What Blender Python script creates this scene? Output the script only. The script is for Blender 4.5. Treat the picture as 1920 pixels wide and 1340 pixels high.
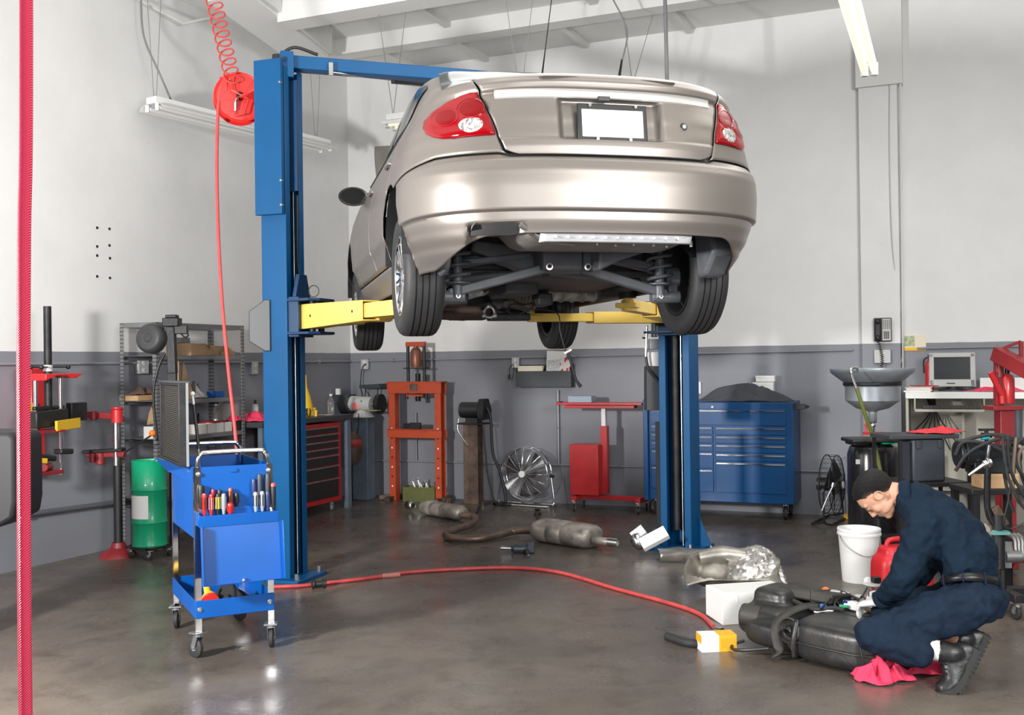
import bpy, bmesh, math, random
from mathutils import Vector, Matrix, Quaternion
random.seed(7)
PI = math.pi
for o in list(bpy.data.objects): bpy.data.objects.remove(o)
SC = bpy.context.scene
COL = SC.collection

# ---------------------------------------------------------------- camera
FPX, CX, CY, EYE = 1950.0, 960.0, 670.0, 1.5
_p = math.atan((679.0-CY)/FPX)
_f = Vector((0, math.cos(_p), math.sin(_p))); _r = Vector((1, 0, 0)); _u = _r.cross(_f)
_c, _s = math.cos(0.0129), math.sin(0.0129)
CR = _c*_r - _s*_u; CU = _s*_r + _c*_u; CF = _f
cam_d = bpy.data.cameras.new('camera'); cam = bpy.data.objects.new('camera', cam_d); COL.objects.link(cam)
cam.matrix_world = Matrix((( CR.x, CU.x, -CF.x, 0), (CR.y, CU.y, -CF.y, 0), (CR.z, CU.z, -CF.z, EYE), (0, 0, 0, 1)))
cam_d.sensor_width = 36; cam_d.lens = FPX/1920*36; cam_d.clip_start = 0.05; cam_d.clip_end = 100
SC.camera = cam
CAM = Vector((0, 0, EYE))
# ---------------------------------------------------------------- world, lamps, exposure
SC.view_settings.view_transform = 'Standard'; SC.view_settings.look = 'None'
SC.view_settings.exposure = 0.28; SC.view_settings.gamma = 1; SC.view_settings.use_curve_mapping = False
w = bpy.data.worlds.new('world'); SC.world = w; w.use_nodes = True
w.node_tree.nodes['Background'].inputs[0].default_value = (0.75, 0.82, 0.9, 1)
w.node_tree.nodes['Background'].inputs[1].default_value = 0.25

def area(name, loc, target, power, sx, sy, color=(1, 1, 1)):
    d = bpy.data.lights.new(name, 'AREA'); d.shape = 'RECTANGLE'; d.size = sx; d.size_y = sy
    d.energy = power; d.color = color
    o = bpy.data.objects.new(name, d); COL.objects.link(o); o.location = loc
    o.rotation_euler = (Vector(target)-Vector(loc)).to_track_quat('-Z', 'Y').to_euler()
    return o
area('softbox_left', (-3.5, 2.6, 1.95), (0.0, 8.0, 1.6), 330, 0.38, 0.38, (1.0, 0.985, 0.96))
area('softbox_right', (2.7, 0.9, 2.7), (0.3, 9.0, 2.2), 170, 1.3, 1.0, (1.0, 0.99, 0.97))
area('rear_fill', (0.3, -2.6, 2.3), (0.3, 7.0, 1.9), 200, 4.5, 2.6, (0.97, 0.985, 1.0))  # added soft fill from behind the camera; no door opening stands there
area('ceiling_bounce', (1.5, 6.0, 4.2), (1.5, 6.0, 0.0), 90, 4.0, 3.0, (1.0, 0.99, 0.96))

# ---------------------------------------------------------------- pixel helpers (used to lay things out on the floor plan)
def ray(px, py): return CF + CR*((px-CX)/FPX) - CU*((py-CY)/FPX)
def atz(px, py, z=0.0):
    d = ray(px, py); return CAM + d*((z-EYE)/d.z)
def aty(px, py, y):
    d = ray(px, py); return CAM + d*(y/d.y)
RS, RT = Vector((0.919, -0.394, 0)).normalized(), Vector((-0.394, -0.919, 0)).normalized()
RC = Vector((-1.87, 12.04, 0)); RYAW = math.atan2(RS.y, RS.x)
def rm(s, t, z=0.0): return RC + RS*s + RT*t + Vector((0, 0, z))
def onplane(px, py, p0, n):
    d = ray(px, py); return CAM + d*((p0-CAM).dot(n)/d.dot(n))
def onback(px, py, t=0.0): return onplane(px, py, rm(0, t), RT)      # point of plane parallel to back wall
def onleft(px, py, s=0.0): return onplane(px, py, rm(s, 0), RS)
def hgt(px, py, p):                                                  # world z of a pixel at the depth of point p
    return aty(px, py, p.y).z
def rst(P):
    d = P-RC; return d.dot(RS), d.dot(RT), P.z

# ---------------------------------------------------------------- materials
MATS = {}
def mat(name, col, rough=0.5, metal=0.0, var=0.0, vscale=8.0, bump=0.0, bscale=40.0, col2=None, coat=0.0, spec=0.5,
        emit=0.0, trans=0.0, alpha=1.0, stretch=None, rvar=0.0, lo=0.35, hi=0.65):
    if name in MATS: return MATS[name]
    m = bpy.data.materials.new(name); m.use_nodes = True; MATS[name] = m
    nt = m.node_tree; b = nt.nodes['Principled BSDF']; L = nt.links.new
    c = tuple(col)+(1,)
    b.inputs['Base Color'].default_value = c; b.inputs['Roughness'].default_value = rough
    b.inputs['Metallic'].default_value = metal; b.inputs['Specular IOR Level'].default_value = spec
    b.inputs['Coat Weight'].default_value = coat; b.inputs['Coat Roughness'].default_value = 0.08
    b.inputs['Transmission Weight'].default_value = trans; b.inputs['Alpha'].default_value = alpha
    if emit: b.inputs['Emission Color'].default_value = c; b.inputs['Emission Strength'].default_value = emit
    if var or bump or col2 or rvar:
        tc = nt.nodes.new('ShaderNodeTexCoord'); mp = nt.nodes.new('ShaderNodeMapping'); L(tc.outputs['Object'], mp.inputs[0])
        if stretch: mp.inputs['Scale'].default_value = stretch
        n = nt.nodes.new('ShaderNodeTexNoise'); n.inputs['Scale'].default_value = vscale; n.inputs['Detail'].default_value = 5
        L(mp.outputs[0], n.inputs['Vector'])
        r = nt.nodes.new('ShaderNodeValToRGB'); L(n.outputs[0], r.inputs[0])
        r.color_ramp.elements[0].position = lo; r.color_ramp.elements[1].position = hi
        c2 = col2 if col2 else tuple(x*(1-var) for x in col)
        r.color_ramp.elements[0].color = tuple(c2)+(1,); r.color_ramp.elements[1].color = c
        L(r.outputs[0], b.inputs['Base Color'])
        if rvar:
            mr = nt.nodes.new('ShaderNodeMapRange'); mr.inputs[3].default_value = rough-rvar; mr.inputs[4].default_value = rough+rvar
            L(n.outputs[0], mr.inputs[0]); L(mr.outputs[0], b.inputs['Roughness'])
        if bump:
            n2 = nt.nodes.new('ShaderNodeTexNoise'); n2.inputs['Scale'].default_value = bscale; n2.inputs['Detail'].default_value = 4
            L(mp.outputs[0], n2.inputs['Vector'])
            bp = nt.nodes.new('ShaderNodeBump'); bp.inputs['Strength'].default_value = bump; bp.inputs['Distance'].default_value = 0.01
            L(n2.outputs[0], bp.inputs['Height']); L(bp.outputs[0], b.inputs['Normal'])
    return m

M = dict(
 blue=mat('lift_blue_paint', (0.0, 0.072, 0.205), 0.40, spec=0.3, var=0.12, vscale=3),
 blue_dark=mat('lift_inner_blue', (0.004, 0.035, 0.10), 0.45),
 cart=mat('cart_blue_paint', (0.0, 0.080, 0.35), 0.36, spec=0.35, var=0.1, vscale=5),
 chest=mat('chest_blue_paint', (0.0, 0.058, 0.19), 0.38, coat=0.1, spec=0.35, var=0.12, vscale=4),
 yellow=mat('arm_yellow_paint', (0.86, 0.60, 0.13), 0.42, var=0.12, vscale=6, lo=0.3, hi=0.5),
 steel=mat('bright_steel', (0.62, 0.62, 0.61), 0.28, 1.0, var=0.2, vscale=12),
 chrome=mat('chrome', (0.82, 0.82, 0.83), 0.12, 1.0),
 galv=mat('galvanised_steel', (0.42, 0.43, 0.44), 0.42, 0.9, var=0.25, vscale=15),
 iron=mat('dark_iron', (0.032, 0.032, 0.034), 0.5, 0.6, var=0.4, vscale=12, bump=0.15),
 rust=mat('brown_rusty_steel', (0.16, 0.11, 0.085), 0.6, 0.5, var=0.5, vscale=10, bump=0.2),
 black=mat('black_plastic', (0.013, 0.013, 0.014), 0.45),
 rubber=mat('black_rubber', (0.022, 0.022, 0.023), 0.68, bump=0.1),
 shelfm=mat('grey_shelf_steel', (0.24, 0.245, 0.25), 0.45, 0.5, var=0.2),
 red=mat('red_enamel', (0.55, 0.02, 0.025), 0.35, coat=0.3, var=0.15),
 reel=mat('reel_red_paint', (0.82, 0.035, 0.03), 0.38, coat=0.2),
 orange=mat('press_orange_paint', (0.47, 0.062, 0.02), 0.45, var=0.25, vscale=9, lo=0.3, hi=0.5),
 oxred=mat('hoist_dark_red', (0.26, 0.02, 0.025), 0.42, var=0.2, vscale=9),
 white=mat('white_paint', (0.78, 0.78, 0.77), 0.5),
 paper=mat('white_card', (0.82, 0.82, 0.80), 0.7),
 cream=mat('cream_paper', (0.80, 0.72, 0.58), 0.8),
 card=mat('brown_cardboard', (0.38, 0.25, 0.14), 0.85, var=0.2),
 wood=mat('pale_wood', (0.52, 0.33, 0.17), 0.7, var=0.25, vscale=4, stretch=(1, 8, 8)),
 dgrey=mat('dark_grey_plastic', (0.040, 0.044, 0.050), 0.5),
 mgrey=mat('mid_grey_plastic', (0.20, 0.21, 0.22), 0.5),
 lgrey=mat('light_grey_plastic', (0.50, 0.50, 0.49), 0.5),
 benchm=mat('blue_grey_bench_paint', (0.12, 0.155, 0.20), 0.55, var=0.2),
 green=mat('drum_green_paint', (0.0, 0.36, 0.17), 0.38, coat=0.2, var=0.12, vscale=6),
 olive=mat('olive_green_steel', (0.12, 0.13, 0.03), 0.5, var=0.3),
 pink=mat('pink_shop_rag', (0.86, 0.05, 0.13), 0.85, var=0.2, vscale=12, bump=0.5, bscale=60),
 screen=mat('dark_screen', (0.035, 0.038, 0.042), 0.2),
 clear=mat('clear_plastic', (0.92, 0.93, 0.94), 0.08, trans=0.9, alpha=0.55),
 yplast=mat('yellow_plastic', (0.74, 0.45, 0.02), 0.45),
 orangep=mat('orange_plastic', (0.85, 0.16, 0.01), 0.4),
)

# ---------------------------------------------------------------- object helpers
def tag(o, label=None, cat=None, group=None, kind=None):
    if label: o['label'] = label
    if cat: o['category'] = cat
    if group: o['group'] = group
    if kind: o['kind'] = kind
    return o
def thing(name, label, cat, loc=(0, 0, 0), rz=0.0, group=None, rot=None):
    o = bpy.data.objects.new(name, None); COL.objects.link(o); o.empty_display_size = 0.1
    o.location = loc
    o.rotation_euler = rot if rot else (0, 0, rz)
    return tag(o, label, cat, group)
def dup(root, loc=None, rz=None, label=None, group=None):
    r = root.copy(); COL.objects.link(r)
    if loc is not None: r.location = loc
    if rz is not None: r.rotation_euler = (0, 0, rz)
    if label: r['label'] = label
    if group: r['group'] = group
    for ch in list(root.children):
        c = ch.copy(); COL.objects.link(c); c.parent = r
        for g in ch.children:
            d = g.copy(); COL.objects.link(d); d.parent = c
    return r

def frame_from(d, up=Vector((0, 0, 1))):
    d = d.normalized()
    if abs(d.dot(up)) > 0.98: up = Vector((1, 0, 0)) if abs(d.x) < 0.9 else Vector((0, 1, 0))
    x = up.cross(d).normalized(); y = d.cross(x)
    return x, y, d

class MB:
    def __init__(s): s.bm = bmesh.new()
    def add(s, vs, fs):
        v = [s.bm.verts.new(Vector(p)) for p in vs]
        for f in fs:
            try: s.bm.faces.new([v[i] for i in f])
            except ValueError: pass
        return v
    def box(s, c, size, rz=0.0, rot=None, taper=None):
        hx, hy, hz = size[0]/2, size[1]/2, size[2]/2
        R = (rot if rot is not None else Matrix.Rotation(rz, 3, 'Z'))
        c = Vector(c); vs = []
        for k, (x, y, z) in enumerate([(-1,-1,-1),(1,-1,-1),(1,1,-1),(-1,1,-1),(-1,-1,1),(1,-1,1),(1,1,1),(-1,1,1)]):
            t = taper if (taper and z > 0) else 1.0
            vs.append(c + R @ Vector((x*hx*t, y*hy*t, z*hz)))
        s.add(vs, [(0,3,2,1),(4,5,6,7),(0,1,5,4),(1,2,6,5),(2,3,7,6),(3,0,4,7)]); return s
    def bar(s, a, b, w, h, up=(0, 0, 1)):
        a, b = Vector(a), Vector(b); x, y, d = frame_from(b-a, Vector(up)); L = (b-a).length
        R = Matrix((x, y, d)).transposed(); s.box((a+b)/2, (w, h, L), rot=R); return s
    def cyl(s, a, b, r, r2=None, seg=20, cap=True):
        r2 = r if r2 is None else r2
        a, b = Vector(a), Vector(b); x, y, d = frame_from(b-a); vs = []
        for p, rr in ((a, r), (b, r2)):
            for i in range(seg):
                t = 2*PI*i/seg; vs.append(p + x*math.cos(t)*rr + y*math.sin(t)*rr)
        fs = [(i, (i+1) % seg, seg+(i+1) % seg, seg+i) for i in range(seg)]
        if cap: fs += [tuple(reversed(range(seg))), tuple(range(seg, 2*seg))]
        s.add(vs, fs); return s
    def tube(s, pts, r, seg=10, cap=True, closed=False, smooth=0):
        pts = [Vector(p) for p in pts]
        if smooth: pts = spline(pts, smooth, closed)
        n = len(pts); rs = r if isinstance(r, (list, tuple)) else [r]*n
        if smooth and isinstance(r, (list, tuple)):
            m = len(r); rs = [r[min(m-2, int(i*(m-1)/(n-1)))]+(r[min(m-2, int(i*(m-1)/(n-1)))+1]-r[min(m-2, int(i*(m-1)/(n-1)))])*(i*(m-1)/(n-1)-min(m-2, int(i*(m-1)/(n-1)))) for i in range(n)]
        vs = []; x = None
        for i, p in enumerate(pts):
            a = pts[i-1] if i > 0 else (pts[-1] if closed else pts[0]); b = pts[i+1] if i < n-1 else (pts[0] if closed else pts[-1])
            d = (b-a).normalized() if (b-a).length > 1e-9 else Vector((0, 0, 1))
            if x is None: x, y, _ = frame_from(d)
            else:
                x = (x - d*x.dot(d))
                if x.length < 1e-6: x, y, _ = frame_from(d)
                x.normalize(); y = d.cross(x)
            for k in range(seg):
                t = 2*PI*k/seg; vs.append(p + (x*math.cos(t)+y*math.sin(t))*rs[i])
        fs = []
        m = n if closed else n-1
        for i in range(m):
            j = (i+1) % n
            for k in range(seg):
                k2 = (k+1) % seg; fs.append((i*seg+k, i*seg+k2, j*seg+k2, j*seg+k))
        if cap and not closed:
            fs += [tuple(reversed(range(seg))), tuple(range((n-1)*seg, n*seg))]
        s.add(vs, fs); return s
    def lathe(s, prof, o=(0, 0, 0), axis=(0, 0, 1), seg=32, a0=0, a1=2*PI, sx=1, sy=1):
        o = Vector(o); x, y, d = frame_from(Vector(axis)); full = abs(a1-a0-2*PI) < 1e-6
        n = seg if full else seg+1; vs = []
        for (r, h) in prof:
            for i in range(n):
                t = a0+(a1-a0)*i/seg; vs.append(o + d*h + x*math.cos(t)*r*sx + y*math.sin(t)*r*sy)
        fs = []
        for j in range(len(prof)-1):
            for i in range(seg):
                i2 = (i+1) % n if full else i+1
                fs.append((j*n+i, j*n+i2, (j+1)*n+i2, (j+1)*n+i))
        s.add(vs, fs); return s
    def sphere(s, c, r, seg=16, ring=10, scale=(1, 1, 1), rot=None):
        c = Vector(c); vs = []; R = rot if rot is not None else Matrix.Identity(3)
        for j in range(ring+1):
            ph = PI*j/ring
            for i in range(seg):
                t = 2*PI*i/seg
                vs.append(c + R @ Vector((math.sin(ph)*math.cos(t)*r*scale[0], math.sin(ph)*math.sin(t)*r*scale[1], math.cos(ph)*r*scale[2])))
        fs = [(j*seg+i, (j+1)*seg+i, (j+1)*seg+(i+1) % seg, j*seg+(i+1) % seg) for j in range(ring) for i in range(seg)]
        s.add(vs, fs); return s
    def prism(s, poly, o, ax, ay, depth):       # poly 2D in plane (ax, ay) at o, extruded along ax x ay by depth
        o, ax, ay = Vector(o), Vector(ax), Vector(ay); n = ax.cross(ay).normalized()*depth
        k = len(poly); vs = [o+ax*p[0]+ay*p[1] for p in poly]+[o+ax*p[0]+ay*p[1]+n for p in poly]
        fs = [tuple(reversed(range(k))), tuple(range(k, 2*k))]+[(i, (i+1) % k, k+(i+1) % k, k+i) for i in range(k)]
        s.add(vs, fs); return s
    def grid(s, rows, close=False):             # rows of equal-length point lists
        n = len(rows[0]); vs = [p for r in rows for p in r]; fs = []
        for j in range(len(rows)-1):
            for i in range(n if close else n-1):
                i2 = (i+1) % n; fs.append((j*n+i, j*n+i2, (j+1)*n+i2, (j+1)*n+i))
        s.add(vs, fs); return s
    def ring(s, c, R, r, axis=(0, 0, 1), seg=32, tseg=8, a0=0, a1=2*PI, sx=1, sy=1):
        c = Vector(c); x, y, d = frame_from(Vector(axis)); full = abs(a1-a0-2*PI) < 1e-6
        n = seg if full else seg+1
        pts = [c+x*math.cos(a0+(a1-a0)*i/seg)*R*sx+y*math.sin(a0+(a1-a0)*i/seg)*R*sy for i in range(n)]
        return s.tube(pts, r, tseg, closed=full)
    def xf(s, mtx):
        for v in s.bm.verts: v.co = mtx @ v.co
        return s
    def build(s, name, m, parent=None, world=False, bevel=0.0, bseg=2, smooth=40, solid=0.0, soff=-1, subd=0, merge=False, flip=False):
        bm = s.bm
        bmesh.ops.remove_doubles(bm, verts=bm.verts, dist=1e-5)
        bad = [f for f in bm.faces if f.calc_area() < 1e-12]
        if bad: bmesh.ops.delete(bm, geom=bad, context='FACES')
        bmesh.ops.recalc_face_normals(bm, faces=bm.faces)
        if flip: bmesh.ops.reverse_faces(bm, faces=bm.faces)
        me = bpy.data.meshes.new(name)
        if world and parent is not None:
            mi = parent_matrix(parent).inverted()
            for v in bm.verts: v.co = mi @ v.co
        org = None
        if parent is None and not getattr(s, 'keep', False):      # single-mesh thing: put its origin at its own base
            xs = [v.co for v in bm.verts]
            org = Vector(((min(v.x for v in xs)+max(v.x for v in xs))/2, (min(v.y for v in xs)+max(v.y for v in xs))/2, min(v.z for v in xs)))
            for v in bm.verts: v.co -= org
        bm.to_mesh(me); bm.free(); me.update()
        o = bpy.data.objects.new(name, me); COL.objects.link(o)
        if org is not None: o.location = org
        ms = m if isinstance(m, (list, tuple)) else [m]
        for k in ms: me.materials.append(k)
        if parent is not None: o.parent = parent
        if smooth is not None:
            me.shade_smooth() if hasattr(me, 'shade_smooth') else None
            if smooth < 180: me.set_sharp_from_angle(angle=math.radians(smooth))
        if solid:
            k = o.modifiers.new('solid', 'SOLIDIFY'); k.thickness = solid; k.offset = soff
        if subd:
            k = o.modifiers.new('sub', 'SUBSURF'); k.levels = subd; k.render_levels = subd
        if bevel:
            k = o.modifiers.new('bev', 'BEVEL'); k.width = bevel; k.segments = bseg; k.limit_method = 'ANGLE'; k.angle_limit = math.radians(35)
        return o

def parent_matrix(o):
    L = Matrix.LocRotScale(o.location, o.rotation_euler, o.scale)
    return parent_matrix(o.parent) @ L if o.parent else L

def spline(pts, k, closed=False):
    out = []; n = len(pts)
    rng = range(n if closed else n-1)
    for i in rng:
        if closed: p0, p1, p2, p3 = pts[(i-1) % n], pts[i], pts[(i+1) % n], pts[(i+2) % n]
        else:
            p1, p2 = pts[i], pts[i+1]; p0 = pts[i-1] if i else p1*2-p2; p3 = pts[i+2] if i+2 < n else p2*2-p1
        for j in range(k):
            t = j/k
            out.append(0.5*((2*p1)+(p2-p0)*t+(2*p0-5*p1+4*p2-p3)*t*t+(3*p1-p0-3*p2+p3)*t**3))
    if not closed: out.append(pts[-1])
    return out
def V(*a): return Vector(a)
def one(name, mb, m, label, cat, group=None, kind=None, **k):
    return tag(mb.build(name, m, None, **k), label, cat, group, kind)
def lerp(a, b, t): return a+(b-a)*t
def interp(tab, x):
    if x <= tab[0][0]: return tab[0][1]
    for (a, p), (b, q) in zip(tab, tab[1:]):
        if x <= b: 
            t = (x-a)/(b-a); t = t*t*(3-2*t)*0.5+t*0.5
            return p+(q-p)*t
    return tab[-1][1]
def apply_mods(o):
    dg = bpy.context.evaluated_depsgraph_get(); dg.update()
    me = bpy.data.meshes.new_from_object(o.evaluated_get(dg)); o.modifiers.clear(); o.data = me
def wheel_caster(p, parent, r=0.05, w=0.025, ang=0.0, matw=None, plate=True, name='caster'):
    """p: top of caster (local) ; wheel below; a part with its wheel as a sub-part"""
    p = Vector(p); a = Matrix.Rotation(ang, 3, 'Z'); f = a @ Vector((0, 1, 0)); s_ = a @ Vector((1, 0, 0))
    hb = p.z
    wc = Vector((p.x, p.y, r)) + f*r*0.45
    b = MB()
    if plate: b.box(p-Vector((0, 0, 0.004)), (r*1.3, r*1.3, 0.008), rz=ang)
    b.cyl(p-Vector((0, 0, 0.025)), p, r*0.38, seg=14)
    for k in (-1, 1):
        a0 = p+s_*k*(w/2+0.006)-Vector((0, 0, 0.022)); b0 = wc+s_*k*(w/2+0.006)
        b.bar(a0, b0, 0.004, r*0.55, up=f)
    b.bar(p+s_*(-w/2-0.008)-Vector((0, 0, 0.022)), p+s_*(w/2+0.008)-Vector((0, 0, 0.022)), r*0.6, 0.005)
    b.cyl(wc-s_*(w/2+0.01), wc+s_*(w/2+0.01), r*0.13, seg=10)
    o = b.build(name, M['galv'], parent)
    wv = MB(); wv.lathe([(r*0.3, -w/2), (r*0.9, -w/2), (r, -w/2+0.004), (r, w/2-0.004), (r*0.9, w/2), (r*0.3, w/2), (r*0.3, -w/2)], o=wc, axis=s_, seg=24)
    wv.build('wheel', matw or M['rubber'], o)
    h = MB(); h.lathe([(0.001, -w/2-0.002), (r*0.32, -w/2-0.002), (r*0.32, w/2+0.002), (0.001, w/2+0.002)], o=wc, axis=s_, seg=16); h.build('hub', M['mgrey'], o)
    return o
# ================================================================ THE SETTING
def paint_mat(name, top, low, zsplit):
    m = bpy.data.materials.new(name); m.use_nodes = True; nt = m.node_tree; L = nt.links.new; b = nt.nodes['Principled BSDF']
    N = nt.nodes.new
    tc = N('ShaderNodeNewGeometry'); sp = N('ShaderNodeSeparateXYZ'); L(tc.outputs['Position'], sp.inputs[0])
    n = N('ShaderNodeTexNoise'); n.inputs['Scale'].default_value = 6; L(tc.outputs['Position'], n.inputs['Vector'])
    ad = N('ShaderNodeMath'); ad.operation = 'MULTIPLY_ADD'; L(n.outputs[0], ad.inputs[0]); ad.inputs[1].default_value = 0.008; L(sp.outputs['Z'], ad.inputs[2])
    gt = N('ShaderNodeMath'); gt.operation = 'GREATER_THAN'; L(ad.outputs[0], gt.inputs[0]); gt.inputs[1].default_value = zsplit+0.004
    mx = N('ShaderNodeMix'); mx.data_type = 'RGBA'; L(gt.outputs[0], mx.inputs[0])
    mx.inputs[6].default_value = low+(1,); mx.inputs[7].default_value = top+(1,)
    n2 = N('ShaderNodeTexNoise'); n2.inputs['Scale'].default_value = 1.6; n2.inputs['Detail'].default_value = 8; n2.inputs['Roughness'].default_value = 0.65
    L(tc.outputs['Position'], n2.inputs['Vector'])
    r = N('ShaderNodeValToRGB'); r.color_ramp.elements[0].position = 0.3; r.color_ramp.elements[1].position = 0.6
    r.color_ramp.elements[0].color = (0.93, 0.93, 0.925, 1); r.color_ramp.elements[1].color = (1, 1, 1, 1); L(n2.outputs[0], r.inputs[0])
    mu = N('ShaderNodeMix'); mu.data_type = 'RGBA'; mu.blend_type = 'MULTIPLY'; mu.inputs[0].default_value = 1
    L(mx.outputs[2], mu.inputs[6]); L(r.outputs[0], mu.inputs[7])
    # scuffs and small dark marks
    n3 = N('ShaderNodeTexNoise'); n3.inputs['Scale'].default_value = 7; n3.inputs['Detail'].default_value = 10; n3.inputs['Roughness'].default_value = 0.75
    mp = N('ShaderNodeMapping'); mp.inputs['Scale'].default_value = (1, 1, 1.6); L(tc.outputs['Position'], mp.inputs[0]); L(mp.outputs[0], n3.inputs['Vector'])
    r3 = N('ShaderNodeValToRGB'); r3.color_ramp.elements[0].position = 0.285; r3.color_ramp.elements[1].position = 0.31
    r3.color_ramp.elements[0].color = (0.45, 0.43, 0.42, 1); r3.color_ramp.elements[1].color = (1, 1, 1, 1); L(n3.outputs[0], r3.inputs[0])
    mu2 = N('ShaderNodeMix'); mu2.data_type = 'RGBA'; mu2.blend_type = 'MULTIPLY'; mu2.inputs[0].default_value = 1
    L(mu.outputs[2], mu2.inputs[6]); L(r3.outputs[0], mu2.inputs[7]); L(mu2.outputs[2], b.inputs['Base Color'])
    b.inputs['Roughness'].default_value = 0.55
    bp = N('ShaderNodeBump'); bp.inputs['Strength'].default_value = 0.12; bp.inputs['Distance'].default_value = 0.02
    L(n2.outputs[0], bp.inputs['Height']); L(bp.outputs[0], b.inputs['Normal'])
    return m
WALLM = paint_mat('wall_two_tone_paint', (0.76, 0.758, 0.752), (0.225, 0.232, 0.262), 1.63)
CEILM = mat('ceiling_white_paint', (0.74, 0.74, 0.72), 0.6, var=0.06, vscale=2)

def floor_mat():
    m = bpy.data.materials.new('sealed_concrete'); m.use_nodes = True; nt = m.node_tree; L = nt.links.new; b = nt.nodes['Principled BSDF']; N = nt.nodes.new
    g = N('ShaderNodeNewGeometry')
    def noise(sc, det=8, ro=0.6, dist=0.0):
        n = N('ShaderNodeTexNoise'); n.inputs['Scale'].default_value = sc; n.inputs['Detail'].default_value = det; n.inputs['Roughness'].default_value = ro
        n.inputs['Distortion'].default_value = dist; L(g.outputs['Position'], n.inputs['Vector']); return n
    def ramp(n, stops):
        r = N('ShaderNodeValToRGB'); L(n.outputs[0], r.inputs[0]); e = r.color_ramp.elements
        e[0].position, e[0].color = stops[0][0], tuple(stops[0][1])+(1,); e[1].position, e[1].color = stops[-1][0], tuple(stops[-1][1])+(1,)
        for p, c in stops[1:-1]: x = e.new(p); x.color = tuple(c)+(1,)
        return r
    def mul(a, c, f=1.0):
        x = N('ShaderNodeMix'); x.data_type = 'RGBA'; x.blend_type = 'MULTIPLY'; x.inputs[0].default_value = f; L(a, x.inputs[6]); L(c, x.inputs[7]); return x.outputs[2]
    base = ramp(noise(0.75, 9, 0.6, 0.6), [(0.3, (0.074, 0.060, 0.050)), (0.5, (0.112, 0.094, 0.079)), (0.7, (0.16, 0.136, 0.112))])
    blot = ramp(noise(3.2, 9, 0.7, 0.3), [(0.32, (0.62, 0.60, 0.58)), (0.5, (1, 1, 1)), (0.75, (1.12, 1.1, 1.06))])
    spots = ramp(noise(9, 6, 0.75), [(0.27, (0.35, 0.33, 0.32)), (0.31, (1, 1, 1)), (0.9, (1, 1, 1))])
    fine = ramp(noise(70, 4, 0.6), [(0.3, (0.86, 0.86, 0.86)), (0.7, (1.08, 1.08, 1.08))])
    c = mul(mul(mul(base.outputs[0], blot.outputs[0], 0.85), spots.outputs[0]), fine.outputs[0])
    L(c, b.inputs['Base Color'])
    rr = N('ShaderNodeMapRange'); L(noise(1.8, 8, 0.65).outputs[0], rr.inputs[0]); rr.inputs[1].default_value = 0.3; rr.inputs[2].default_value = 0.7
    rr.inputs[3].default_value = 0.17; rr.inputs[4].default_value = 0.42; L(rr.outputs[0], b.inputs['Roughness'])
    b.inputs['Specular IOR Level'].default_value = 0.55
    bp = N('ShaderNodeBump'); bp.inputs['Strength'].default_value = 0.18; bp.inputs['Distance'].default_value = 0.004
    L(noise(25, 6, 0.6).outputs[0], bp.inputs['Height']); L(bp.outputs[0], b.inputs['Normal'])
    return m
FLOORM = floor_mat()
RSX, RTX, CEIL = 12.5, 14.5, 4.83
def slab(name, s0, s1, t0, t1, z0, z1, m, parent=None, bevel=0):
    b = MB(); b.keep = True
    b.box((0, 0, 0), (s1-s0, t1-t0, z1-z0)); b.xf(Matrix.Rotation(RYAW, 4, 'Z'))
    b.xf(Matrix.Translation(rm((s0+s1)/2, (t0+t1)/2, (z0+z1)/2)))
    o = b.build(name, m, parent, smooth=None, bevel=bevel)
    if parent is None: o['kind'] = 'structure'
    return o
slab('floor', -0.2, RSX+0.2, -0.2, RTX+0.2, -0.1, 0, FLOORM)
slab('ceiling', -0.2, RSX+0.2, -0.2, RTX+0.2, CEIL, CEIL+0.12, CEILM)
slab('wall_back', -0.2, RSX+0.2, -0.2, 0, 0, CEIL, WALLM)
slab('wall_left', -0.2, 0, 0, RTX, 0, CEIL, WALLM)
slab('wall_right', RSX, RSX+0.2, 0, RTX, 0, CEIL, WALLM)
slab('wall_front', 0, RSX, RTX, RTX+0.2, 0, CEIL, WALLM)
# pilaster on the back wall behind the desk
sL = rst(onback(1614, 400))[0]; sR = rst(onback(1686, 400))[0]
slab('trim_1', sL, sR, 0, 0.10, 0, 4.02, WALLM, bevel=0.004)
slab('trim_2', sL-0.02, sR+0.05, 0, 0.14, 4.02, CEIL, CEILM)
# floor joint line where the slab is sawn
# ceiling beams parallel to the back wall, with joist stubs
slab('trim_3', 0, RSX, 1.05, 1.25, CEIL-0.16, CEIL, CEILM)
slab('trim_4', 1.05, RSX, 2.55, 2.80, CEIL-0.34, CEIL, CEILM)
for i, s_ in enumerate((0.9, 1.75, 2.9, 4.0)):
    slab('trim_%d' % (5+i), s_, s_+0.06, 0.0, 1.05, CEIL-0.05, CEIL, CEILM)
for i, s_ in enumerate((1.9, 3.4, 4.9)):
    slab('trim_%d' % (9+i), s_, s_+0.07, 1.25, 2.55, CEIL-0.06, CEIL, CEILM)
# bolt holes in the left wall
bh = thing('bolt_holes', 'two columns of small dark bolt holes in the white left wall', 'bolt holes', onleft(194, 521))
for px, py in ((182, 427), (205, 429), (182, 462), (205, 460), (182, 479), (206, 484), (182, 518), (206, 521)):
    p = onleft(px, py); MB().cyl(p-RS*0.002, p+RS*0.003, 0.012, seg=10).build('hole', M['iron'], bh, world=True)

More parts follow.
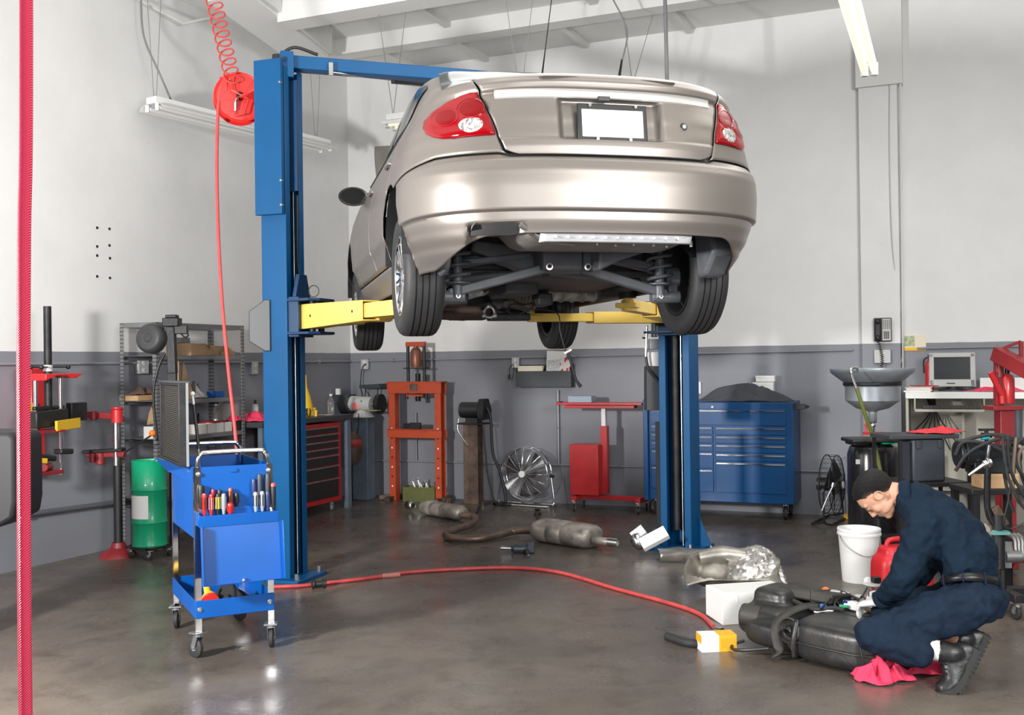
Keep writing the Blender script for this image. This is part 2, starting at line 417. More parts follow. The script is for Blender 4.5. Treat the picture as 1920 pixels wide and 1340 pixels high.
# ---- conduits
def on_wall_conduit(name, pts, r, m, label, cat='conduit', clips=0):
    t = thing(name, label, cat, pts[0])
    MB().tube(pts, r, 10).build('pipe', m, t, world=True)
    for k in range(clips):
        q = Vector(pts[0]).lerp(Vector(pts[-1]), (k+0.5)/clips); d = (Vector(pts[-1])-Vector(pts[0])).normalized()
        MB().ring(q, r+0.004, 0.005, axis=d, seg=12, tseg=6).build('clip', m, t, world=True)
    return t
WP = mat('conduit_grey_paint', (0.24, 0.25, 0.275), 0.5)
ZC = 1.535
on_wall_conduit('conduit', [rm(0.03, 6.6, 1.535), rm(0.03, 0.03, 1.535)], 0.011, WP, 'thin grey conduit running high along the left wall just under the white paint', clips=5)
on_wall_conduit('conduit', [rm(0.03, 0.02, 1.535), rm(5.55, 0.02, 1.575)], 0.011, WP, 'thin grey conduit running high along the back wall just under the white paint', clips=5)
on_wall_conduit('conduit', [rm(6.12, 0.02, 1.58), rm(11.5, 0.02, 1.62)], 0.011, WP, 'thin grey conduit on the back wall right of the pilaster, behind the monitor', clips=4)
pA, pB = onleft(58, 962), onleft(225, 940)
on_wall_conduit('conduit', [V(*(onleft(-60, 978)+RS*0.03)), V(*(pB+RS*0.03)), V(*(onleft(300, 933)+RS*0.03))], 0.021, mat('pipe_dark_paint', (0.10, 0.105, 0.12), 0.45), 'dark pipe running low along the left wall behind the compressor stand', clips=2)
z_lo = rst(onback(560, 868))[2]
on_wall_conduit('conduit', [rm(0.2, 0.02, 0.40), rm(5.4, 0.02, 0.42)], 0.011, WP, 'thin grey conduit running low along the back wall behind the press and fan', clips=6)
q0 = onback(1046, 728, 0.03)
on_wall_conduit('conduit', [V(q0.x, q0.y, 1.2), V(q0.x, q0.y, 0.41)], 0.011, mat('conduit_bare', (0.36, 0.37, 0.38), 0.4, 0.6), 'bare vertical conduit dropping from the wall file pockets behind the red stand', clips=1)
q0 = onback(780, 800, 0.03)
on_wall_conduit('conduit', [V(q0.x, q0.y, 0.95), V(q0.x, q0.y, 0.41)], 0.011, WP, 'short vertical conduit on the back wall seen through the orange press')
def outlet(c, n_dir, w, h, label, dup_=True, switch=False):
    """box on wall: c centre, n_dir outward normal"""
    yaw = math.atan2(n_dir.y, n_dir.x)-PI/2+PI
    t = thing('outlet_box', label, 'outlet', c-Vector((0, 0, h/2)), math.atan2(-n_dir.x, n_dir.y)+PI)
    MB().box((0, -0.02, h/2), (w, 0.04, h)).build('box', M['galv'], t, bevel=0.004)
    MB().box((0, -0.043, h/2), (w*0.92, 0.006, h*0.94)).build('cover_plate', M['lgrey'], t, bevel=0.003)
    for k in ((-1, 1) if dup_ else (0,)):
        s_ = MB().lathe([(0.0005, 0), (0.017, 0), (0.017, 0.004), (0.0005, 0.004)], o=(0, -0.045, h/2+k*0.03), axis=(0, -1, 0), seg=16).build('socket', M['white'], t)
        q = MB(); q.box((-0.006, -0.05, h/2+k*0.03+0.003), (0.002, 0.002, 0.008)).box((0.006, -0.05, h/2+k*0.03+0.003), (0.002, 0.002, 0.008)); q.build('slot', M['black'], s_)
    return t
outlet(onleft(262, 687), RS, 0.13, 0.13, 'grey outlet box on the left wall behind the steel shelf unit')
outlet(onleft(472, 690, 0.0), RS, 0.10, 0.13, 'grey outlet box on the left wall just beside the left lift column')
outlet(onback(687, 683), RT, 0.10, 0.12, 'grey outlet box near the room corner with a black plug in it')
outlet(onback(969, 680), RT, 0.09, 0.12, 'pale outlet box on the back wall beside the grey file pockets')
outlet(onback(1655, 668, 0.10), RT, 0.15, 0.13, 'pale outlet box under the telephone on the pilaster')
# cords at outlets
def cord(pts, r, m, label, name='power_cord', cat='cord', smooth=6, seg=8):
    b = MB().tube([V(*p) for p in pts], r, seg, smooth=smooth); return one(name, b, m, label, cat)
P = lambda px, py, t: onback(px, py, t)
cord([P(686, 682, 0.06), P(679, 690, 0.09), P(676, 720, 0.10), P(680, 745, 0.30), P(677, 752, 0.45)], 0.006, M['black'], 'black cord looping from the corner outlet down to the bench grinder')
t = thing('hanging_plug', 'black plug on a short cord dangling beside the pale outlet', 'plug', P(956, 710, 0.05))
MB().tube([P(962, 682, 0.05), P(956, 690, 0.06), P(955, 703, 0.05)], 0.004, 8, smooth=5).tube([P(963, 684, 0.05), P(963, 700, 0.06), P(959, 712, 0.05)], 0.003, 8, smooth=5).build('cable', M['black'], t, world=True)
MB().cyl(P(955, 702, 0.05), P(955, 711, 0.05), 0.012, seg=10).build('plug', M['black'], t, world=True)
# tall thin wire down the pilaster and to the phone
cord([P(1668, 150, 0.12), P(1668, 300, 0.12), P(1674, 470, 0.12), P(1690, 590, 0.02), P(1691, 672, 0.03), P(1675, 700, 0.12)], 0.004, M['lgrey'], 'long thin grey telephone wire running down the pilaster', 'telephone_wire')
on_wall_conduit('conduit', [P(1687, 0, 0.12), P(1693, 700, 0.03)], 0.008, CEILM, 'thin white conduit running up the right edge of the pilaster')

# ---- fluorescent fixtures
TUBE = mat('fluorescent_tube_lit', (1.0, 0.95, 0.72), 0.4, emit=0.55)
TUBEOFF = mat('fluorescent_tube_off', (0.86, 0.86, 0.84), 0.3)
def fixture(a, b_, w, label, lit, wires=(), up=Vector((0, 0, 1)), reflector=True, nt=2):
    a, b_ = Vector(a), Vector(b_); t = thing('fluorescent_fixture', label, 'light fixture', (a+b_)/2)
    d = (b_-a).normalized(); side = d.cross(Vector((0, 0, 1))).normalized(); up = side.cross(d).normalized()
    MB().bar(a, b_, w*0.42, 0.055, up=up).build('housing', M['white'], t, world=True, bevel=0.004)
    if reflector:
        r_ = MB()
        o0 = -up*0.028
        prof = [(-w*0.5, -0.05), (-w*0.42, -0.02), (-w*0.2, 0.0), (w*0.2, 0.0), (w*0.42, -0.02), (w*0.5, -0.05)]
        r_.grid([[p+side*x+up*(z-0.028) for x, z in prof] for p in (a, b_)])
        r_.build('reflector', M['white'], t, world=True, solid=0.003, smooth=None)
    for k in range(nt):
        off = side*((k-(nt-1)/2)*w*0.42)-up*0.065
        tb = MB().cyl(a+off+d*0.03, b_+off-d*0.03, 0.019, seg=14).build('tube', TUBE if lit else TUBEOFF, t, world=True)
        for q in (a+off+d*0.015, b_+off-d*0.015):
            MB().box(q, (0.03, 0.03, 0.06)).build('lamp_holder', M['white'], t, world=True)
    return t
# left hanging fixture
DL = 9.0
fa, fb = aty(283, 178, 8.75), aty(612, 276, 10.55); fa.z = fb.z = (fa.z+fb.z)/2
tl = fixture(fa, fb, 0.30, 'white fluorescent fixture hanging on thin chains in front of the left wall', False)
for q, n in ((fa+(fb-fa)*0.02, 0), (fa+(fb-fa)*0.93, 1)):
    for k in (-1, 1):
        MB().cyl(q+Vector((k*0.01, 0, 0.02)), Vector((q.x+k*0.07, q.y, CEIL)), 0.003, seg=6).build('chain', M['mgrey'], tl, world=True)
q = fa+(fb-fa)*0.10
cord([q+V(0, 0, 0.03), aty(300, 140, 8.8), aty(270, 70, 8.8), aty(264, 0, 8.8), V(aty(262, -40, 8.8).x, 8.8, CEIL-0.01)], 0.009, M['mgrey'], 'grey cable curving from the ceiling to the hanging left fixture', 'fixture_cable')
# small fixture beyond the car
fa, fb = aty(730, 222, 8.9), aty(990, 205, 8.4); fb.z = fa.z
tb_ = fixture(fa, fb, 0.28, 'lit fluorescent fixture hanging behind the car beyond its roof', True)
for q in (fa+(fb-fa)*0.03, fa+(fb-fa)*0.95):
    for k in (-1, 1):
        MB().cyl(q+Vector((0, 0, 0.02)), Vector((q.x+k*0.16, q.y, CEIL)), 0.003, seg=6).build('chain', M['mgrey'], tb_, world=True)
# right close fixture, above the frame
fa, fb = aty(1630, 108, 5.2), aty(1560, -130, 3.55); fb.z = fa.z
fixture(fa, fb, 0.11, 'lit fluorescent fixture with two yellowish tubes at upper right', True, reflector=False)
# box ducts / unit at top left
t = thing('ceiling_light_box', 'large white boxed ceiling unit at the upper left above the hose reel', 'ceiling unit', aty(500, 20, 9.0))
a_, b2 = aty(430, -30, 8.6), aty(578, 48, 10.3)
zt = (a_.z+b2.z)/2
MB().bar(V(a_.x, a_.y, CEIL-0.13), V(b2.x, b2.y, CEIL-0.13), 0.5, 0.26).build('housing', CEILM, t, world=True, bevel=0.006)
MB().bar(V(a_.x, a_.y, CEIL-0.275), V(b2.x, b2.y, CEIL-0.275), 0.42, 0.03).build('panel', M['white'], t, world=True, bevel=0.004)
on_wall_conduit('conduit', [V(*aty(215, -25, 8.7)), V(*aty(342, 44, 9.3)), V(*aty(470, 17, 9.9)), V(*aty(492, 22, 9.9))], 0.012, CEILM, 'white bent conduit under the ceiling at the upper left', clips=0)
# wires going up to the ceiling behind the car
def up_wire(px0, py0, px1, py1, D, r, rtip, label, m='black', cat='cable'):
    t = thing('drop_cable', label, cat, aty(px0, py0, D))
    a, b_ = aty(px0, py0, D), aty(px1, py1, D); d = (b_-a); a2 = a-d*0.35; k = (CEIL-0.005-a.z)/d.z; top = a+d*k
    MB().tube([a2, a, top], r, 8).build('wire', M[m], t, world=True)
    if rtip: MB().cyl(a2, a+d*0.28, rtip, r*1.3, seg=10).build('boot', M['black'], t, world=True)
    return t
up_wire(1018, 128, 1034, 0, 9.0, 0.004, 0.011, 'black drop cable with a thick lower end rising left of centre behind the car roof')
t = thing('drop_cable', 'dark looping cable with a thick boot rising behind the trunk lid', 'cable', aty(1162, 130, 9.0))
MB().tube([aty(1158, 170, 9.0), aty(1162, 132, 9.0), aty(1176, 70, 9.0), aty(1168, 35, 9.0), aty(1150, 0, 9.0), V(aty(1130, -50, 9.0).x, 9.0, CEIL-0.005)], 0.007, 8, smooth=6).build('wire', M['mgrey'], t, world=True)
MB().cyl(aty(1157, 172, 9.0), aty(1166, 112, 9.0), 0.016, 0.009, seg=10).build('boot', M['black'], t, world=True)
on_wall_conduit('conduit', [V(*aty(1252, 200, 8.6)), V(aty(1246, 0, 8.6).x, 8.6, CEIL-0.005)], 0.016, M['mgrey'], 'grey vertical conduit dropping from the ceiling behind the trunk lid', clips=0)
up_wire(1182, 128, 1172, 50, 9.6, 0.003, 0, 'thin support wire of the second cable behind the trunk', 'mgrey')
up_wire(1195, 128, 1222, 35, 9.6, 0.003, 0, 'thin slanting support wire right of the looping cable', 'mgrey')
# ================================================================ TWO POST LIFT
LP = atz(538, 1083); LP.z = 0; RP = atz(1277, 1027); RP.z = 0
LA = (RP-LP).normalized(); LANG = math.atan2(LA.y, LA.x)
lift = thing('two_post_lift', 'blue two-post car lift with yellow arms holding the silver sedan in the air', 'car lift', ((LP+RP)/2))
def column(base, ang, h, name='column', w=0.26):
    """channel open towards angle ang"""
    n = V(math.cos(ang), math.sin(ang), 0); s_ = V(-n.y, n.x, 0); d, t, lip = 0.20, 0.012, 0.058
    prof = [(d/2, -w/2+lip), (d/2, -w/2), (-d/2, -w/2), (-d/2, w/2), (d/2, w/2), (d/2, w/2-lip)]
    inn = [(d/2-t, w/2-lip), (d/2-t, w/2-t), (-d/2+t, w/2-t), (-d/2+t, -w/2+t), (d/2-t, -w/2+t), (d/2-t, -w/2+lip)]
    poly = prof+inn
    c = MB().prism(poly, base+V(0, 0, 0.02), n, s_, h-0.02).build(name, M['blue'], lift, world=True, bevel=0.004)
    MB().box((0, 0, 0.012), (0.42, 0.40, 0.024)).xf(Matrix.Translation(base) @ Matrix.Rotation(ang, 4, 'Z')).build('base_plate', M['blue'], c, world=True, bevel=0.003)
    g = MB()
    for k in (-1, 1):
        g.prism([(0.0, 0), (0.11, 0), (0.0, 0.24)], base+n*(-0.05+0.0)+s_*(k*(w/2+0.001)-(0.005 if k < 0 else -0.005))+V(0, 0, 0.024), s_*k, V(0, 0, 1), 0.01)
    g.build('gusset', M['blue'], c, world=True)
    r_ = MB()
    for k in (-1, 1):
        p = base+n*0.05+s_*k*0.085; r_.bar(p+V(0, 0, 0.03), p+V(0, 0, h-0.1), 0.012, 0.03, up=n)
    r_.build('slider_track', M['blue_dark'], c, world=True)
    MB().cyl(base+n*0.06+s_*0.045+V(0, 0, 0.03), base+n*0.06+s_*0.045+V(0, 0, h-0.1), 0.006, seg=8).build('cable', M['steel'], c, world=True)
    MB().cyl(base+n*0.02-s_*0.02+V(0, 0, 0.15), base+n*0.02-s_*0.02+V(0, 0, 1.8), 0.032, seg=16).build('cylinder', M['iron'], c, world=True)
    for k in (-1, 1):
        MB().cyl(base+n*0.17+s_*k*0.15+V(0, 0, 0.02), base+n*0.17+s_*k*0.15+V(0, 0, 0.065), 0.012, seg=6).build('anchor_bolt', M['galv'], c, world=True)
    return c, n, s_
HC = 3.58
cl, nL, sL_ = column(LP, LANG-math.radians(38), HC, w=0.235)
cr, nR, sR_ = column(RP, LANG+PI+math.radians(40), HC)
# cover plate on left column side facing the camera: the side with normal -s_
fs = -sL_
def cplate(z0, z1, off, w_, name, m, par, shift=0.0, th=0.012):
    c = LP+fs*(0.13+off)+V(0, 0, (z0+z1)/2)+nL*shift
    MB().bar(c-V(0, 0, (z1-z0)/2), c+V(0, 0, (z1-z0)/2), th, w_, up=nL).build(name, m, par, world=True, bevel=0.003)
zt = hgt(480, 128, LP); zb = hgt(480, 408, LP)
cplate(zb, zt+0.02, 0.016, 0.215, 'cover', M['blue'], cl, -0.01, 0.035)
for z_ in (zt-0.15, zb+0.06, (zb+zt)/2-0.3): MB().cyl(LP+fs*0.15+nL*0.093+V(0, 0, z_), LP+fs*0.17+nL*0.093+V(0, 0, z_), 0.008, seg=8).build('screw', M['steel'], cl, world=True)
# upper inner dark housing
zi = hgt(540, 360, LP)
MB().bar(LP+nL*0.055+V(0, 0, zi), LP+nL*0.055+V(0, 0, zt-0.1), 0.02, 0.15, up=nL).build('shroud', M['blue_dark'], cl, world=True)
MB().cyl(LP+V(-0.03, 0.02, HC), LP+V(-0.03, 0.02, HC+0.12), 0.035, seg=14).build('pulley_cap', M['black'], cl, world=True)
MB().tube([LP+V(-0.03, 0, HC+0.02), LP+V(0.0, -0.03, HC+0.09), LP+V(0.10, -0.02, HC+0.16), LP+V(0.25, 0.06, HC+0.13)], 0.012, 8, smooth=6).build('hydraulic_hose', M['black'], cl, world=True)
MB().tube([LP+nL*0.11+sL_*0.02+V(0, 0, zb+0.15), LP+nL*0.10+sL_*0.03+V(0, 0, zb-0.3), LP+nL*0.11+sL_*0.05+V(0, 0, 2.1)], 0.008, 8, smooth=6).build('hydraulic_hose', M['black'], cl, world=True)
# power unit, grey box behind left
pu = LP-LA*0.20+V(0, 0.05, 0)
za, zb_ = hgt(480, 650, LP), hgt(480, 562, LP)
MB().prism([(-0.05, -0.13), (0.06, -0.2), (0.1, -0.2), (0.1, 0.16), (0.06, 0.16), (-0.05, 0.08)], pu+V(0.02, 0.1, (za+zb_)/2), V(1, 0, 0), V(0, 0, 1), 0.2).build('power_unit', M['dgrey'], lift, world=True, bevel=0.006)
# crossbeam
zb0 = 3.632
a_, b2 = LP+LA*0.02+V(0, -0.02, zb0), RP+V(0, 0, zb0)
cb = MB().bar(a_, b2, 0.12, 0.092).build('crossbeam', M['blue'], lift, world=True, bevel=0.006)
MB().bar(LP+LA*0.05+V(0, -0.06, zb0-0.12), LP+LA*0.05+V(0, -0.06, zb0+0.06), 0.13, 0.09, up=LA).build('bracket', M['blue'], cb, world=True, bevel=0.004)
MB().cyl(LP+LA*0.05+V(0, -0.11, zb0), LP+LA*0.05+V(0, -0.135, zb0), 0.02, seg=6).build('bolt', M['blue_dark'], cb, world=True)
sb0, sb1 = aty(621, 136, 7.35), aty(735, 149, 7.75)
MB().cyl(sb0, sb1, 0.010, seg=10).build('shutoff_rod', M['steel'], lift, world=True)
MB().bar(sb1, aty(900, 164, 8.15), 0.05, 0.055).build('shutoff_pad', M['black'], lift, world=True, bevel=0.006)
MB().bar(sb0+V(0, 0, -0.02), sb0+V(0, 0, 0.07), 0.015, 0.03).build('hanger', M['steel'], lift, world=True)
# carriages and arms
CARO = V(0.244, 5.400, 1.75); CYAW = 0.2322
CFW = V(-math.sin(CYAW), math.cos(CYAW), 0); CRT = V(math.cos(CYAW), math.sin(CYAW), 0)
def car_pt(l, b, z): return CARO+CRT*l+CFW*b+V(0, 0, z)
def carriage(base, n, s_, z, par):
    c = base+n*0.13
    g = MB().bar(c+V(0, 0, z-0.14), c+V(0, 0, z+0.14), 0.20, 0.10, up=n)
    g.prism([(-0.10, 0), (0.10, 0), (0.05, 0.16), (-0.05, 0.16)], c-n*0.0+V(0, 0, z+0.14), s_, V(0, 0, 1), 0.03)
    g.build('carriage', M['blue_dark'], par, world=True, bevel=0.004)
    for dz in (-0.115, 0.115):
        MB().prism([(-0.02, -0.14), (0.16, -0.17), (0.22, -0.10), (0.22, 0.10), (0.16, 0.17), (-0.02, 0.14)], c+V(0, 0, z+dz-0.009), n, s_, 0.018).build('pivot_plate', M['blue_dark'], par, world=True, bevel=0.003)
    return c+n*0.13
ZARM = 1.835
pl = carriage(LP, nL, sL_, ZARM, cl); pr = carriage(RP, nR, sR_, ZARM, cr)
def arm(piv, end, zoff, h0, h1, label=None, cut=0.55, side=0.06):
    a = V(piv.x, piv.y, ZARM+zoff); e = V(end.x, end.y, ZARM+zoff-0.01); d = (e-a).normalized(); s_ = V(-d.y, d.x, 0); L = (e-a).length
    m = MB(); up = V(0, 0, 1); ww = 0.12
    # tapered outer box
    x1 = L*cut
    rows = []
    for x, h in ((-0.07, h0*1.0), (0.02, h0), (x1, h1)):
        c = a+d*x; rows.append([c-s_*ww/2-up*h/2, c+s_*ww/2-up*h/2, c+s_*ww/2+up*h/2, c-s_*ww/2+up*h/2])
    m.grid(rows, close=True)
    o = m.build('arm', M['yellow'], lift, world=True, solid=0.012, bevel=0.003)
    MB().bar(a+d*(x1-0.12), a+d*(L), 0.085, h1*0.72).build('extension', M['yellow'], o, world=True, bevel=0.004)
    q = a+d*L
    pad = MB().cyl(q+V(0, 0, -0.03), q+V(0, 0, 0.05), 0.03, seg=16).box(q+V(0, 0, 0.0), (0.13, 0.13, 0.03), rz=math.atan2(d.y, d.x)); pad.build('pad_holder', M['yellow'], o, world=True, bevel=0.003)
    MB().cyl(q+V(0, 0, 0.045), q+V(0, 0, 0.085), 0.055, seg=20).build('pad', M['iron'], o, world=True)
    MB().cyl(a-V(0, 0, h0*0.75), a+V(0, 0, h0*0.75), 0.022, seg=14).build('pivot_pin', M['iron'], o, world=True)
    for k in (0.12, 0.85): MB().cyl(a+d*x1*k-s_*(ww/2+0.004), a+d*x1*k-s_*(ww/2-0.002), 0.009, seg=8).build('bolt', M['iron'], o, world=True)
    return o
arm(pl-sL_*0.05, car_pt(-0.66, 0.62, 0), 0.0, 0.17, 0.125, cut=0.62)
arm(pl+sL_*0.07, car_pt(-0.66, 1.95, 0), 0.0, 0.14, 0.10, cut=0.6)
arm(pr+sR_*0.09, car_pt(0.72, 0.95, 0), 0.02, 0.15, 0.10, cut=0.6)
arm(pr-sR_*0.06, aty(995, 597, 7.62), 0.0, 0.09, 0.085, cut=0.55)
pass
# ring pull on left carriage
MB().ring(LP+nL*0.22+V(0.02, 0, ZARM+0.18), 0.04, 0.003, axis=(0.3, 1, 0)).build('lock_ring', M['iron'], cl, world=True)

# ---- hose reel on the left column, recoil hose, drop hose
rc = aty(449, 186, 7.62)
ax = V(0.30, -0.95, 0.05).normalized()
t = thing('hose_reel', 'red round hose reel mounted beside the top of the left lift column', 'hose reel', rc)
MB().lathe([(0.02, 0.03), (0.10, 0.028), (0.165, 0.018), (0.182, 0.03), (0.186, 0.024), (0.18, 0.010), (0.10, 0.018), (0.02, 0.02)], o=rc+ax*0.03, axis=ax, seg=40).build('flange', M['reel'], t, world=True)
MB().lathe([(0.02, 0.0), (0.165, 0.0), (0.182, 0.012), (0.186, 0.006), (0.18, -0.008), (0.02, -0.01)], o=rc-ax*0.05, axis=ax, seg=40).build('flange', M['reel'], t, world=True)
MB().lathe([(0.10, -0.05), (0.10, 0.05)], o=rc, axis=ax, seg=30).build('drum', M['reel'], t, world=True)
hz = MB()
for k in range(4): hz.ring(rc+ax*(-0.035+k*0.022), 0.145, 0.012, axis=ax, seg=36, tseg=8)
hz.build('hose_wrap', M['oxred'], t, world=True)
fl = MB(); x_, y_, _d = frame_from(ax)
for k in range(8):
    a = k*PI/4+0.2; dv = x_*math.cos(a)+y_*math.sin(a); fl.bar(rc+ax*0.062+dv*0.035, rc+ax*0.052+dv*0.165, 0.022, 0.006, up=ax)
fl.build('spoke_rib', M['reel'], t, world=True)
MB().cyl(rc+ax*0.05, rc+ax*0.085, 0.028, seg=16).build('hub', M['iron'], t, world=True)
MB().tube([rc+ax*0.075, rc+ax*0.12+V(-0.03, 0, -0.04), rc+ax*0.10+V(-0.035, 0, -0.11)], 0.011, 8, smooth=5).build('swivel', M['steel'], t, world=True)
MB().box(aty(421, 158, 7.56), (0.06, 0.05, 0.10), rz=-0.2).build('bracket', M['reel'], t, world=True, bevel=0.004)
MB().bar(rc-ax*0.05, LP+V(-0.13, 0.0, rc.z), 0.10, 0.02).build('mounting_arm', M['reel'], t, world=True, bevel=0.003)
# recoil hose
p0, p1 = aty(400, 0, 7.45), rc+ax*0.09+V(-0.05, 0, 0.09)
pts = [V(p0.x-0.02, p0.y, CEIL-0.01), V(p0.x-0.01, p0.y, p0.z+0.02)]
N = 9*14; r_ = 0.055
for i in range(N+1):
    f = i/N; c = p0.lerp(p1, f); a = 2*PI*9*f+1.5
    pts.append(c+V(math.cos(a)*r_, 0.4*math.sin(a)*r_, math.sin(a)*r_*0.85+0.01))
pts += [rc+ax*0.12+V(-0.06, 0, 0.03), rc+ax*0.11+V(0.06, 0, -0.03), rc+ax*0.11+V(0.03, 0, -0.14), rc+ax*0.10+V(-0.035, 0, -0.15), rc+ax*0.10+V(-0.04, 0, -0.11)]
t2 = thing('recoil_hose', 'red coiled recoil hose hanging from the ceiling down to the hose reel', 'hose', p1)
MB().tube(pts, 0.0065, 8).build('coil', mat('recoil_hose_red', (0.50, 0.05, 0.045), 0.4), t2, world=True)
MB().cyl(V(p0.x-0.02, p0.y, CEIL-0.25), V(p0.x-0.02, p0.y, CEIL), 0.014, seg=10).build('fitting', M['iron'], t2, world=True)
# drop hose -> floor hose
HOSE = mat('air_hose_red', (0.62, 0.075, 0.075), 0.45, var=0.25, vscale=14)
fl_pts = [(515, 1100), (560, 1098), (600, 1094), (700, 1082), (760, 1073), (850, 1067), (960, 1064), (1050, 1073), (1150, 1102), (1250, 1129), (1310, 1150), (1338, 1174)]
pts = [aty(432, 148, 7.56), aty(413, 168, 7.54), aty(407, 260, 7.48), aty(408, 400, 7.38), aty(416, 560, 7.25), aty(429, 700, 7.1), aty(440, 800, 7.0), aty(448, 900, 6.9), aty(455, 1020, 6.85)]
g0 = atz(470, 1104, 0.014); pts += [g0]
pts += [atz(px, py, 0.013) for px, py in fl_pts]
t3 = thing('air_hose', 'red air hose dropping from the reel and snaking across the floor to the fuel tank', 'hose', V(g0.x, g0.y, 0))
MB().tube(pts, 0.0125, 10, smooth=7).build('hose', HOSE, t3, world=True)
q = atz(598, 1094, 0.03)
MB().lathe([(0.014, -0.05), (0.03, -0.045), (0.03, -0.03), (0.02, -0.02), (0.02, 0.02), (0.03, 0.03), (0.03, 0.045), (0.014, 0.05)], o=q, axis=(1, 0.3, 0), seg=16).build('coupling', M['black'], t3, world=True)
q = atz(733, 1078, 0.014); MB().cyl(q-V(0.06, 0.02, 0), q+V(0.06, 0.02, 0), 0.0165, seg=12).build('tape_wrap', mat('hose_tape', (0.55, 0.2, 0.17), 0.6, bump=0.5, bscale=80), t3, world=True)
q = atz(1340, 1180, 0.02); MB().cyl(q, q+V(0.03, -0.05, 0), 0.016, 0.022, seg=14).build('fitting', M['steel'], t3, world=True)
# thick foreground hose
HB = bpy.data.materials.new('braided_red_hose'); HB.use_nodes = True
nt = HB.node_tree; b_ = nt.nodes['Principled BSDF']
tc = nt.nodes.new('ShaderNodeNewGeometry'); wv = nt.nodes.new('ShaderNodeTexWave'); wv.wave_type = 'BANDS'; wv.bands_direction = 'Z'
mp = nt.nodes.new('ShaderNodeMapping'); mp.inputs['Rotation'].default_value = (0, 0.75, 0); nt.links.new(tc.outputs['Position'], mp.inputs[0]); nt.links.new(mp.outputs[0], wv.inputs['Vector'])
wv.inputs['Scale'].default_value = 75; wv.inputs['Distortion'].default_value = 0.6
cr_ = nt.nodes.new('ShaderNodeValToRGB'); cr_.color_ramp.elements[0].color = (0.50, 0.014, 0.055, 1); cr_.color_ramp.elements[1].color = (0.66, 0.035, 0.09, 1)
nt.links.new(wv.outputs['Fac'], cr_.inputs[0]); nt.links.new(cr_.outputs[0], b_.inputs['Base Color']); b_.inputs['Roughness'].default_value = 0.4
bp = nt.nodes.new('ShaderNodeBump'); bp.inputs['Strength'].default_value = 0.8; bp.inputs['Distance'].default_value = 0.002
nt.links.new(wv.outputs['Fac'], bp.inputs['Height']); nt.links.new(bp.outputs[0], b_.inputs['Normal'])
DH = 2.35
q0, q1, q2, q3 = aty(49, 0, DH), aty(45, 450, DH), aty(44, 800, DH), aty(48, 1339, DH)
dd = (q3-q2).normalized()
pts = [V(q0.x+0.02, q0.y, CEIL-0.005), q0, q1, q2, q3, V(q3.x+0.01, q3.y, 0.35), V(q3.x+0.005, q3.y, 0.02)]
b = MB().tube(pts, 0.0148, 20, smooth=10)
one('overhead_hose', b, HB, 'thick braided red hose hanging in the foreground at the far left', 'hose')
# ================================================================ THE CAR
car = thing('sedan', 'silver-beige four-door sedan raised on the blue lift with its hood open', 'car', CARO, CYAW)
PAINT = mat('champagne_metallic_paint', (0.235, 0.210, 0.190), 0.42, 0.65, coat=0.4)
PAINT.node_tree.nodes['Principled BSDF'].inputs['Coat Roughness'].default_value = 0.26
GLASS = mat('tinted_car_glass', (0.02, 0.03, 0.035), 0.12, spec=0.22)
LENS = mat('red_lamp_lens', (0.22, 0.0, 0.003), 0.06)
LENSD = mat('dark_red_reflector', (0.16, 0.0, 0.002), 0.2, 0.0, bump=0.15, bscale=160, spec=0.3)
CLEARL = mat('clear_reversing_lens', (0.72, 0.70, 0.68), 0.12, 0.6, var=0.75, vscale=70, bump=0.6, bscale=150)
UNDER = mat('underbody_coating', (0.055, 0.057, 0.062), 0.5, var=0.3, vscale=9, bump=0.15)
SUBM = mat('suspension_grey_paint', (0.115, 0.122, 0.138), 0.45, var=0.3, vscale=9, bump=0.1)
ALU = mat('cast_aluminium', (0.62, 0.62, 0.60), 0.34, 0.6, var=0.5, vscale=14, bump=0.3)
SILV = mat('silver_sheet_flange', (0.74, 0.76, 0.80), 0.4, 0.1, var=0.15)
TYRE = mat('tyre_rubber', (0.020, 0.020, 0.021), 0.62, bump=0.1)
B0 = [(.10,-.80),(.17,-.845),(.25,-.905),(.30,-.935),(.36,-.952),(.392,-.952),(.400,-.972),(.5,-.976),(.57,-.972),(.61,-.955),(.632,-.925),(.645,-.912),(.72,-.902),(.80,-.888),(.90,-.866),(.925,-.858),(.94,-.880),(.965,-.886),(.99,-.872),(1.005,-.84)]
WW = [(.10,.755),(.17,.772),(.25,.805),(.32,.832),(.392,.853),(.40,.868),(.52,.873),(.64,.868),(.72,.850),(.80,.832),(.87,.808),(.92,.785),(.96,.762),(1.005,.735)]
NEXP, AD = 2.8, 0.75
def bw(b):       # width factor along the length
    return 1.0 if b < 2.2 else 1-0.07*((b-2.2)/1.25)**2
def S(c, z, off=0.0):
    """c: 0 rear centre, 1 end of rear rounding, 2 start of the front rounding, 3 front centre (sign gives side)"""
    sg = -1 if c < 0 else 1; c = abs(c); b0 = interp(B0, z)+0.0; W = interp(WW, z); W += off
    if c <= 1:
        th = c*PI/2; x = W*math.sin(th)**(2/NEXP) if c > 0 else 0; b = b0-off+AD*(1-max(0, math.cos(th))**(2/NEXP))
    elif c <= 2: b = b0+AD+(2.75-(b0+AD))*(c-1); x = W*bw(b)
    else:
        th = (3-c)*PI/2; x = W*bw(2.75)*(math.sin(th)**(2/NEXP) if th > 0 else 0)
        fr = 3.42-0.25*max(0, z-.55); b = 2.75+(fr-2.75+off)*max(0, math.cos(th))**(2/NEXP)
    return V(sg*x, b, z)
def SX(x, z, off=0.0):
    b0 = interp(B0, z); W = interp(WW, z); r = min(abs(x)/W, 0.9995)
    return V(x*(1+off/W*0.5), b0-off*(1-0.7*r**4)+AD*(1-(1-r**NEXP)**(1/NEXP)), z)
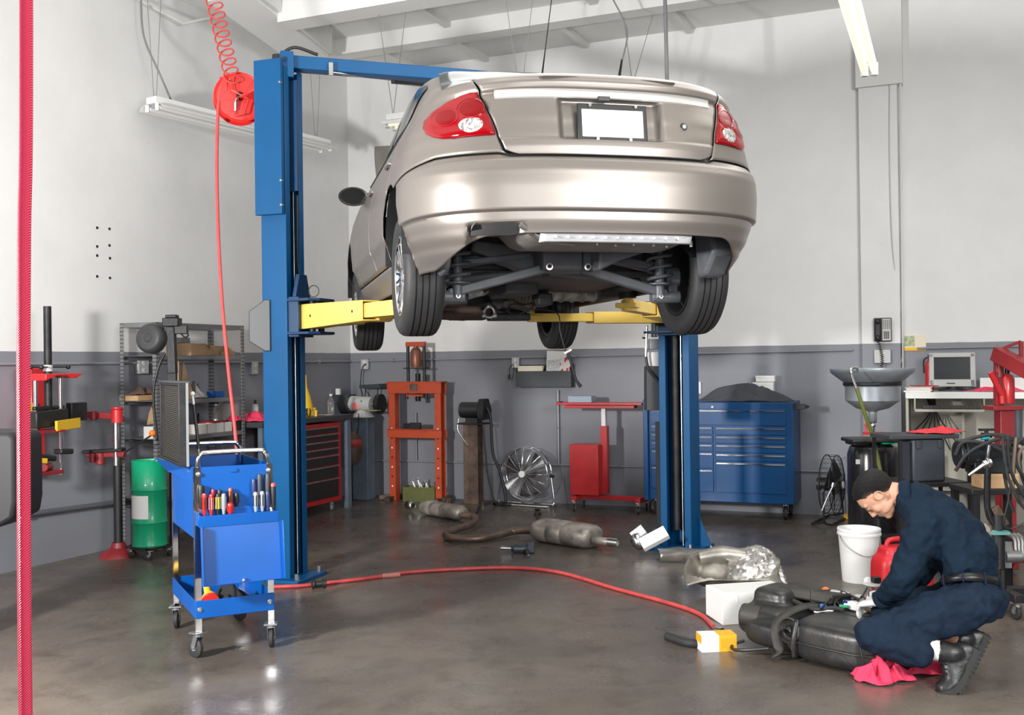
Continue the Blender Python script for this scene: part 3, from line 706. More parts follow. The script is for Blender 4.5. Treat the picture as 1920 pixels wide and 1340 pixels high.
def c_of_x(x, z): return math.asin(min(1, (abs(x)/interp(WW, z)))**(NEXP/2))/(PI/2)
def c_of_b(b, z):
    b0 = interp(B0, z)
    if b >= b0+AD: return 1+(b-(b0+AD))/(2.75-(b0+AD))
    q = 1-(b-b0)/AD; return math.acos(max(0, q)**(NEXP/2))/(PI/2)
ARCH = [(0.0, 0.305, 0.338), (2.62, 0.305, 0.338)]
def cut_arches(o):
    bm = bmesh.new(); bm.from_mesh(o.data); kill = set()
    for v in bm.verts:
        if abs(v.co.x) < 0.6: continue
        for (b, z, R) in ARCH:
            d = math.hypot(v.co.y-b, v.co.z-z)
            if d < R-0.036: kill.add(v)
            elif d < R: k = R/d; v.co.y = b+(v.co.y-b)*k; v.co.z = z+(v.co.z-z)*k
    fs = [f for f in bm.faces if any(v in kill for v in f.verts)]
    bmesh.ops.delete(bm, geom=fs, context='FACES'); bm.to_mesh(o.data); bm.free()
    return o
def panel(name, m, cfun0, cfun1, z0f, z1f, nu, nv, off=0.0, par=None, solid=0.005, cut=True, dep=None, sgn=1, lab=None):
    """rows in c, z limits may depend on c fraction ; cfun(z) -> c"""
    rows = []
    for j in range(nv+1):
        row = []
        for i in range(nu+1):
            fu, fv = i/nu, j/nv
            z0 = z0f(fu) if callable(z0f) else z0f; z1 = z1f(fu) if callable(z1f) else z1f
            z = z0+(z1-z0)*fv
            ca = cfun0(z) if callable(cfun0) else cfun0; cb_ = cfun1(z) if callable(cfun1) else cfun1
            c = ca+(cb_-ca)*fu; p = S(c*sgn, z, off)
            if dep: p = dep(p, c)
            row.append(p)
        rows.append(row)
    b = MB().grid(rows)
    o = b.build(name, m, par or car, smooth=50)
    if cut: cut_arches(o)
    if solid:
        k = o.modifiers.new('solid', 'SOLIDIFY'); k.thickness = solid; k.offset = 0
    return o
# inner dark shell under the seams
for sg in (1, -1):
    panel('inner_shell', M['black'], 0.0, 3.0, 0.30, 0.94, 120, 18, off=-0.014, sgn=sg, solid=0, dep=lambda p, c: V(p.x, p.y+(0.05 if abs(p.x) < 0.30 and p.z > 0.66 else 0), p.z))
# bumper bottom and seam
def cB(b): return lambda z: c_of_b(b, z)
ARB = -0.10
def zbot_c(c):
    if c < 0.36: return 0.300
    if c < 0.74: t = (c-0.36)/0.38; t = t*t*(3-2*t)*0.6+t*0.4; return 0.300-0.13*t
    return 0.17
def zseam_c(c):
    if c < 0.265: return 0.634
    if c < 0.30: return 0.634+0.014*(c-0.265)/0.035
    return 0.648-0.050*min(1, max(0, (c-0.6)/0.4))
# bumper is one wrapped skin from arch to arch
cmax = 0.985
rows = []
NU, NV = 150, 50
def bumper_pt(cs, fv, off=0.0):
    c = abs(cs); z0, z1 = zbot_c(c), zseam_c(c); z = (z0+(0.391-z0)*fv/0.4 if fv <= 0.4 else (0.391+0.011*(fv-0.4)/0.06 if fv <= 0.46 else 0.402+(z1-0.402)*(fv-0.46)/0.54)); p = S(cs, z, off)
    # square scoop for the tail pipe at the lower left
    if -0.63 < p.x < -0.41 and z < 0.35:
        t = min(1, (p.x+0.63)/0.03, (-0.41-p.x)/0.03, (0.35-z)/0.02); p.y += 0.055*t; p.z += 0.0
    if fv > 0.985: p.y += 0.006; p.z -= 0.001
    return p
for j in range(NV+1): rows.append([bumper_pt(-cmax+2*cmax*i/NU, j/NV) for i in range(NU+1)])
bp_ = MB().grid(rows).build('rear_bumper', PAINT, car, smooth=50); cut_arches(bp_)
k = bp_.modifiers.new('solid', 'SOLIDIFY'); k.thickness = 0.006; k.offset = -1
# ledge on top of bumper under the lid
rows = []
for off in (0.0, -0.05): rows.append([S((-0.3+0.6*i/40), 0.632, 0)+V(0, -off*1.0, 0) for i in range(41)])
MB().grid(rows).build('bumper_ledge', PAINT, bp_, smooth=None)
# quarter panels
def lid_edge(z): return interp([(.64,.455),(.66,.475),(.735,.497),(.93,.553),(.99,.575)], z)
for sg in (1, -1):
    q = panel('quarter_panel', PAINT, lambda z: c_of_x(lid_edge(z)+0.008, z), cB(0.12), lambda f: zseam_c(lerp(c_of_x(.47, .65), c_of_b(.12, .65), f))+0.004, 0.985, 70, 22, sgn=sg)
    rd = panel('rear_door', PAINT, cB(0.128), cB(1.03), 0.285, 0.945, 44, 30, sgn=sg)
    MB().tube([S(sg*c_of_b(b_, .79), .79, dd_) for b_, dd_ in ((.19, 0.0), (.21, .016), (.33, .016), (.36, 0.0))], 0.009, 8, smooth=4).build('handle', PAINT, rd)
    fd = panel('front_door', PAINT, cB(1.038), cB(2.02), 0.285, 0.945, 44, 26, sgn=sg)
    MB().tube([S(sg*c_of_b(b_, .79), .79, dd_) for b_, dd_ in ((1.1, 0.0), (1.12, .016), (1.24, .016), (1.27, 0.0))], 0.009, 8, smooth=4).build('handle', PAINT, fd)
    panel('front_fender', PAINT, cB(2.028), 2.35, 0.285, 0.93, 50, 30, sgn=sg)
    panel('sill', PAINT, cB(0.0), cB(2.6), 0.15, 0.278, 90, 8, sgn=sg)
    panel('front_bumper', PAINT, 2.1, 3.0, 0.18, 0.62, 24, 14, sgn=sg)
    # wheel arch liner
    for (b_, z_, R) in ARCH:
        r_ = MB(); rws = []
        for x in (sg*0.856, sg*0.60): rws.append([V(x, b_+math.cos(a)*(R+0.001), z_+math.sin(a)*(R+0.001)) for a in [(-0.12+(PI+0.24)*i/28) for i in range(29)]])
        r_.grid(rws); r_.build('wheel_arch_liner', M['black'], car, smooth=60)
        MB().grid([[V(sg*0.60, b_, z_)+V(0, math.cos(a)*(R+0.004), math.sin(a)*(R+0.004)) for a in [(-0.12+(PI+0.24)*i/28) for i in range(29)]], [V(sg*0.60, b_, z_+0.12)]*29]).build('inner_wheelhouse', M['black'], car, smooth=None)
# trunk lid
def lid_prof(x, z):
    p = SX(x, z)
    ax_ = abs(x-0.0)
    sx_ = min(1, max(0, (0.245-ax_)/0.035)); sx_ = sx_*sx_*(3-2*sx_)
    sz_ = min(1, max(0, (z-0.705)/0.02), max(0, (0.905-z)/0.015)); sz_ = max(0, min(1, sz_))
    p.y += 0.034*sx_*sz_
    if z < 0.716: p.y -= 0.012*min(1, (0.716-z)/0.006)*min(1, (z-0.642)/0.05+0.25)
    return p
rows = []
NVL = 60
for j in range(NVL+1):
    z = 0.642+(0.99-0.642)*j/NVL; e = lid_edge(z)-(0.0 if z > 0.67 else 0.04*((0.67-z)/0.028)**2)
    rows.append([lid_prof(-e+2*e*i/90, z) for i in range(91)])
for db_, dz_ in ((0.012, 0.012), (0.035, 0.022), (0.08, 0.030), (0.2, 0.040), (0.40, 0.052), (0.58, 0.062)):
    rows.append([V(-lid_edge(.99)+2*lid_edge(.99)*i/90, SX(-lid_edge(.99)+2*lid_edge(.99)*i/90, .99).y*(1-min(1, db_/0.4))+(-.87)*min(1, db_/0.4)+db_, 0.99+dz_*(1-0.45*abs(-1+i/45)**2.5)) for i in range(91)])
lid = MB().grid(rows).build('trunk_lid', PAINT, car, smooth=60)
k = lid.modifiers.new('solid', 'SOLIDIFY'); k.thickness = 0.004; k.offset = -1
# added strip below the lip: its reflected highlight put into a bright colour
rows = [[SX(-0.50+1.0*i/60, z, 0.006 if 0 < q_ < 4 else 0.0)+V(0, 0, 0) for i in range(61)] for q_, z in enumerate((0.896, 0.901, 0.915, 0.929, 0.935))]
MB().grid(rows).build('lip_highlight', mat('lip_highlight_white', (0.72, 0.71, 0.69), 0.22, 0.6), lid, smooth=60)
# plate, frame, lock, lamp
def plate_rect(x0, x1, z0, z1, y, th): return MB().prism([(x0, z0), (x1, z0), (x1, z1), (x0, z1)], V(0, y, 0), V(1, 0, 0), V(0, 0.10, 1), th)
plt = MB().box((0, 0, 0), (0.320, 0.012, 0.172)).build('plate_frame', M['black'], lid, bevel=0.008); plt.location = (0.005, -0.884, 0.787); plt.rotation_euler = (math.radians(-6), 0, 0)
# plate must be a sub-part beside the frame (two levels below the car)
pw = MB().box((0, 0, 0), (0.282, 0.008, 0.124)).build('license_plate', M['paper'], lid, bevel=0.004); pw.location = (0.005, -0.8885, 0.785); pw.rotation_euler = (math.radians(-6), 0, 0)
for x_, z_ in ((-.10, .862), (.11, .862), (-.07, .714), (.08, .714)):
    MB().cyl((x_, -0.895-(0.862-z_)*0.10, z_), (x_, -0.882-(0.862-z_)*0.1, z_), 0.007, seg=10).build('screw', M['chrome'], lid)
lk = SX(0.345, 0.79)
MB().lathe([(0.0005, 0.006), (0.011, 0.006), (0.012, 0.003), (0.018, 0.004), (0.019, 0.0), (0.0005, 0)], o=lk+V(0, -0.0, 0), axis=(0, -1, 0), seg=24).build('lock_ring', M['black'], lid)
MB().cyl(lk+V(0, -0.004, 0), lk+V(0, -0.009, 0), 0.009, seg=16).build('trunk_lock', M['chrome'], lid)
MB().box((-0.03, -0.872, 0.895), (0.055, 0.02, 0.022)).build('plate_lamp', M['black'], lid, bevel=0.003)
# tail lamps
xo = [(.728,.66),(.738,.715),(.755,.748),(.78,.768),(.81,.774),(.845,.768),(.875,.742),(.905,.69),(.925,.63),(.934,.59)]
for sg in (1, -1):
    rows = []
    for j in range(29):
        z = 0.730+(0.934-0.730)*j/28; xi, x1 = lid_edge(z)+0.012, interp(xo, z)
        row = []
        for i in range(31):
            f = i/30; x = xi+(x1-xi)*f
            edge = min(1, min(f, 1-f)*9, min(j, 28-j)/3.0); row.append(SX(sg*x, z, 0.003+0.013*math.sqrt(max(0, edge))))
        rows.append(row)
    lamp = MB().grid(rows).build('tail_lamp', LENS, car, smooth=70)
    k = lamp.modifiers.new('solid', 'SOLIDIFY'); k.thickness = 0.004; k.offset = -1
    def disc(cx, cz, rx, rz_, off, name, m, ring=None):
        rws = []
        for rr in ([0.001, 0.35, 0.7, 1.0] if ring is None else [ring, 1.0]):
            rws.append([SX(sg*(cx+math.cos(a)*rx*rr), cz+math.sin(a)*rz_*rr, off-(0.004 if rr > 0.99 else 0)) for a in [2*PI*k_/28 for k_ in range(28)]])
        return MB().grid(rws, close=True).build(name, m, lamp, smooth=70)
    disc(0.595, 0.858, 0.052, 0.047, 0.023, 'reflector', LENSD); disc(0.595, 0.858, 0.056, 0.051, 0.024, 'reflector_ring', LENS, ring=0.9)
    disc(0.690, 0.835, 0.050, 0.047, 0.023, 'reflector', LENSD); disc(0.690, 0.835, 0.054, 0.051, 0.024, 'reflector_ring', LENS, ring=0.9)
    disc(0.600, 0.782, 0.050, 0.036, 0.024, 'reversing_lens', CLEARL)
# upper body
ZT = [(-.86,.992),(-.80,1.000),(-.55,1.018),(-.25,1.045),(-.12,1.10),(.15,1.24),(.45,1.36),(.75,1.415),(1.1,1.432),(1.45,1.41),(1.75,1.34),(2.1,1.17),(2.4,1.03),(2.5,.99)]
def section(b, n=22):
    zt_ = interp(ZT, b)
    cc = c_of_b(max(b, -0.835), 0.985)
    base = S(cc, 0.985); base = V(base.x if b > -.8 else base.x, b, 0.985); Wd = max(0.02, S(c_of_b(b, 0.985), 0.985).x if b > interp(B0, .985)+1e-3 else 0.02)
    k = min(1, max(0, (zt_-1.06)/0.30))
    A = V(Wd, b, 0.985); Bp = V(lerp(Wd*0.90, 0.575, k), b, lerp(lerp(0.985, zt_, 0.62), zt_-0.055, k)); Cp = V(0.30, b, zt_-0.008); D = V(0, b, zt_)
    pts = spline([A, Bp, Cp, D], n//3)
    return pts
bs = [interp(B0, .985)+0.004]+[-.86+.02*i for i in range(0, 25)]+[-.36+0.05*i for i in range(1, 58)]
bs = sorted(set(round(x, 4) for x in bs if x >= interp(B0, .985)+0.003))
rows = []
for b_ in bs:
    h = section(b_); rows.append([V(-p.x, p.y, p.z) for p in h]+[p for p in reversed(h[:-1])])
ub = MB().grid(rows).build('roof_and_deck', PAINT, car, smooth=60)
# glass
def glass(name, fs, b0_, b1_, i0, i1, side):
    rws = []
    for k_ in range(int((b1_-b0_)/0.04)+2):
        b_ = b0_+(b1_-b0_)*k_/(int((b1_-b0_)/0.04)+1); h = section(b_); L_ = len(h)-1
        if side == 0: full = [V(-p.x, p.y, p.z) for p in h]+[p for p in reversed(h[:-1])]; seg_ = full[i0:len(full)-i0]
        else: seg_ = [V(side*p.x, p.y, p.z) for p in h[i0:i1+1]]
        rws.append([p+(V(0, -0.012, 0.012) if side == 0 and b_ < 1.2 else (V(0, 0.012, 0.012) if side == 0 else V(side*0.006, 0, 0.004))) for p in seg_])
    return MB().grid(rws).build(name, GLASS, car, smooth=70)
glass('rear_window', None, -0.16, 0.50, 8, 0, 0)
glass('windshield', None, 1.62, 2.30, 8, 0, 0)
for sg in (-1, 1):
    glass('side_window', None, 0.33, 1.0, 1, 6, sg); glass('side_window', None, 1.06, 1.78, 1, 6, sg)
    # dark window frame line
    MB().tube([S(sg*c_of_b(b_, .985), .985, 0.006) for b_ in [0.2+0.1*i for i in range(20)]], 0.007, 6).build('belt_moulding', M['black'], car)
# open hood, front grille block
hd = MB()
rows = []
for j in range(9):
    f = j/8; yy = lerp(2.42, 3.28, f); zz = lerp(0.99, 1.52, f)+0.05*math.sin(f*PI); ww_ = lerp(0.66, 0.60, f**2)
    rows.append([V(-ww_+2*ww_*i/12, yy, zz+0.03*(1-((i-6)/6)**2)) for i in range(13)])
hd.grid(rows); hd.build('hood', PAINT, car, smooth=60, solid=0.03)
MB().cyl((0.55, 3.2, 0.80), (0.55, 3.0, 1.35), 0.006, seg=6).build('hood_prop', M['iron'], car)
# mirrors
for sg in (-1, 1):
    mc = V(sg*0.895, 1.86, 0.88)
    mm = MB(); mm.lathe([(0.001, 0.07), (0.055, 0.062), (0.082, 0.035), (0.09, 0.0), (0.086, -0.012), (0.07, -0.006)], o=(0, 0, 0), axis=(0, 1, 0), seg=28, sx=1.12, sy=0.72)
    o = mm.build('mirror', M['black'], car, smooth=60); o.location = mc
    g = MB().lathe([(0.0005, 0.0), (0.08, 0.0)], axis=(0, -1, 0), seg=28, sx=1.12, sy=0.72).build('mirror_glass', mat('mirror_glass', (0.10, 0.11, 0.11), 0.05, 0.9), o)
    g.location = (0, -0.008, 0)
    MB().bar((mc.x-sg*0.08, 1.87, 0.875), (sg*0.80, 1.92, 0.90), 0.05, 0.035).build('mirror_arm', M['black'], car, bevel=0.006)
# wheels
def car_wheel(x, b_, zc, sg, name='wheel'):
    o = bpy.data.objects
    R, w = 0.305, 0.195
    prof = [(0.20, -w*0.40), (0.235, -w*0.50), (0.272, -w*0.50), (0.292, -w*0.44), (0.302, -w*0.36)]
    # tread with four grooves
    for g in (-0.24, -0.08, 0.08, 0.24):
        prof += [(R, w*(g-0.022)), (R-0.009, w*(g-0.016)), (R-0.009, w*(g+0.016)), (R, w*(g+0.022))]
    prof += [(0.302, w*0.36), (0.292, w*0.44), (0.272, w*0.50), (0.235, w*0.50), (0.20, w*0.40), (0.19, 0.0), (0.20, -w*0.40)]
    t_ = MB().lathe(prof, axis=(1, 0, 0), seg=72)
    ty = t_.build('wheel', TYRE, car, smooth=35); ty.location = (x, b_, zc)
    rim = MB()
    rim.lathe([(0.205, sg*w*0.44), (0.198, sg*w*0.46), (0.188, sg*w*0.42), (0.18, sg*w*0.30), (0.172, sg*w*0.10)], axis=(1, 0, 0), seg=48)
    for k_ in range(7):
        a = 2*PI*k_/7; d = V(0, math.cos(a), math.sin(a)); tv = V(0, -math.sin(a), math.cos(a))
        for s2 in (-1, 1):
            rim.bar(V(sg*w*0.34, 0, 0)+d*0.04+tv*s2*0.008, V(sg*w*0.38, 0, 0)+d*0.184+tv*s2*0.026, 0.018, 0.022, up=(1, 0, 0))
    rim.lathe([(0.0005, sg*w*0.40), (0.03, sg*w*0.40), (0.045, sg*w*0.36), (0.06, sg*w*0.26), (0.06, sg*w*0.15)], axis=(1, 0, 0), seg=30)
    rim.build('rim', M['chrome'], ty, smooth=40, bevel=0.002)
    MB().lathe([(0.205, -sg*w*0.44), (0.185, -sg*w*0.42), (0.172, -sg*w*0.30), (0.172, sg*w*0.12)], axis=(1, 0, 0), seg=48).build('rim_barrel', M['iron'], ty)
    MB().lathe([(0.0005, -sg*w*0.02), (0.170, -sg*w*0.02), (0.170, -sg*w*0.06), (0.0005, -sg*w*0.10)], axis=(1, 0, 0), seg=30).build('backing_plate', M['black'], ty)
    MB().lathe([(0.0005, -sg*w*0.05), (0.14, -sg*w*0.05), (0.14, -sg*w*0.12), (0.0005, -sg*w*0.12)], axis=(1, 0, 0), seg=30).build('brake_disc', M['iron'], ty)
    return ty
zR = 1.626-1.74+0.305; zF = 1.590-1.74+0.305
car_wheel(-0.735, 0, zR, -1); car_wheel(0.735, 0, zR, 1); car_wheel(-0.735, 2.62, zF, -1); car_wheel(0.735, 2.62, zF, 1)
# ---------------- underbody
fp = MB()
fp.box((0, 1.3, 0.24), (1.36, 1.9, 0.04)); fp.box((0, -0.10, 0.50), (1.0, 1.1, 0.03)); fp.box((0, 0.40, 0.36), (1.3, 0.04, 0.28))
fp.build('floor_pan', UNDER, car, bevel=0.01)
fp = MB().box((0, 2.75, 0.55), (1.0, 1.1, 0.5)).build('engine_bay_block', UNDER, car, bevel=0.02)
# trunk floor: silver flange and brownish pan
rows = []
for j, (y_, z_) in enumerate(((-0.925, .320), (-0.905, .300), (-0.885, .272), (-0.872, .266))):
    rows.append([V(x, y_+0.06*(x/0.5)**4, z_+(0.012 if abs(x) > 0.40 else 0)) for x in [-0.33+0.70*i/26 for i in range(27)]])
fl_ = MB().grid(rows).build('rear_flange', SILV, car, smooth=60, solid=0.004)
for i in range(11):
    q = V(-0.26+0.056*i, -0.895, 0.286); MB().sphere(q, 0.0065, 8, 5).build('spot_weld', SILV, fl_)
PAN = mat('trunk_pan_taupe', (0.26, 0.25, 0.24), 0.42, 0.3, var=0.3, vscale=10)
rows = []
for y_, z_ in ((-0.888, .295), (-0.80, .275), (-0.62, .265), (-0.50, .27), (-0.42, .33), (-0.35, .50)):
    rows.append([V(x, y_, z_+(0.10*min(1, max(0, (abs(x)-0.36)/0.1)))) for x in [-0.50+1.0*i/24 for i in range(25)]])
pn = MB().grid(rows).build('trunk_pan', PAN, car, smooth=50, solid=0.004)
for x_, y_ in ((-.18, -.80), (-.05, -.82), (.05, -.78), (.12, -.82), (.22, -.80), (.30, -.76), (.40, -.80)):
    MB().cyl((x_, y_, 0.262), (x_, y_, 0.29), 0.008, seg=6).build('bolt', M['steel'], pn)
# exhaust heat channel (curved metal shape at left)
rows = []
for j in range(14):
    f = j/13; y_ = lerp(-0.83, -0.35, f); xc_ = lerp(-0.52, -0.26, f*f*(3-2*f)); zz = 0.325-0.03*math.sin(f*PI)+0.05*f
    rows.append([V(xc_+math.cos(a)*0.10, y_, zz+math.sin(a)*0.05) for a in [PI*k_/10 for k_ in range(11)]])
MB().grid(rows).build('heat_channel', mat('heat_channel_steel', (0.22, 0.205, 0.19), 0.5, 0.6, var=0.3), car, smooth=60, solid=0.006)
MB().tube([V(-.42, -.905, .335), V(-.385, -.89, .315), V(-.33, -.86, .288), V(-.26, -.84, .274), V(-.16, -.82, .268)], 0.013, 10, smooth=5).build('channel_rib', mat('heat_channel_steel', (0, 0, 0)), car)
# inner fenders behind bumper ends, mud flaps
for sg in (-1, 1):
    MB().prism([(-0.50, 0.17), (-0.40, 0.15), (-0.36, 0.42), (-0.55, 0.42), (-0.60, 0.26)], V(-0.70 if sg < 0 else 0.60, 0, 0), V(0, 1, 0), V(0, 0, 1), 0.045 if sg < 0 else 0.12).build('splash_guard', SUBM, car, bevel=0.02)
# subframe
sf = MB()
sf.box((0.02, -0.06, 0.275), (0.30, 0.26, 0.13))
for sg in (-1, 1):
    sf.prism([(0.12, 0.195), (0.12, 0.34), (0.44, 0.38), (0.46, 0.32), (0.24, 0.25)], V(0, -0.16 if sg > 0 else 0.0, 0), V(sg, 0, 0), V(0, 0, 1), 0.16)
sbf = sf.build('rear_subframe', SUBM, car, bevel=0.012)
MB().box((0.075, -0.195, 0.275), (0.006, 0.012, 0.13)).build('seam', M['black'], sbf)
for x_, z_ in ((-.10, .325), (-.10, .225), (.105, .325), (.10, .225)):
    bb = MB().cyl((x_, -0.19, z_), (x_, -0.202, z_), 0.018, seg=20).build('washer', M['steel'], sbf); MB().cyl((x_, -0.20, z_), (x_, -0.212, z_), 0.010, seg=6).build('bolt', M['iron'], sbf)
for sg in (-1, 1):
    # lower control arm, upper arm, toe link
    MB().bar((sg*0.10, -0.10, 0.225), (sg*0.58, -0.03, 0.10), 0.05, 0.048).build('control_arm', SUBM, car, bevel=0.008)
    MB().bar((sg*0.14, 0.02, 0.30), (sg*0.62, 0.05, 0.25), 0.07, 0.035).build('upper_arm', SUBM, car, bevel=0.008)
    MB().bar((sg*0.18, 0.12, 0.33), (sg*0.58, 0.12, 0.25), 0.03, 0.055).build('lateral_link', SUBM, car, bevel=0.008)
    MB().cyl((sg*0.02, 0.25, 0.24), (sg*0.60, 0.42, 0.20), 0.022, seg=12).build('trailing_link', SUBM, car)
    xs_ = sg*0.54
    sh = MB().cyl((xs_, -0.05, 0.08), (xs_, -0.06, 0.28), 0.026, seg=16).cyl((xs_, -0.06, 0.28), (xs_, -0.06, 0.46), 0.018, seg=14).build('shock_absorber', SUBM, car)
    pts = []
    for i in range(0, 5*16+1):
        a = 2*PI*i/16; pts.append(V(xs_+math.cos(a)*0.062, -0.055+math.sin(a)*0.062, 0.15+0.26*i/80))
    MB().tube(pts, 0.0095, 8).build('coil_spring', SUBM, sh)
    MB().lathe([(0.03, 0), (0.066, 0.008), (0.066, 0.014), (0.03, 0.02)], o=(xs_, -0.055, 0.14), seg=24).build('spring_seat', SUBM, sh)
    k2 = MB().cyl((sg*0.50, -0.03, 0.085), (sg*0.66, -0.03, 0.085), 0.032, seg=18); k2.cyl((sg*0.58, 0.0, 0.19), (sg*0.66, 0.0, 0.19), 0.06, seg=20); k2.box((sg*0.62, -0.01, 0.14), (0.05, 0.07, 0.12))
    kk = k2.build('knuckle', SUBM, car, bevel=0.006)
    MB().cyl((xs_, -0.066, 0.085), (xs_, -0.075, 0.085), 0.012, seg=6).build('bolt', M['steel'], kk)
    MB().tube([V(sg*0.62, 0.06, 0.16), V(sg*0.60, 0.10, 0.24), V(sg*0.48, 0.10, 0.40)], 0.006, 6, smooth=5).build('brake_hose', M['black'], car)
# exhaust parts, transmission and engine seen from behind
def cpx(px, py, b_):
    d = ray(px, py); p0 = CARO+CFW*b_; t_ = (p0-CAM).dot(CFW)/d.dot(CFW); P_ = CAM+d*t_; q = P_-CARO
    return V(q.dot(CRT), q.dot(CFW), q.z)
en = MB(); en.box((0.0, 2.45, 0.22), (0.9, 0.45, 0.24)); en.cyl((0.18, 2.0, 0.22), (0.18, 2.6, 0.22), 0.11, seg=20)
en.build('engine', UNDER, car, bevel=0.02)
q_ = cpx(975, 562, 1.62); Rr = Matrix.Rotation(0.28, 3, 'Y')
ga = MB().box(q_, (0.19, 0.2, 0.11), rot=Rr)
for k_ in range(8): ga.box(q_+Rr @ V(-0.08+0.023*k_, -0.105, 0.0), (0.008, 0.02, 0.11), rot=Rr)
ga.build('ribbed_sump', mat('brown_cast_metal', (0.20, 0.165, 0.12), 0.42, 0.5, var=0.4), car, bevel=0.002)
a1, a2 = cpx(1020, 548, 1.6), cpx(1130, 552, 1.75)
gb = MB().cyl(a1, a2, 0.062, 0.045, seg=20)
for k_ in range(5): gb.ring(a1.lerp(a2, 0.1+0.18*k_), 0.064-0.003*k_, 0.006, axis=a2-a1, seg=20)
gb.build('transmission', ALU, car, bevel=0.004)
gc = MB(); gc.tube([cpx(862, 556, 1.5), cpx(905, 552, 1.5), cpx(925, 538, 1.5), cpx(965, 532, 1.5), cpx(1010, 538, 1.5)], 0.012, 8, smooth=5)
gc.bar(cpx(858, 560, 1.52), cpx(905, 548, 1.52), 0.1, 0.045).bar(cpx(915, 535, 1.55), cpx(990, 525, 1.55), 0.14, 0.02)
gc.build('heat_shield_strip', ALU, car, bevel=0.004)
cs = MB()
for x_, y_, r_ in ((940, 552, .03), (950, 570, .022), (935, 575, .016)): cs.cyl(cpx(x_, y_, 1.50), cpx(x_, y_, 1.60), r_, seg=16)
cs.build('cast_bracket', UNDER, car)
hoist_pts = [V(-0.30, 1.9, 0.10), V(-0.17, 1.75, 0.09), V(-0.09, 1.56, 0.085), V(-0.055, 1.5, 0.08)]
cv = MB().tube(hoist_pts, [0.05, 0.055, 0.035, 0.026], 16)
cv.build('catalytic_pipe', M['rust'], car)
fc = V(-0.05, 1.48, 0.08)
fg = MB(); x_ = V(1, 0, 0); y_ = V(0, 0.15, 1)
outer = []
for k_ in range(36):
    a = 2*PI*k_/36; rr = 0.042+0.018*max(0, math.cos(3*(a-PI/6+PI)))**2; outer.append((math.cos(a)*rr, math.sin(a)*rr))
inner = [(math.cos(2*PI*k_/36)*0.026, math.sin(2*PI*k_/36)*0.026) for k_ in range(36)]
vs = [fc+x_*p[0]+y_*p[1] for p in outer]+[fc+x_*p[0]+y_*p[1] for p in inner]
fg.add(vs, [(i, (i+1) % 36, 36+(i+1) % 36, 36+i) for i in range(36)])
fg.build('exhaust_flange', ALU, car, solid=0.010)
MB().cyl(fc, fc+V(0, 0.10, 0.005), 0.0265, seg=24, cap=False).build('pipe_mouth', M['rust'], car)
pi_ = MB().cyl((-0.52, 0.5, 0.07), (-0.28, 2.3, 0.10), 0.012, seg=10).cyl((-0.60, 2.2, 0.12), (0.62, 2.25, 0.12), 0.018, seg=12); pi_.build('brake_line', M['iron'], car)
for q_, (p_, s_) in enumerate((((-0.33, 1.2, 0.16), (0.14, 0.2, 0.10)), ((0.02, 1.1, 0.20), (0.2, 0.5, 0.08)), ((0.30, 1.5, 0.16), (0.10, 0.3, 0.08)), ((-0.10, 2.0, 0.08), (0.26, 0.12, 0.06)), ((0.20, 2.0, 0.07), (0.3, 0.12, 0.05)))):
    MB().box(p_, s_).build('underbody_bracket', UNDER, car, bevel=0.012)
for q_ in range(7):
    MB().cyl((-0.34+0.022*q_, 1.68, 0.17), (-0.34+0.022*q_, 1.68, 0.23), 0.006, seg=8).build('stud', M['steel'], car)
# crossing struts / long dark panel toward the right
MB().prism([(-0.05, 0.12), (0.62, 0.24), (0.62, 0.29), (-0.05, 0.16)], V(0.0, 2.1, 0), V(1, 0, 0), V(0, 0, 1), 0.05).build('crossmember', UNDER, car, bevel=0.006)
# wiring hanging below the car
WI = MB().tube([V(0.12, 1.5, 0.26), V(0.09, 1.45, 0.18), V(0.17, 1.45, 0.13), V(0.28, 1.45, 0.16), V(0.30, 1.45, 0.23), V(0.22, 1.45, 0.26)], 0.006, 6, smooth=6)
WI.tube([V(0.30, 1.45, 0.22), V(0.24, 1.42, 0.12), V(0.12, 1.42, 0.06), V(0.06, 1.42, 0.09), V(0.10, 1.42, 0.13), V(0.20, 1.42, 0.10)], 0.005, 6, smooth=6)
zc_ = [(1042, 585), (1050, 620), (1058, 650), (1062, 660)]
WI.tube([V(0.14, 1.42, 0.10)]+[cpx(px, py, 1.42) for px, py in zc_], 0.004, 6, smooth=4)
wi = WI.build('wiring', M['black'], car)
MB().bar(cpx(1058, 662, 1.42), cpx(1071, 655, 1.42), 0.018, 0.014).build('connector', M['white'], wi)
MB().tube([cpx(1065, 660, 1.42), cpx(1072, 685, 1.42), cpx(1080, 712, 1.42), cpx(1089, 725, 1.42)], [0.007, 0.009, 0.009, 0.013], 8).build('sleeve', M['black'], wi)
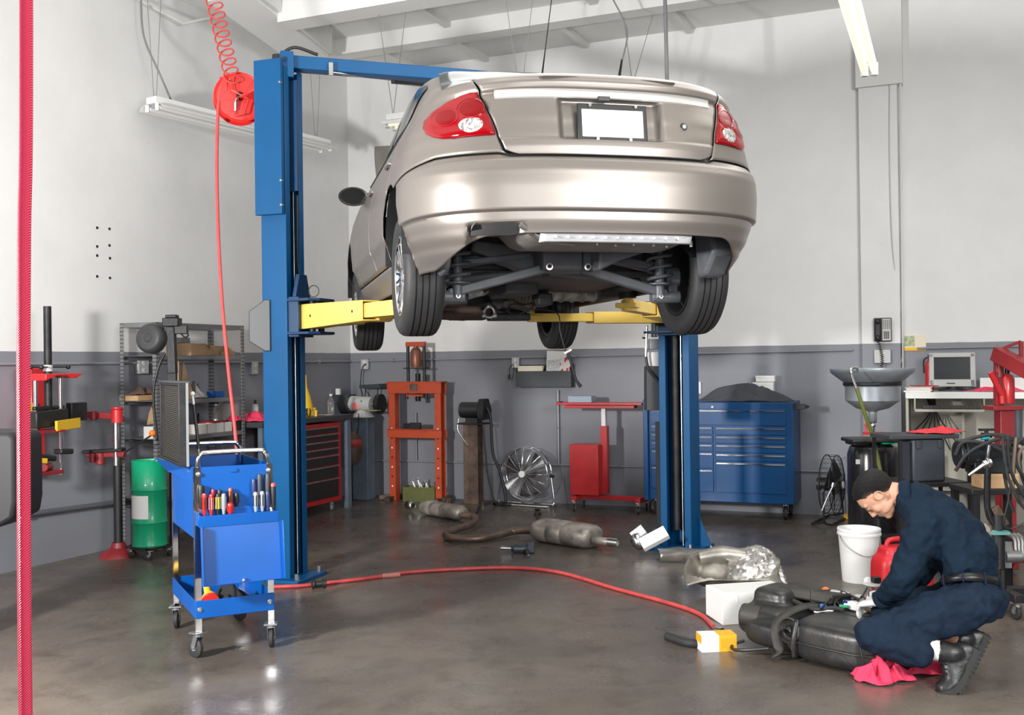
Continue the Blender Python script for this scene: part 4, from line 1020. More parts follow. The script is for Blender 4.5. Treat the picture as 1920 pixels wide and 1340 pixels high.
# ================================================================ BLUE TOOL CART
FLc, FRc, BLc = V(-1.62, 5.34, 0), V(-1.27, 5.52, 0), V(-1.97, 5.97, 0)
cang = math.atan2(0.18, 0.35); cw, cd = 0.40, 0.70
cctr = (FRc+BLc)/2
cart = thing('tool_cart', 'blue rolling tool cart with chrome legs and an open drop-front panel', 'tool cart', cctr, cang)
CM = parent_matrix(cart)
hx, hy = cw/2, cd/2
for sx in (-1, 1):
    for sy in (-1, 1):
        MB().box((sx*(hx-0.014), sy*(hy-0.003), 0.545), (0.030, 0.004, 0.87)).box((sx*(hx+0.001), sy*(hy-0.016), 0.545), (0.004, 0.030, 0.87)).build('leg', M['chrome'], cart)
        wheel_caster((sx*(hx-0.012), sy*(hy-0.012), 0.135), cart, r=0.052, w=0.024, ang=0.5 if sx*sy > 0 else -0.35)
def tray(z0, z1, name, x0=-hx+0.004, x1=hx-0.004, y0=-hy+0.005, y1=hy-0.005, th=0.003):
    b = MB(); b.box((0, 0, z0), (x1-x0, y1-y0, th))
    for x in (x0, x1): b.box((x, 0, (z0+z1)/2), (th, y1-y0, z1-z0))
    for y in (y0, y1): b.box((0, y, (z0+z1)/2), (x1-x0, th, z1-z0))
    return b.build(name, M['cart'], cart, bevel=0.002)
lt = tray(0.205, 0.295, 'lower_tray', -hx-0.002, hx+0.002, -hy-0.004, hy+0.004)
bx = tray(0.61, 0.98, 'top_box')
# flared rim on the left and back
fr = MB()
fr.grid([[V(-hx-0.006, -hy, 0.982), V(-hx-0.09, hy+0.02, 0.982)], [V(-hx-0.006, -hy, 0.90), V(-hx-0.025, hy+0.01, 0.905)]])
fr.build('side_flange', M['cart'], bx, smooth=None, solid=0.002)
fz = MB()
for i in range(4): fz.box((-hx-0.014, -0.24+0.02*i, 0.952), (0.006, 0.008, 0.006)); 
fz.build('spot_welds', M['steel'], bx)
for x in (-hx+0.018, hx-0.02):
    for z in (0.945, 0.25):
        MB().lathe([(0.001, 0.008), (0.009, 0.007), (0.010, 0.002), (0.014, 0.0)], o=(x, -hy-0.005, z), axis=(0, -1, 0), seg=16).build('bolt', M['steel'], cart)
MB().box((0.0, -hy-0.002, 0.955), (0.035, 0.003, 0.018)).build('latch_slot', M['cart'], bx, bevel=0.002)
# screwdriver shelf
sh = MB(); ys = -hy-0.07
sh.box((0.01, -hy-0.036, 0.735), (cw+0.01, 0.07, 0.003)).box((0.01, ys, 0.708), (cw+0.01, 0.003, 0.056)).box((-hx+0.004, -hy-0.036, 0.72), (0.003, 0.07, 0.07)).box((0.0, -hy-0.012, 0.765), (cw-0.05, 0.024, 0.003)).box((0.0, -hy-0.024, 0.75), (cw-0.05, 0.003, 0.03))
sh.build('screwdriver_shelf', M['cart'], cart, bevel=0.0015)
# drop front panel (a shallow lid hanging open)
dp = MB()
Rt = Matrix.Rotation(math.radians(-8), 4, 'X')
dp.box((0, 0, -0.15), (cw+0.015, 0.003, 0.30)).box((-hx-0.006, -0.022, -0.15), (0.003, 0.045, 0.30)).box((hx+0.006, -0.022, -0.15), (0.003, 0.045, 0.30)).box((0, -0.022, -0.298), (cw+0.015, 0.045, 0.003))
for i in range(16): dp.cyl((-0.19+0.0245*i, 0, 0), (-0.19+0.0245*i+0.014, 0, 0), 0.005, seg=8)
dp.xf(Matrix.Translation((0.02, -hy-0.066, 0.685)) @ Rt)
dpo = dp.build('drop_front_panel', M['cart'], cart, bevel=0.0015)
MB().cyl((0.02, -hy-0.115, 0.398), (0.02, -hy-0.115, 0.41), 0.012, seg=14).build('latch', M['chrome'], dpo)
# handles
for y_, z_ in ((-hy+0.02, 0), (hy-0.03, 0)):
    pts = [V(-hx+0.02, y_, 0.93), V(-hx+0.02, y_, 1.01), V(-hx+0.035, y_, 1.04), V(-hx+0.07, y_, 1.052), V(hx-0.07, y_, 1.052), V(hx-0.035, y_, 1.04), V(hx-0.02, y_, 1.01), V(hx-0.02, y_, 0.93)]
    MB().tube(pts, 0.0125, 12, smooth=4).build('handle', M['chrome'], cart)
# ---- radiator standing on the left edge
rad = thing('radiator', 'black finned radiator core standing on edge on the blue cart', 'radiator', CM @ V(-hx-0.045, -0.01, 0.985), cang)
RL, RH = 0.60, 0.43
rb = MB()
for y in (-RL/2, RL/2): rb.box((0, y, RH/2), (0.05, 0.02, RH))
for z in (0.008, RH-0.008): rb.box((0, 0, z), (0.05, RL, 0.016))
rb.build('frame', M['iron'], rad, bevel=0.003)
fin = MB()
for i in range(40): fin.box((0, 0, 0.022+i*(RH-0.044)/39), (0.036, RL-0.03, 0.0035))
for i in range(9): fin.box((0.004, -RL/2+0.05+i*0.0625, RH/2), (0.02, 0.003, RH-0.02))
fin.build('fins', mat('radiator_fins', (0.10, 0.095, 0.085), 0.45, 0.6), rad, smooth=None)
MB().box((0.017, -RL/2-0.014, RH/2), (0.012, 0.008, RH)).build('end_strip', M['mgrey'], rad)
MB().box((0.0, -0.0, RH+0.004), (0.062, RL+0.02, 0.008)).build('top_strip', M['dgrey'], rad)
st = thing('gas_strut', 'thin black and silver gas strut leaning inside the cart beside the radiator', 'gas strut', CM @ V(0.0, -0.1, 0.62))
p0, p1 = aty(361, 738, 5.52), aty(380, 905, 5.50)
MB().cyl(p0.lerp(p1, 0.12), p0.lerp(p1, 0.62), 0.009, seg=12).build('cylinder', M['black'], st, world=True)
MB().cyl(p0.lerp(p1, 0.60), V(p1.x+0.005, p1.y, 0.63), 0.004, seg=10).build('rod', M['steel'], st, world=True)
MB().sphere(p0, 0.013, 12, 8).cyl(p0, p0.lerp(p1, 0.14), 0.006, seg=10).build('ball_socket', M['white'], st, world=True)
# things inside the top box: a few steel tools glimpsed
for i, (x, y, a) in enumerate(((-0.05, -0.2, 0.3), (0.02, -0.1, 1.2))):
    w = thing('combination_wrench', ['steel wrench lying crosswise inside the front of the cart box', 'steel wrench lying lengthwise deeper inside the cart box'][i], 'wrench', CM @ V(x, y, 0.95-0.33), cang+a, group='wrenches in the cart box')
    MB().box((0, 0, 0.006), (0.20, 0.016, 0.008)).build('shank', M['steel'], w, bevel=0.003)
    MB().ring((0.11, 0, 0.006), 0.014, 0.005, seg=16).build('ring_end', M['steel'], w)
# ---- screwdrivers
def xl(px): return -0.2+0.4*(px-362)/151.0
TR = mat('clear_red_handle', (0.62, 0.015, 0.01), 0.15, coat=0.5); CLB = mat('clear_grey_handle', (0.30, 0.34, 0.40), 0.12, coat=0.6, alpha=0.85)
NAVY = mat('navy_handle', (0.02, 0.035, 0.12), 0.35); DKR = mat('maroon_handle', (0.20, 0.008, 0.03), 0.3); YEL = mat('yellow_handle', (0.8, 0.6, 0.05), 0.35); ORW = mat('amber_handle', (0.42, 0.08, 0.03), 0.35)
SD = [ # px, row, height, radius, main, stripe, label
 (373, 1, .125, .016, M['black'], M['black'], 'large black-handled screwdriver at the left end of the back row'),
 (396, 1, .10, .0125, DKR, DKR, 'maroon-handled screwdriver in the back row, second from left'),
 (408, 1, .095, .0125, M['black'], M['black'], 'black screwdriver in the back row beside the maroon one'),
 (429, 1, .10, .012, ORW, M['iron'], 'amber-handled screwdriver alone in the middle of the back row'),
 (441, 1, .072, .0115, M['black'], M['black'], 'short black screwdriver right of the amber-handled one'),
 (475, 1, .14, .0135, NAVY, NAVY, 'tall navy screwdriver at the left of the right-hand back group'),
 (487, 1, .165, .0155, M['dgrey'], NAVY, 'tallest dark grey screwdriver in the middle of the right-hand group'),
 (503, 1, .165, .015, M['dgrey'], M['dgrey'], 'tall dark grey screwdriver at the right end of the back row'),
 (376, 0, .115, .014, TR, M['black'], 'red and black striped screwdriver at the left end of the front row'),
 (389, 0, .108, .0125, TR, CLB, 'clear red screwdriver in the front row, second from left'),
 (402, 0, .11, .011, M['black'], YEL, 'black screwdriver with a yellow stripe in the front row'),
 (413, 0, .108, .0125, CLB, CLB, 'clear grey screwdriver in the front row beside the yellow-striped one'),
 (425, 0, .058, .0165, TR, TR, 'stubby red screwdriver in the front row'),
 (475, 0, .105, .0135, CLB, M['black'], 'clear screwdriver at the left of the right-hand front pair'),
 (488, 0, .107, .0135, CLB, M['black'], 'clear screwdriver at the right of the right-hand front pair'),
 (499, 0, .105, .013, NAVY, NAVY, 'short navy screwdriver near the right end of the front row'),
 (510, 0, .145, .014, M['black'], M['reel'], 'black screwdriver with a red cap at the far right of the shelf'),
]
for px, row, h, r, m1, m2, lab in SD:
    y = -hy-0.052 if row == 0 else -hy-0.014; z = 0.7375 if row == 0 else 0.7675
    if row == 1: h = h+0.0
    s_ = thing('screwdriver', lab, 'screwdriver', CM @ V(xl(px), y, z), cang, group='screwdrivers on the cart shelf')
    hd = MB()
    prof = [(r*0.45, 0), (r*0.62, h*0.03), (r*0.60, h*0.12), (r*0.95, h*0.26), (r, h*0.55), (r*0.97, h*0.85), (r*0.75, h*0.97), (0.0005, h)]
    hd.lathe(prof, seg=12); hd.build('handle', m1, s_, smooth=50)
    sb = MB()
    if m2 is M['reel']: sb.lathe([(r*1.02, h*0.88), (r*0.78, h*0.985), (0.0005, h*1.01)], seg=12)
    else:
        for k in range(3):
            a = -PI/2+(k-1)*1.1; sb.box((math.cos(a)*r*0.93, math.sin(a)*r*0.93, h*0.55), (0.005, 0.005, h*0.55), rz=a)
    sb.build('grip_stripe', m2, s_)
    MB().cyl((0, 0, -0.06), (0, 0, 0.002), r*0.28, seg=8).build('blade', M['steel'], s_)
# ---- lower tray contents
t = thing('flashlight', 'yellow and red flashlight lying in the lower tray of the cart', 'flashlight', CM @ V(-0.09, -0.15, 0.245), cang+0.5)
MB().lathe([(0.0005, 0), (0.04, 0.0), (0.045, 0.02), (0.022, 0.07), (0.018, 0.15), (0.0005, 0.15)], o=(0, 0, 0.0), axis=(0.5, 0.8, 0.35), seg=20).build('body', M['yplast'], t)
MB().lathe([(0.0005, -0.012), (0.047, -0.010), (0.047, 0.006), (0.0005, 0.006)], o=(0, 0, 0.0), axis=(0.5, 0.8, 0.35), seg=20).build('lens_ring', M['reel'], t)
def rag(name, c, sx, sy, h, m, label, cat, seed=1, n=26, rz=0.0, floor=0.004):
    rnd = random.Random(seed); ph = [(rnd.uniform(2, 7), rnd.uniform(2, 7), rnd.uniform(0, 6.3), rnd.uniform(0.3, 1)) for _ in range(7)]
    rows = []; R = Matrix.Rotation(rz, 3, 'Z')
    for j in range(n+1):
        row = []
        for i in range(n+1):
            u, v = i/n*2-1, j/n*2-1
            # disc-like mapping with a wavy rim
            a = math.atan2(v, u); rr = max(abs(u), abs(v)); wob = 1+0.18*math.sin(3*a+ph[0][2])+0.12*math.sin(5*a+ph[1][2])
            x, y = math.cos(a)*rr*wob*sx, math.sin(a)*rr*wob*sy
            z = h*(1-rr**1.7)*(0.75+0.25*math.sin(2.2*u+ph[2][2]))
            w = 0
            for fx, fy, p, am in ph: w += am*math.sin(fx*u*1.6+fy*v*1.6+p+1.3*math.sin(2*u-v+p))
            z += h*0.12*w*(1-rr**4)+h*0.10*abs(math.sin(8*a+ph[3][2]+3*rr))*(1-rr)
            row.append(c+R @ V(x, y, max(floor*0.5, z)+floor+0.006*abs(math.sin(4*a+ph[4][2]))*rr))
        rows.append(row)
    o = MB().grid(rows).build(name, m, None, smooth=180, solid=0.003)
    return tag(o, label, cat)
CLOTHB = mat('black_cloth', (0.012, 0.012, 0.014), 0.9, bump=0.4, bscale=60)
rag('cloth', CM @ V(0.05, -0.06, 0.212), 0.10, 0.22, 0.085, CLOTHB, 'bundled black cloth in the lower tray of the cart', 'cloth', 4, rz=cang)
# ================================================================ LEFT WALL: COMPRESSOR, STAND, SHELVES, DRUM
WLM = Matrix.Rotation(RYAW, 4, 'Z')
# spring compressor on wall, built in a local frame: x along wall (away from camera is -t), y out of the wall
def leftframe(px, py, s, z=None):
    p = onleft(px, py, s); return p if z is None else V(p.x, p.y, z)
LWY = math.atan2(-RT.y, -RT.x)       # direction away from the camera along the left wall
pc = onleft(90, 700, 0.32)
comp = thing('spring_compressor', 'wall-mounted strut spring compressor with a black post, chrome rods and yellow labels', 'spring compressor', V(pc.x, pc.y, 1.5-0.9))
def lz(y): return hgt(90, y, pc)
AW = -RT                                # along wall, away from camera (screen right)
def Q(px, z, s=0.32): q = onleft(px, 700, s); return V(q.x, q.y, z)
MB().cyl(Q(90, lz(788)), Q(90, lz(574)), 0.028, seg=20).build('post', M['iron'], comp, world=True)
MB().cyl(Q(90, lz(712)), Q(90, lz(800)), 0.016, seg=14).build('screw', M['galv'], comp, world=True)
MB().cyl(Q(90, lz(696)), Q(90, lz(684)), 0.034, seg=18).build('collar', M['lgrey'], comp, world=True)
hb = MB().cyl(Q(57, lz(688), 0.40), Q(128, lz(688), 0.26), 0.006, seg=8).cyl(Q(78, lz(688), 0.52), Q(97, lz(688), 0.2), 0.006, seg=8)
for q in (Q(57, lz(688), 0.40), Q(128, lz(688), 0.26), Q(78, lz(688), 0.52)): hb.sphere(q, 0.018, 12, 8)
hb.build('t_handle', M['black'], comp, world=True)
tp = Q(90, lz(700)); 
MB().prism([(-0.22, -0.05), (-0.12, -0.016), (-0.03, -0.016), (0.0, -0.035), (0.06, -0.035), (0.11, -0.010), (0.11, 0.0), (-0.22, 0.0)], tp+RS*0.08, AW, V(0, 0, 1), 0.14).build('top_bracket', M['red'], comp, world=True, bevel=0.006)
MB().bar(Q(56, lz(890), 0.10), Q(56, lz(690), 0.10), 0.12, 0.16, up=RS).build('back_plate', M['red'], comp, world=True, bevel=0.004)
MB().bar(Q(60, lz(852), 0.20), Q(60, lz(755), 0.20), 0.05, 0.012, up=RS).build('yellow_label', M['yplast'], comp, world=True)
for px in (66, 113): MB().cyl(Q(px, lz(892)), Q(px, lz(702)), 0.016, seg=16).build('guide_rod', M['chrome'], comp, world=True)
z1 = lz(790)
ya = MB().bar(Q(58, lz(785), 0.38), Q(118, lz(782), 0.30), 0.09, 0.12).bar(Q(62, lz(764), 0.36), Q(118, lz(764), 0.30), 0.03, 0.03)
ya.bar(Q(112, lz(772), 0.32), Q(112, lz(800), 0.32), 0.05, 0.05); ya.bar(Q(128, lz(776), 0.22), Q(158, lz(776), 0.22), 0.06, 0.14)
ya.build('yoke', M['black'], comp, world=True, bevel=0.008)
MB().bar(Q(104, lz(798), 0.42), Q(148, lz(796), 0.34), 0.02, 0.075).build('yellow_label', M['yplast'], comp, world=True, bevel=0.003)
MB().bar(Q(60, lz(806), 0.36), Q(110, lz(808), 0.36), 0.12, 0.02).build('tray', M['oxred'], comp, world=True)
lw = MB().bar(Q(62, lz(850), 0.40), Q(96, lz(858), 0.40), 0.10, 0.04).bar(Q(106, lz(848)), Q(130, lz(850)), 0.08, 0.04); lw.build('lower_jaw', M['black'], comp, world=True, bevel=0.01)
MB().bar(Q(74, lz(857), 0.47), Q(86, lz(859), 0.47), 0.012, 0.035).build('yellow_label', M['yplast'], comp, world=True)
MB().bar(Q(56, lz(886)), Q(114, lz(886)), 0.05, 0.03).cyl(Q(80, lz(875), 0.34), Q(92, lz(875), 0.30), 0.03, seg=14).build('base_yoke', M['oxred'], comp, world=True, bevel=0.004)
# dark cabinet edge at the far left
b = MB(); p = atz(-60, 1120); 
poly = [(-0.6, 0.0), (0.05, 0.0), (0.10, 0.08), (0.12, 0.16), (0.12, 0.66), (0.05, 0.72), (-0.6, 0.74)]
qa = aty(-20, 900, 5.6)
zt1 = hgt(10, 812, qa); zb1 = hgt(10, 990, qa)
t = thing('wheel_balancer_hood', 'dark charcoal rounded machine hood cut off by the left edge of the photo', 'machine', V(qa.x-0.15, qa.y, 0))
MB().prism([(-0.5, zb1-0.02), (-0.02, zb1+0.0), (0.07, zb1+0.05), (0.085, zb1+0.14), (0.085, zt1-0.03), (0.06, zt1), (-0.5, zt1+0.02)], V(qa.x+0.05, qa.y, 0), V(1, 0, 0), V(0, 0, 1), -0.35).build('hood', mat('charcoal_shell', (0.012, 0.0115, 0.013), 0.6), t, world=True, bevel=0.02)
MB().box((qa.x-0.30, qa.y+0.2, (zb1)/2), (0.25, 0.3, zb1+0.02)).build('pedestal', M['dgrey'], t, world=True)
# ---- red based stand
sb = aty(222, 1000, 8.28); sb.z = 0
stand = thing('strut_stand', 'floor stand with a black pole, round red base and two red clamp arms', 'stand', sb)
MB().lathe([(0.0005, 0.11), (0.05, 0.11), (0.06, 0.07), (0.11, 0.04), (0.14, 0.02), (0.15, 0.0), (0.0005, 0.0)], o=sb, seg=28).build('base', M['oxred'], stand, world=True)
zz = lambda y: hgt(222, y, sb)
MB().cyl(sb+V(0, 0, 0.1), sb+V(0, 0, zz(872)), 0.034, seg=18).build('pole', M['black'], stand, world=True)
MB().cyl(sb+V(-0.01, 0, zz(872)), sb+V(-0.01, 0, zz(765)), 0.024, seg=16).build('inner_pole', M['steel'], stand, world=True)
MB().cyl(sb+V(0, 0, zz(792)), sb+V(0, 0, zz(763)), 0.045, seg=20).lathe([(0.045, 0), (0.055, 0.006), (0.045, 0.012)], o=sb+V(0, 0, zz(768)), seg=20).build('clamp_head', M['red'], stand, world=True)
MB().bar(sb+V(-0.02, 0, zz(780)), sb+V(-0.27, 0.05, zz(777)), 0.035, 0.05).cyl(sb+V(-0.20, 0.03, zz(787)), sb+V(-0.20, 0.03, zz(770)), 0.03, seg=14).build('clamp_arm', M['oxred'], stand, world=True, bevel=0.006)
ar = MB().bar(sb+V(0.06, 0, zz(851)), sb+V(-0.25, 0.04, zz(852)), 0.06, 0.045).cyl(sb+V(-0.14, 0, zz(870)), sb+V(-0.14, 0, zz(848)), 0.035, seg=14).cyl(sb+V(-0.2, 0, zz(866)), sb+V(-0.2, 0, zz(848)), 0.025, seg=14); ar.build('clamp_arm', M['oxred'], stand, world=True, bevel=0.006)
MB().bar(sb+V(0.05, 0, zz(843)), sb+V(-0.27, 0.02, zz(846)), 0.09, 0.025).build('tray_plate', M['iron'], stand, world=True, bevel=0.004)
MB().cyl(sb+V(0.08, -0.03, zz(846)), sb+V(0.29, -0.06, zz(816)), 0.007, seg=8).build('lever', M['iron'], stand, world=True)
MB().sphere(sb+V(0.30, -0.06, zz(812)), 0.026, 16, 10).build('lever_ball', M['orangep'], stand, world=True)
MB().sphere(sb+V(-0.055, 0.08, zz(824)), 0.024, 16, 10).build('lever_ball', M['oxred'], stand, world=True)
MB().tube([sb+V(0.09, 0, zz(852)), sb+V(0.10, 0, zz(890)), sb+V(0.12, 0.02, zz(930)), sb+V(0.12, 0.05, 0.15)], 0.007, 8, smooth=5).build('air_line', M['black'], stand, world=True)
# ---- green drum on a dolly
db = aty(281, 1000, 8.22); db.z = 0
drum = thing('steel_drum', 'green steel drum with a blank white label standing on a wheeled dolly', 'drum', V(db.x, db.y, 0.095))
R_ = 0.115*1.0; R_ = 57/2/1950*db.y*1.0+0.012
zt_ = hgt(281, 862, db)
H_ = zt_-0.095
prof = [(0.001, 0.006), (R_-0.01, 0.006), (R_, 0), (R_+0.003, 0.008), (R_, 0.015)]
for f in (0.28, 0.66): prof += [(R_, H_*f-0.014), (R_+0.008, H_*f), (R_, H_*f+0.014)]
prof += [(R_, H_-0.012), (R_+0.004, H_-0.004), (R_, H_), (R_-0.008, H_-0.002), (R_-0.010, H_-0.012), (0.001, H_-0.012)]
MB().lathe(prof, seg=48).build('body', M['green'], drum)
MB().cyl((R_*0.5, 0, H_-0.014), (R_*0.5, 0, H_+0.004), 0.022, seg=14).build('bung', M['galv'], drum)
lb = MB(); lb.grid([[V(math.cos(a)*(R_+0.0015), math.sin(a)*(R_+0.0015), z) for a in [math.radians(205+80*i/14) for i in range(15)]] for z in (H_*0.33, H_*0.60)]); lb.build('label', M['paper'], drum, smooth=60)
dol = thing('drum_dolly', 'low black dolly on casters under the green drum', 'dolly', V(db.x, db.y, 0))
MB().box((0, 0, 0.083), (2*R_+0.06, 0.05, 0.022)).box((0, 0, 0.083), (0.05, 2*R_+0.06, 0.022)).ring((0, 0, 0.086), R_-0.01, 0.009).build('frame', M['black'], dol)
for k in range(4):
    a = PI/4*0+k*PI/2+0.3
    wheel_caster((math.cos(a)*(R_+0.01), math.sin(a)*(R_+0.01), 0.074), dol, r=0.032, w=0.018, ang=a*1.7)
# ---- shelving unit
S1 = 0.40
pA_, pB_ = onleft(219, 800, 0.02), onleft(455, 800, S1+0.02)
tA, tB = rst(pA_)[1], rst(pB_)[1]
ztop = hgt(219, 606, pA_)
shelf = thing('shelving_unit', 'grey slotted-angle steel shelving unit against the left wall', 'shelving', rm(S1/2+0.055, (tA+tB)/2, 0), RYAW)
SLOT = mat('slotted_angle', (0.26, 0.265, 0.27), 0.4, 0.5)
nt = SLOT.node_tree; tc = nt.nodes.new('ShaderNodeTexCoord'); sp = nt.nodes.new('ShaderNodeSeparateXYZ'); nt.links.new(tc.outputs['Object'], sp.inputs[0])
md = nt.nodes.new('ShaderNodeMath'); md.operation = 'MODULO'; md.inputs[1].default_value = 0.032; nt.links.new(sp.outputs['Z'], md.inputs[0])
lt_ = nt.nodes.new('ShaderNodeMath'); lt_.operation = 'LESS_THAN'; lt_.inputs[1].default_value = 0.007; nt.links.new(md.outputs[0], lt_.inputs[0])
mx = nt.nodes.new('ShaderNodeMix'); mx.data_type = 'RGBA'; nt.links.new(lt_.outputs[0], mx.inputs[0]); mx.inputs[6].default_value = (0.26, 0.265, 0.27, 1); mx.inputs[7].default_value = (0.07, 0.07, 0.07, 1)
nt.links.new(mx.outputs[2], nt.nodes['Principled BSDF'].inputs['Base Color'])
Lh = (tA-tB)/2
# local frame of thing: x = RS (out of wall), y = -RT
for sx in (-1, 1):
    for sy in (-1, 1):
        x0, y0 = sx*(S1/2-0.01), sy*Lh
        MB().box((x0, y0-sy*0.018, ztop/2), (0.003, 0.038, ztop)).box((x0-sx*0.018, y0, ztop/2), (0.038, 0.003, ztop)).build('upright', SLOT, shelf, smooth=None)
SH = [ztop-0.02, hgt(219, 668, pA_), hgt(219, 752, pA_), hgt(219, 822, pA_), 0.42]
for k, z in enumerate(SH):
    if k == 0:
        b = MB(); 
        for sx in (-1, 1): b.box((sx*(S1/2-0.014), 0, z), (0.004, 2*Lh, 0.04))
        for sy in (-1, 1): b.box((0, sy*(Lh-0.004), z), (S1-0.02, 0.004, 0.04))
        b.build('top_brace', M['shelfm'], shelf, smooth=None)
    else:
        MB().box((0, 0, z), (S1-0.03, 2*Lh-0.01, 0.004)).box((S1/2-0.016, 0, z-0.015), (0.003, 2*Lh-0.01, 0.034)).box((-S1/2+0.016, 0, z-0.015), (0.003, 2*Lh-0.01, 0.034)).build('shelf_board', M['shelfm'], shelf, smooth=None)
def sp_(px, k, s=0.30):       # point on a shelf at screen x
    p = onleft(px, 800, s); return V(p.x, p.y, SH[k]+0.0025)
def openbox(name, c, w, d, h, m, label, cat='box', rz=RYAW, th=0.004, slope=0.0, group=None):
    b = MB(); b.box((0, 0, th/2), (w, d, th))
    for sx in (-1, 1):
        if slope: b.prism([(-d/2, 0), (d/2, 0), (d/2, h), (-d/2+slope, h), (-d/2, h*0.45)], V(sx*w/2-(th if sx > 0 else 0), 0, 0), V(0, 1, 0), V(0, 0, 1), th)
        else: b.box((sx*(w/2-th/2), 0, h/2), (th, d, h))
    b.box((0, d/2-th/2, h/2), (w, th, h)); b.box((0, -d/2+th/2, h*(0.45 if slope else 1)/2), (w, th, h*(0.45 if slope else 1)))
    b.xf(Matrix.Translation(c) @ Matrix.Rotation(rz, 4, 'Z'))
    return tag(b.build(name, m, None, smooth=None), label, cat, group)
def solidbox(name, c, w, d, h, m, label, cat='box', rz=RYAW, bevel=0.004, group=None):
    b = MB().box((0, 0, h/2), (w, d, h)); b.xf(Matrix.Translation(c) @ Matrix.Rotation(rz, 4, 'Z'))
    return tag(b.build(name, m, None, smooth=None, bevel=bevel), label, cat, group)
solidbox('carton', sp_(350, 1), 0.28, 0.20, 0.105, M['card'], 'brown cardboard carton on the top shelf beside the black machine head')
openbox('parts_bin', sp_(385, 1), 0.30, 0.125, 0.10, M['card'], 'open brown cardboard parts bin on the top shelf, left of its twin', rz=RYAW+PI/2, slope=0.10, group='cardboard bins')
openbox('parts_bin', sp_(412, 1), 0.30, 0.125, 0.09, M['card'], 'open brown cardboard parts bin on the top shelf, near the right upright', rz=RYAW+PI/2, slope=0.10, group='cardboard bins')
solidbox('charger_unit', V(*(sp_(338, 1, 0.18)+V(0, 0, 0.11))), 0.14, 0.12, 0.05, M['mgrey'], 'small grey electrical unit resting on the cardboard carton')
solidbox('wooden_tray', sp_(258, 2, 0.13), 0.20, 0.20, 0.045, M['wood'], 'shallow pale wooden tray on the second shelf of the steel unit')
solidbox('leather_case', sp_(288, 2, 0.14), 0.2, 0.20, 0.06, mat('brown_leather', (0.12, 0.045, 0.03), 0.6), 'dark brown leather case on the second shelf beside the wooden tray', 'case')
rag('work_gloves', sp_(264, 2, 0.13)+V(0, 0, 0.046), 0.10, 0.16, 0.06, mat('brown_glove', (0.13, 0.08, 0.065), 0.85), 'pile of worn brown work gloves on top of the wooden tray', 'gloves', 9)
rag('cloth', sp_(368, 2, 0.30), 0.10, 0.10, 0.10, mat('grey_cloth', (0.20, 0.19, 0.18), 0.9), 'crumpled grey cloth on the second shelf behind the radiator', 'cloth', 6)
b = solidbox('blue_box', sp_(405, 2, 0.34), 0.10, 0.12, 0.055, mat('box_blue', (0.01, 0.09, 0.35), 0.5), 'small blue box with a white tag on the second shelf')
t = thing('aerosol_can', 'ribbed silver can on the third shelf of the steel unit', 'can', sp_(405, 3, 0.30)+V(0, 0, 0.10))
MB().lathe([(0.0005, 0), (0.033, 0)]+sum([[(0.034, 0.01+0.012*i), (0.031, 0.016+0.012*i)] for i in range(11)], [])+[(0.033, 0.15), (0.02, 0.165), (0.0005, 0.165)], seg=24).build('body', M['galv'], t)
MB().cyl((0, 0, 0.16), (0, 0, 0.175), 0.014, seg=14).build('cap', M['white'], t)
solidbox('red_case', sp_(399, 3, 0.30), 0.16, 0.18, 0.10, mat('dull_red_plastic', (0.30, 0.02, 0.025), 0.5), 'dull red plastic case under the ribbed can', 'case')
t = thing('glass_jar', 'large clear jar standing on the third shelf near the right upright', 'jar', sp_(432, 3, 0.26)+V(0, 0, 0.09))
MB().lathe([(0.0005, 0), (0.085, 0), (0.09, 0.02), (0.09, 0.15), (0.06, 0.18), (0.055, 0.2)], seg=28).build('body', mat('dusty_glass', (0.5, 0.48, 0.44), 0.25, alpha=0.45), t)
MB().cyl((0, 0, 0.2), (0, 0, 0.215), 0.06, seg=24).build('lid', M['mgrey'], t)
solidbox('black_box', sp_(434, 3, 0.30), 0.2, 0.16, 0.085, M['black'], 'low black box under the glass jar', 'box')
CARDW = mat('open_carton_white', (0.62, 0.60, 0.56), 0.8, var=0.1)
for i, (px, lab) in enumerate(((370, 'white open carton on the third shelf, nearest the radiator'), (388, 'white open carton on the third shelf, middle of the row of four'), (404, 'white open carton on the third shelf, third in the row'), (418, 'white open carton on the third shelf, rightmost in the row'))):
    openbox('open_carton', sp_(px, 3, 0.36)+V(0, 0, 0.0), 0.11, 0.12, 0.085, CARDW, lab, group='white cartons on the third shelf')
openbox('open_carton', sp_(291, 3, 0.36), 0.12, 0.14, 0.10, CARDW, 'white open carton on the third shelf left of the radiator')
rag('paper_bag', sp_(292, 3, 0.28)+V(0, 0, 0.1), 0.06, 0.06, 0.22, mat('kraft_paper', (0.36, 0.24, 0.13), 0.85), 'crumpled brown paper bag poking out of the left white carton', 'bag', 12, n=16)
rag('shop_rag', sp_(440, 3, 0.38)+V(0, 0, 0.085), 0.07, 0.07, 0.05, M['pink'], 'pink shop rag on the black box at the end of the third shelf', 'rag', 5)
t = thing('funnel', 'small black funnel standing on the third shelf behind the radiator', 'funnel', sp_(372, 3, 0.20))
MB().lathe([(0.05, 0), (0.012, 0.08), (0.008, 0.17)], seg=18).build('cone', M['black'], t, solid=0.002)
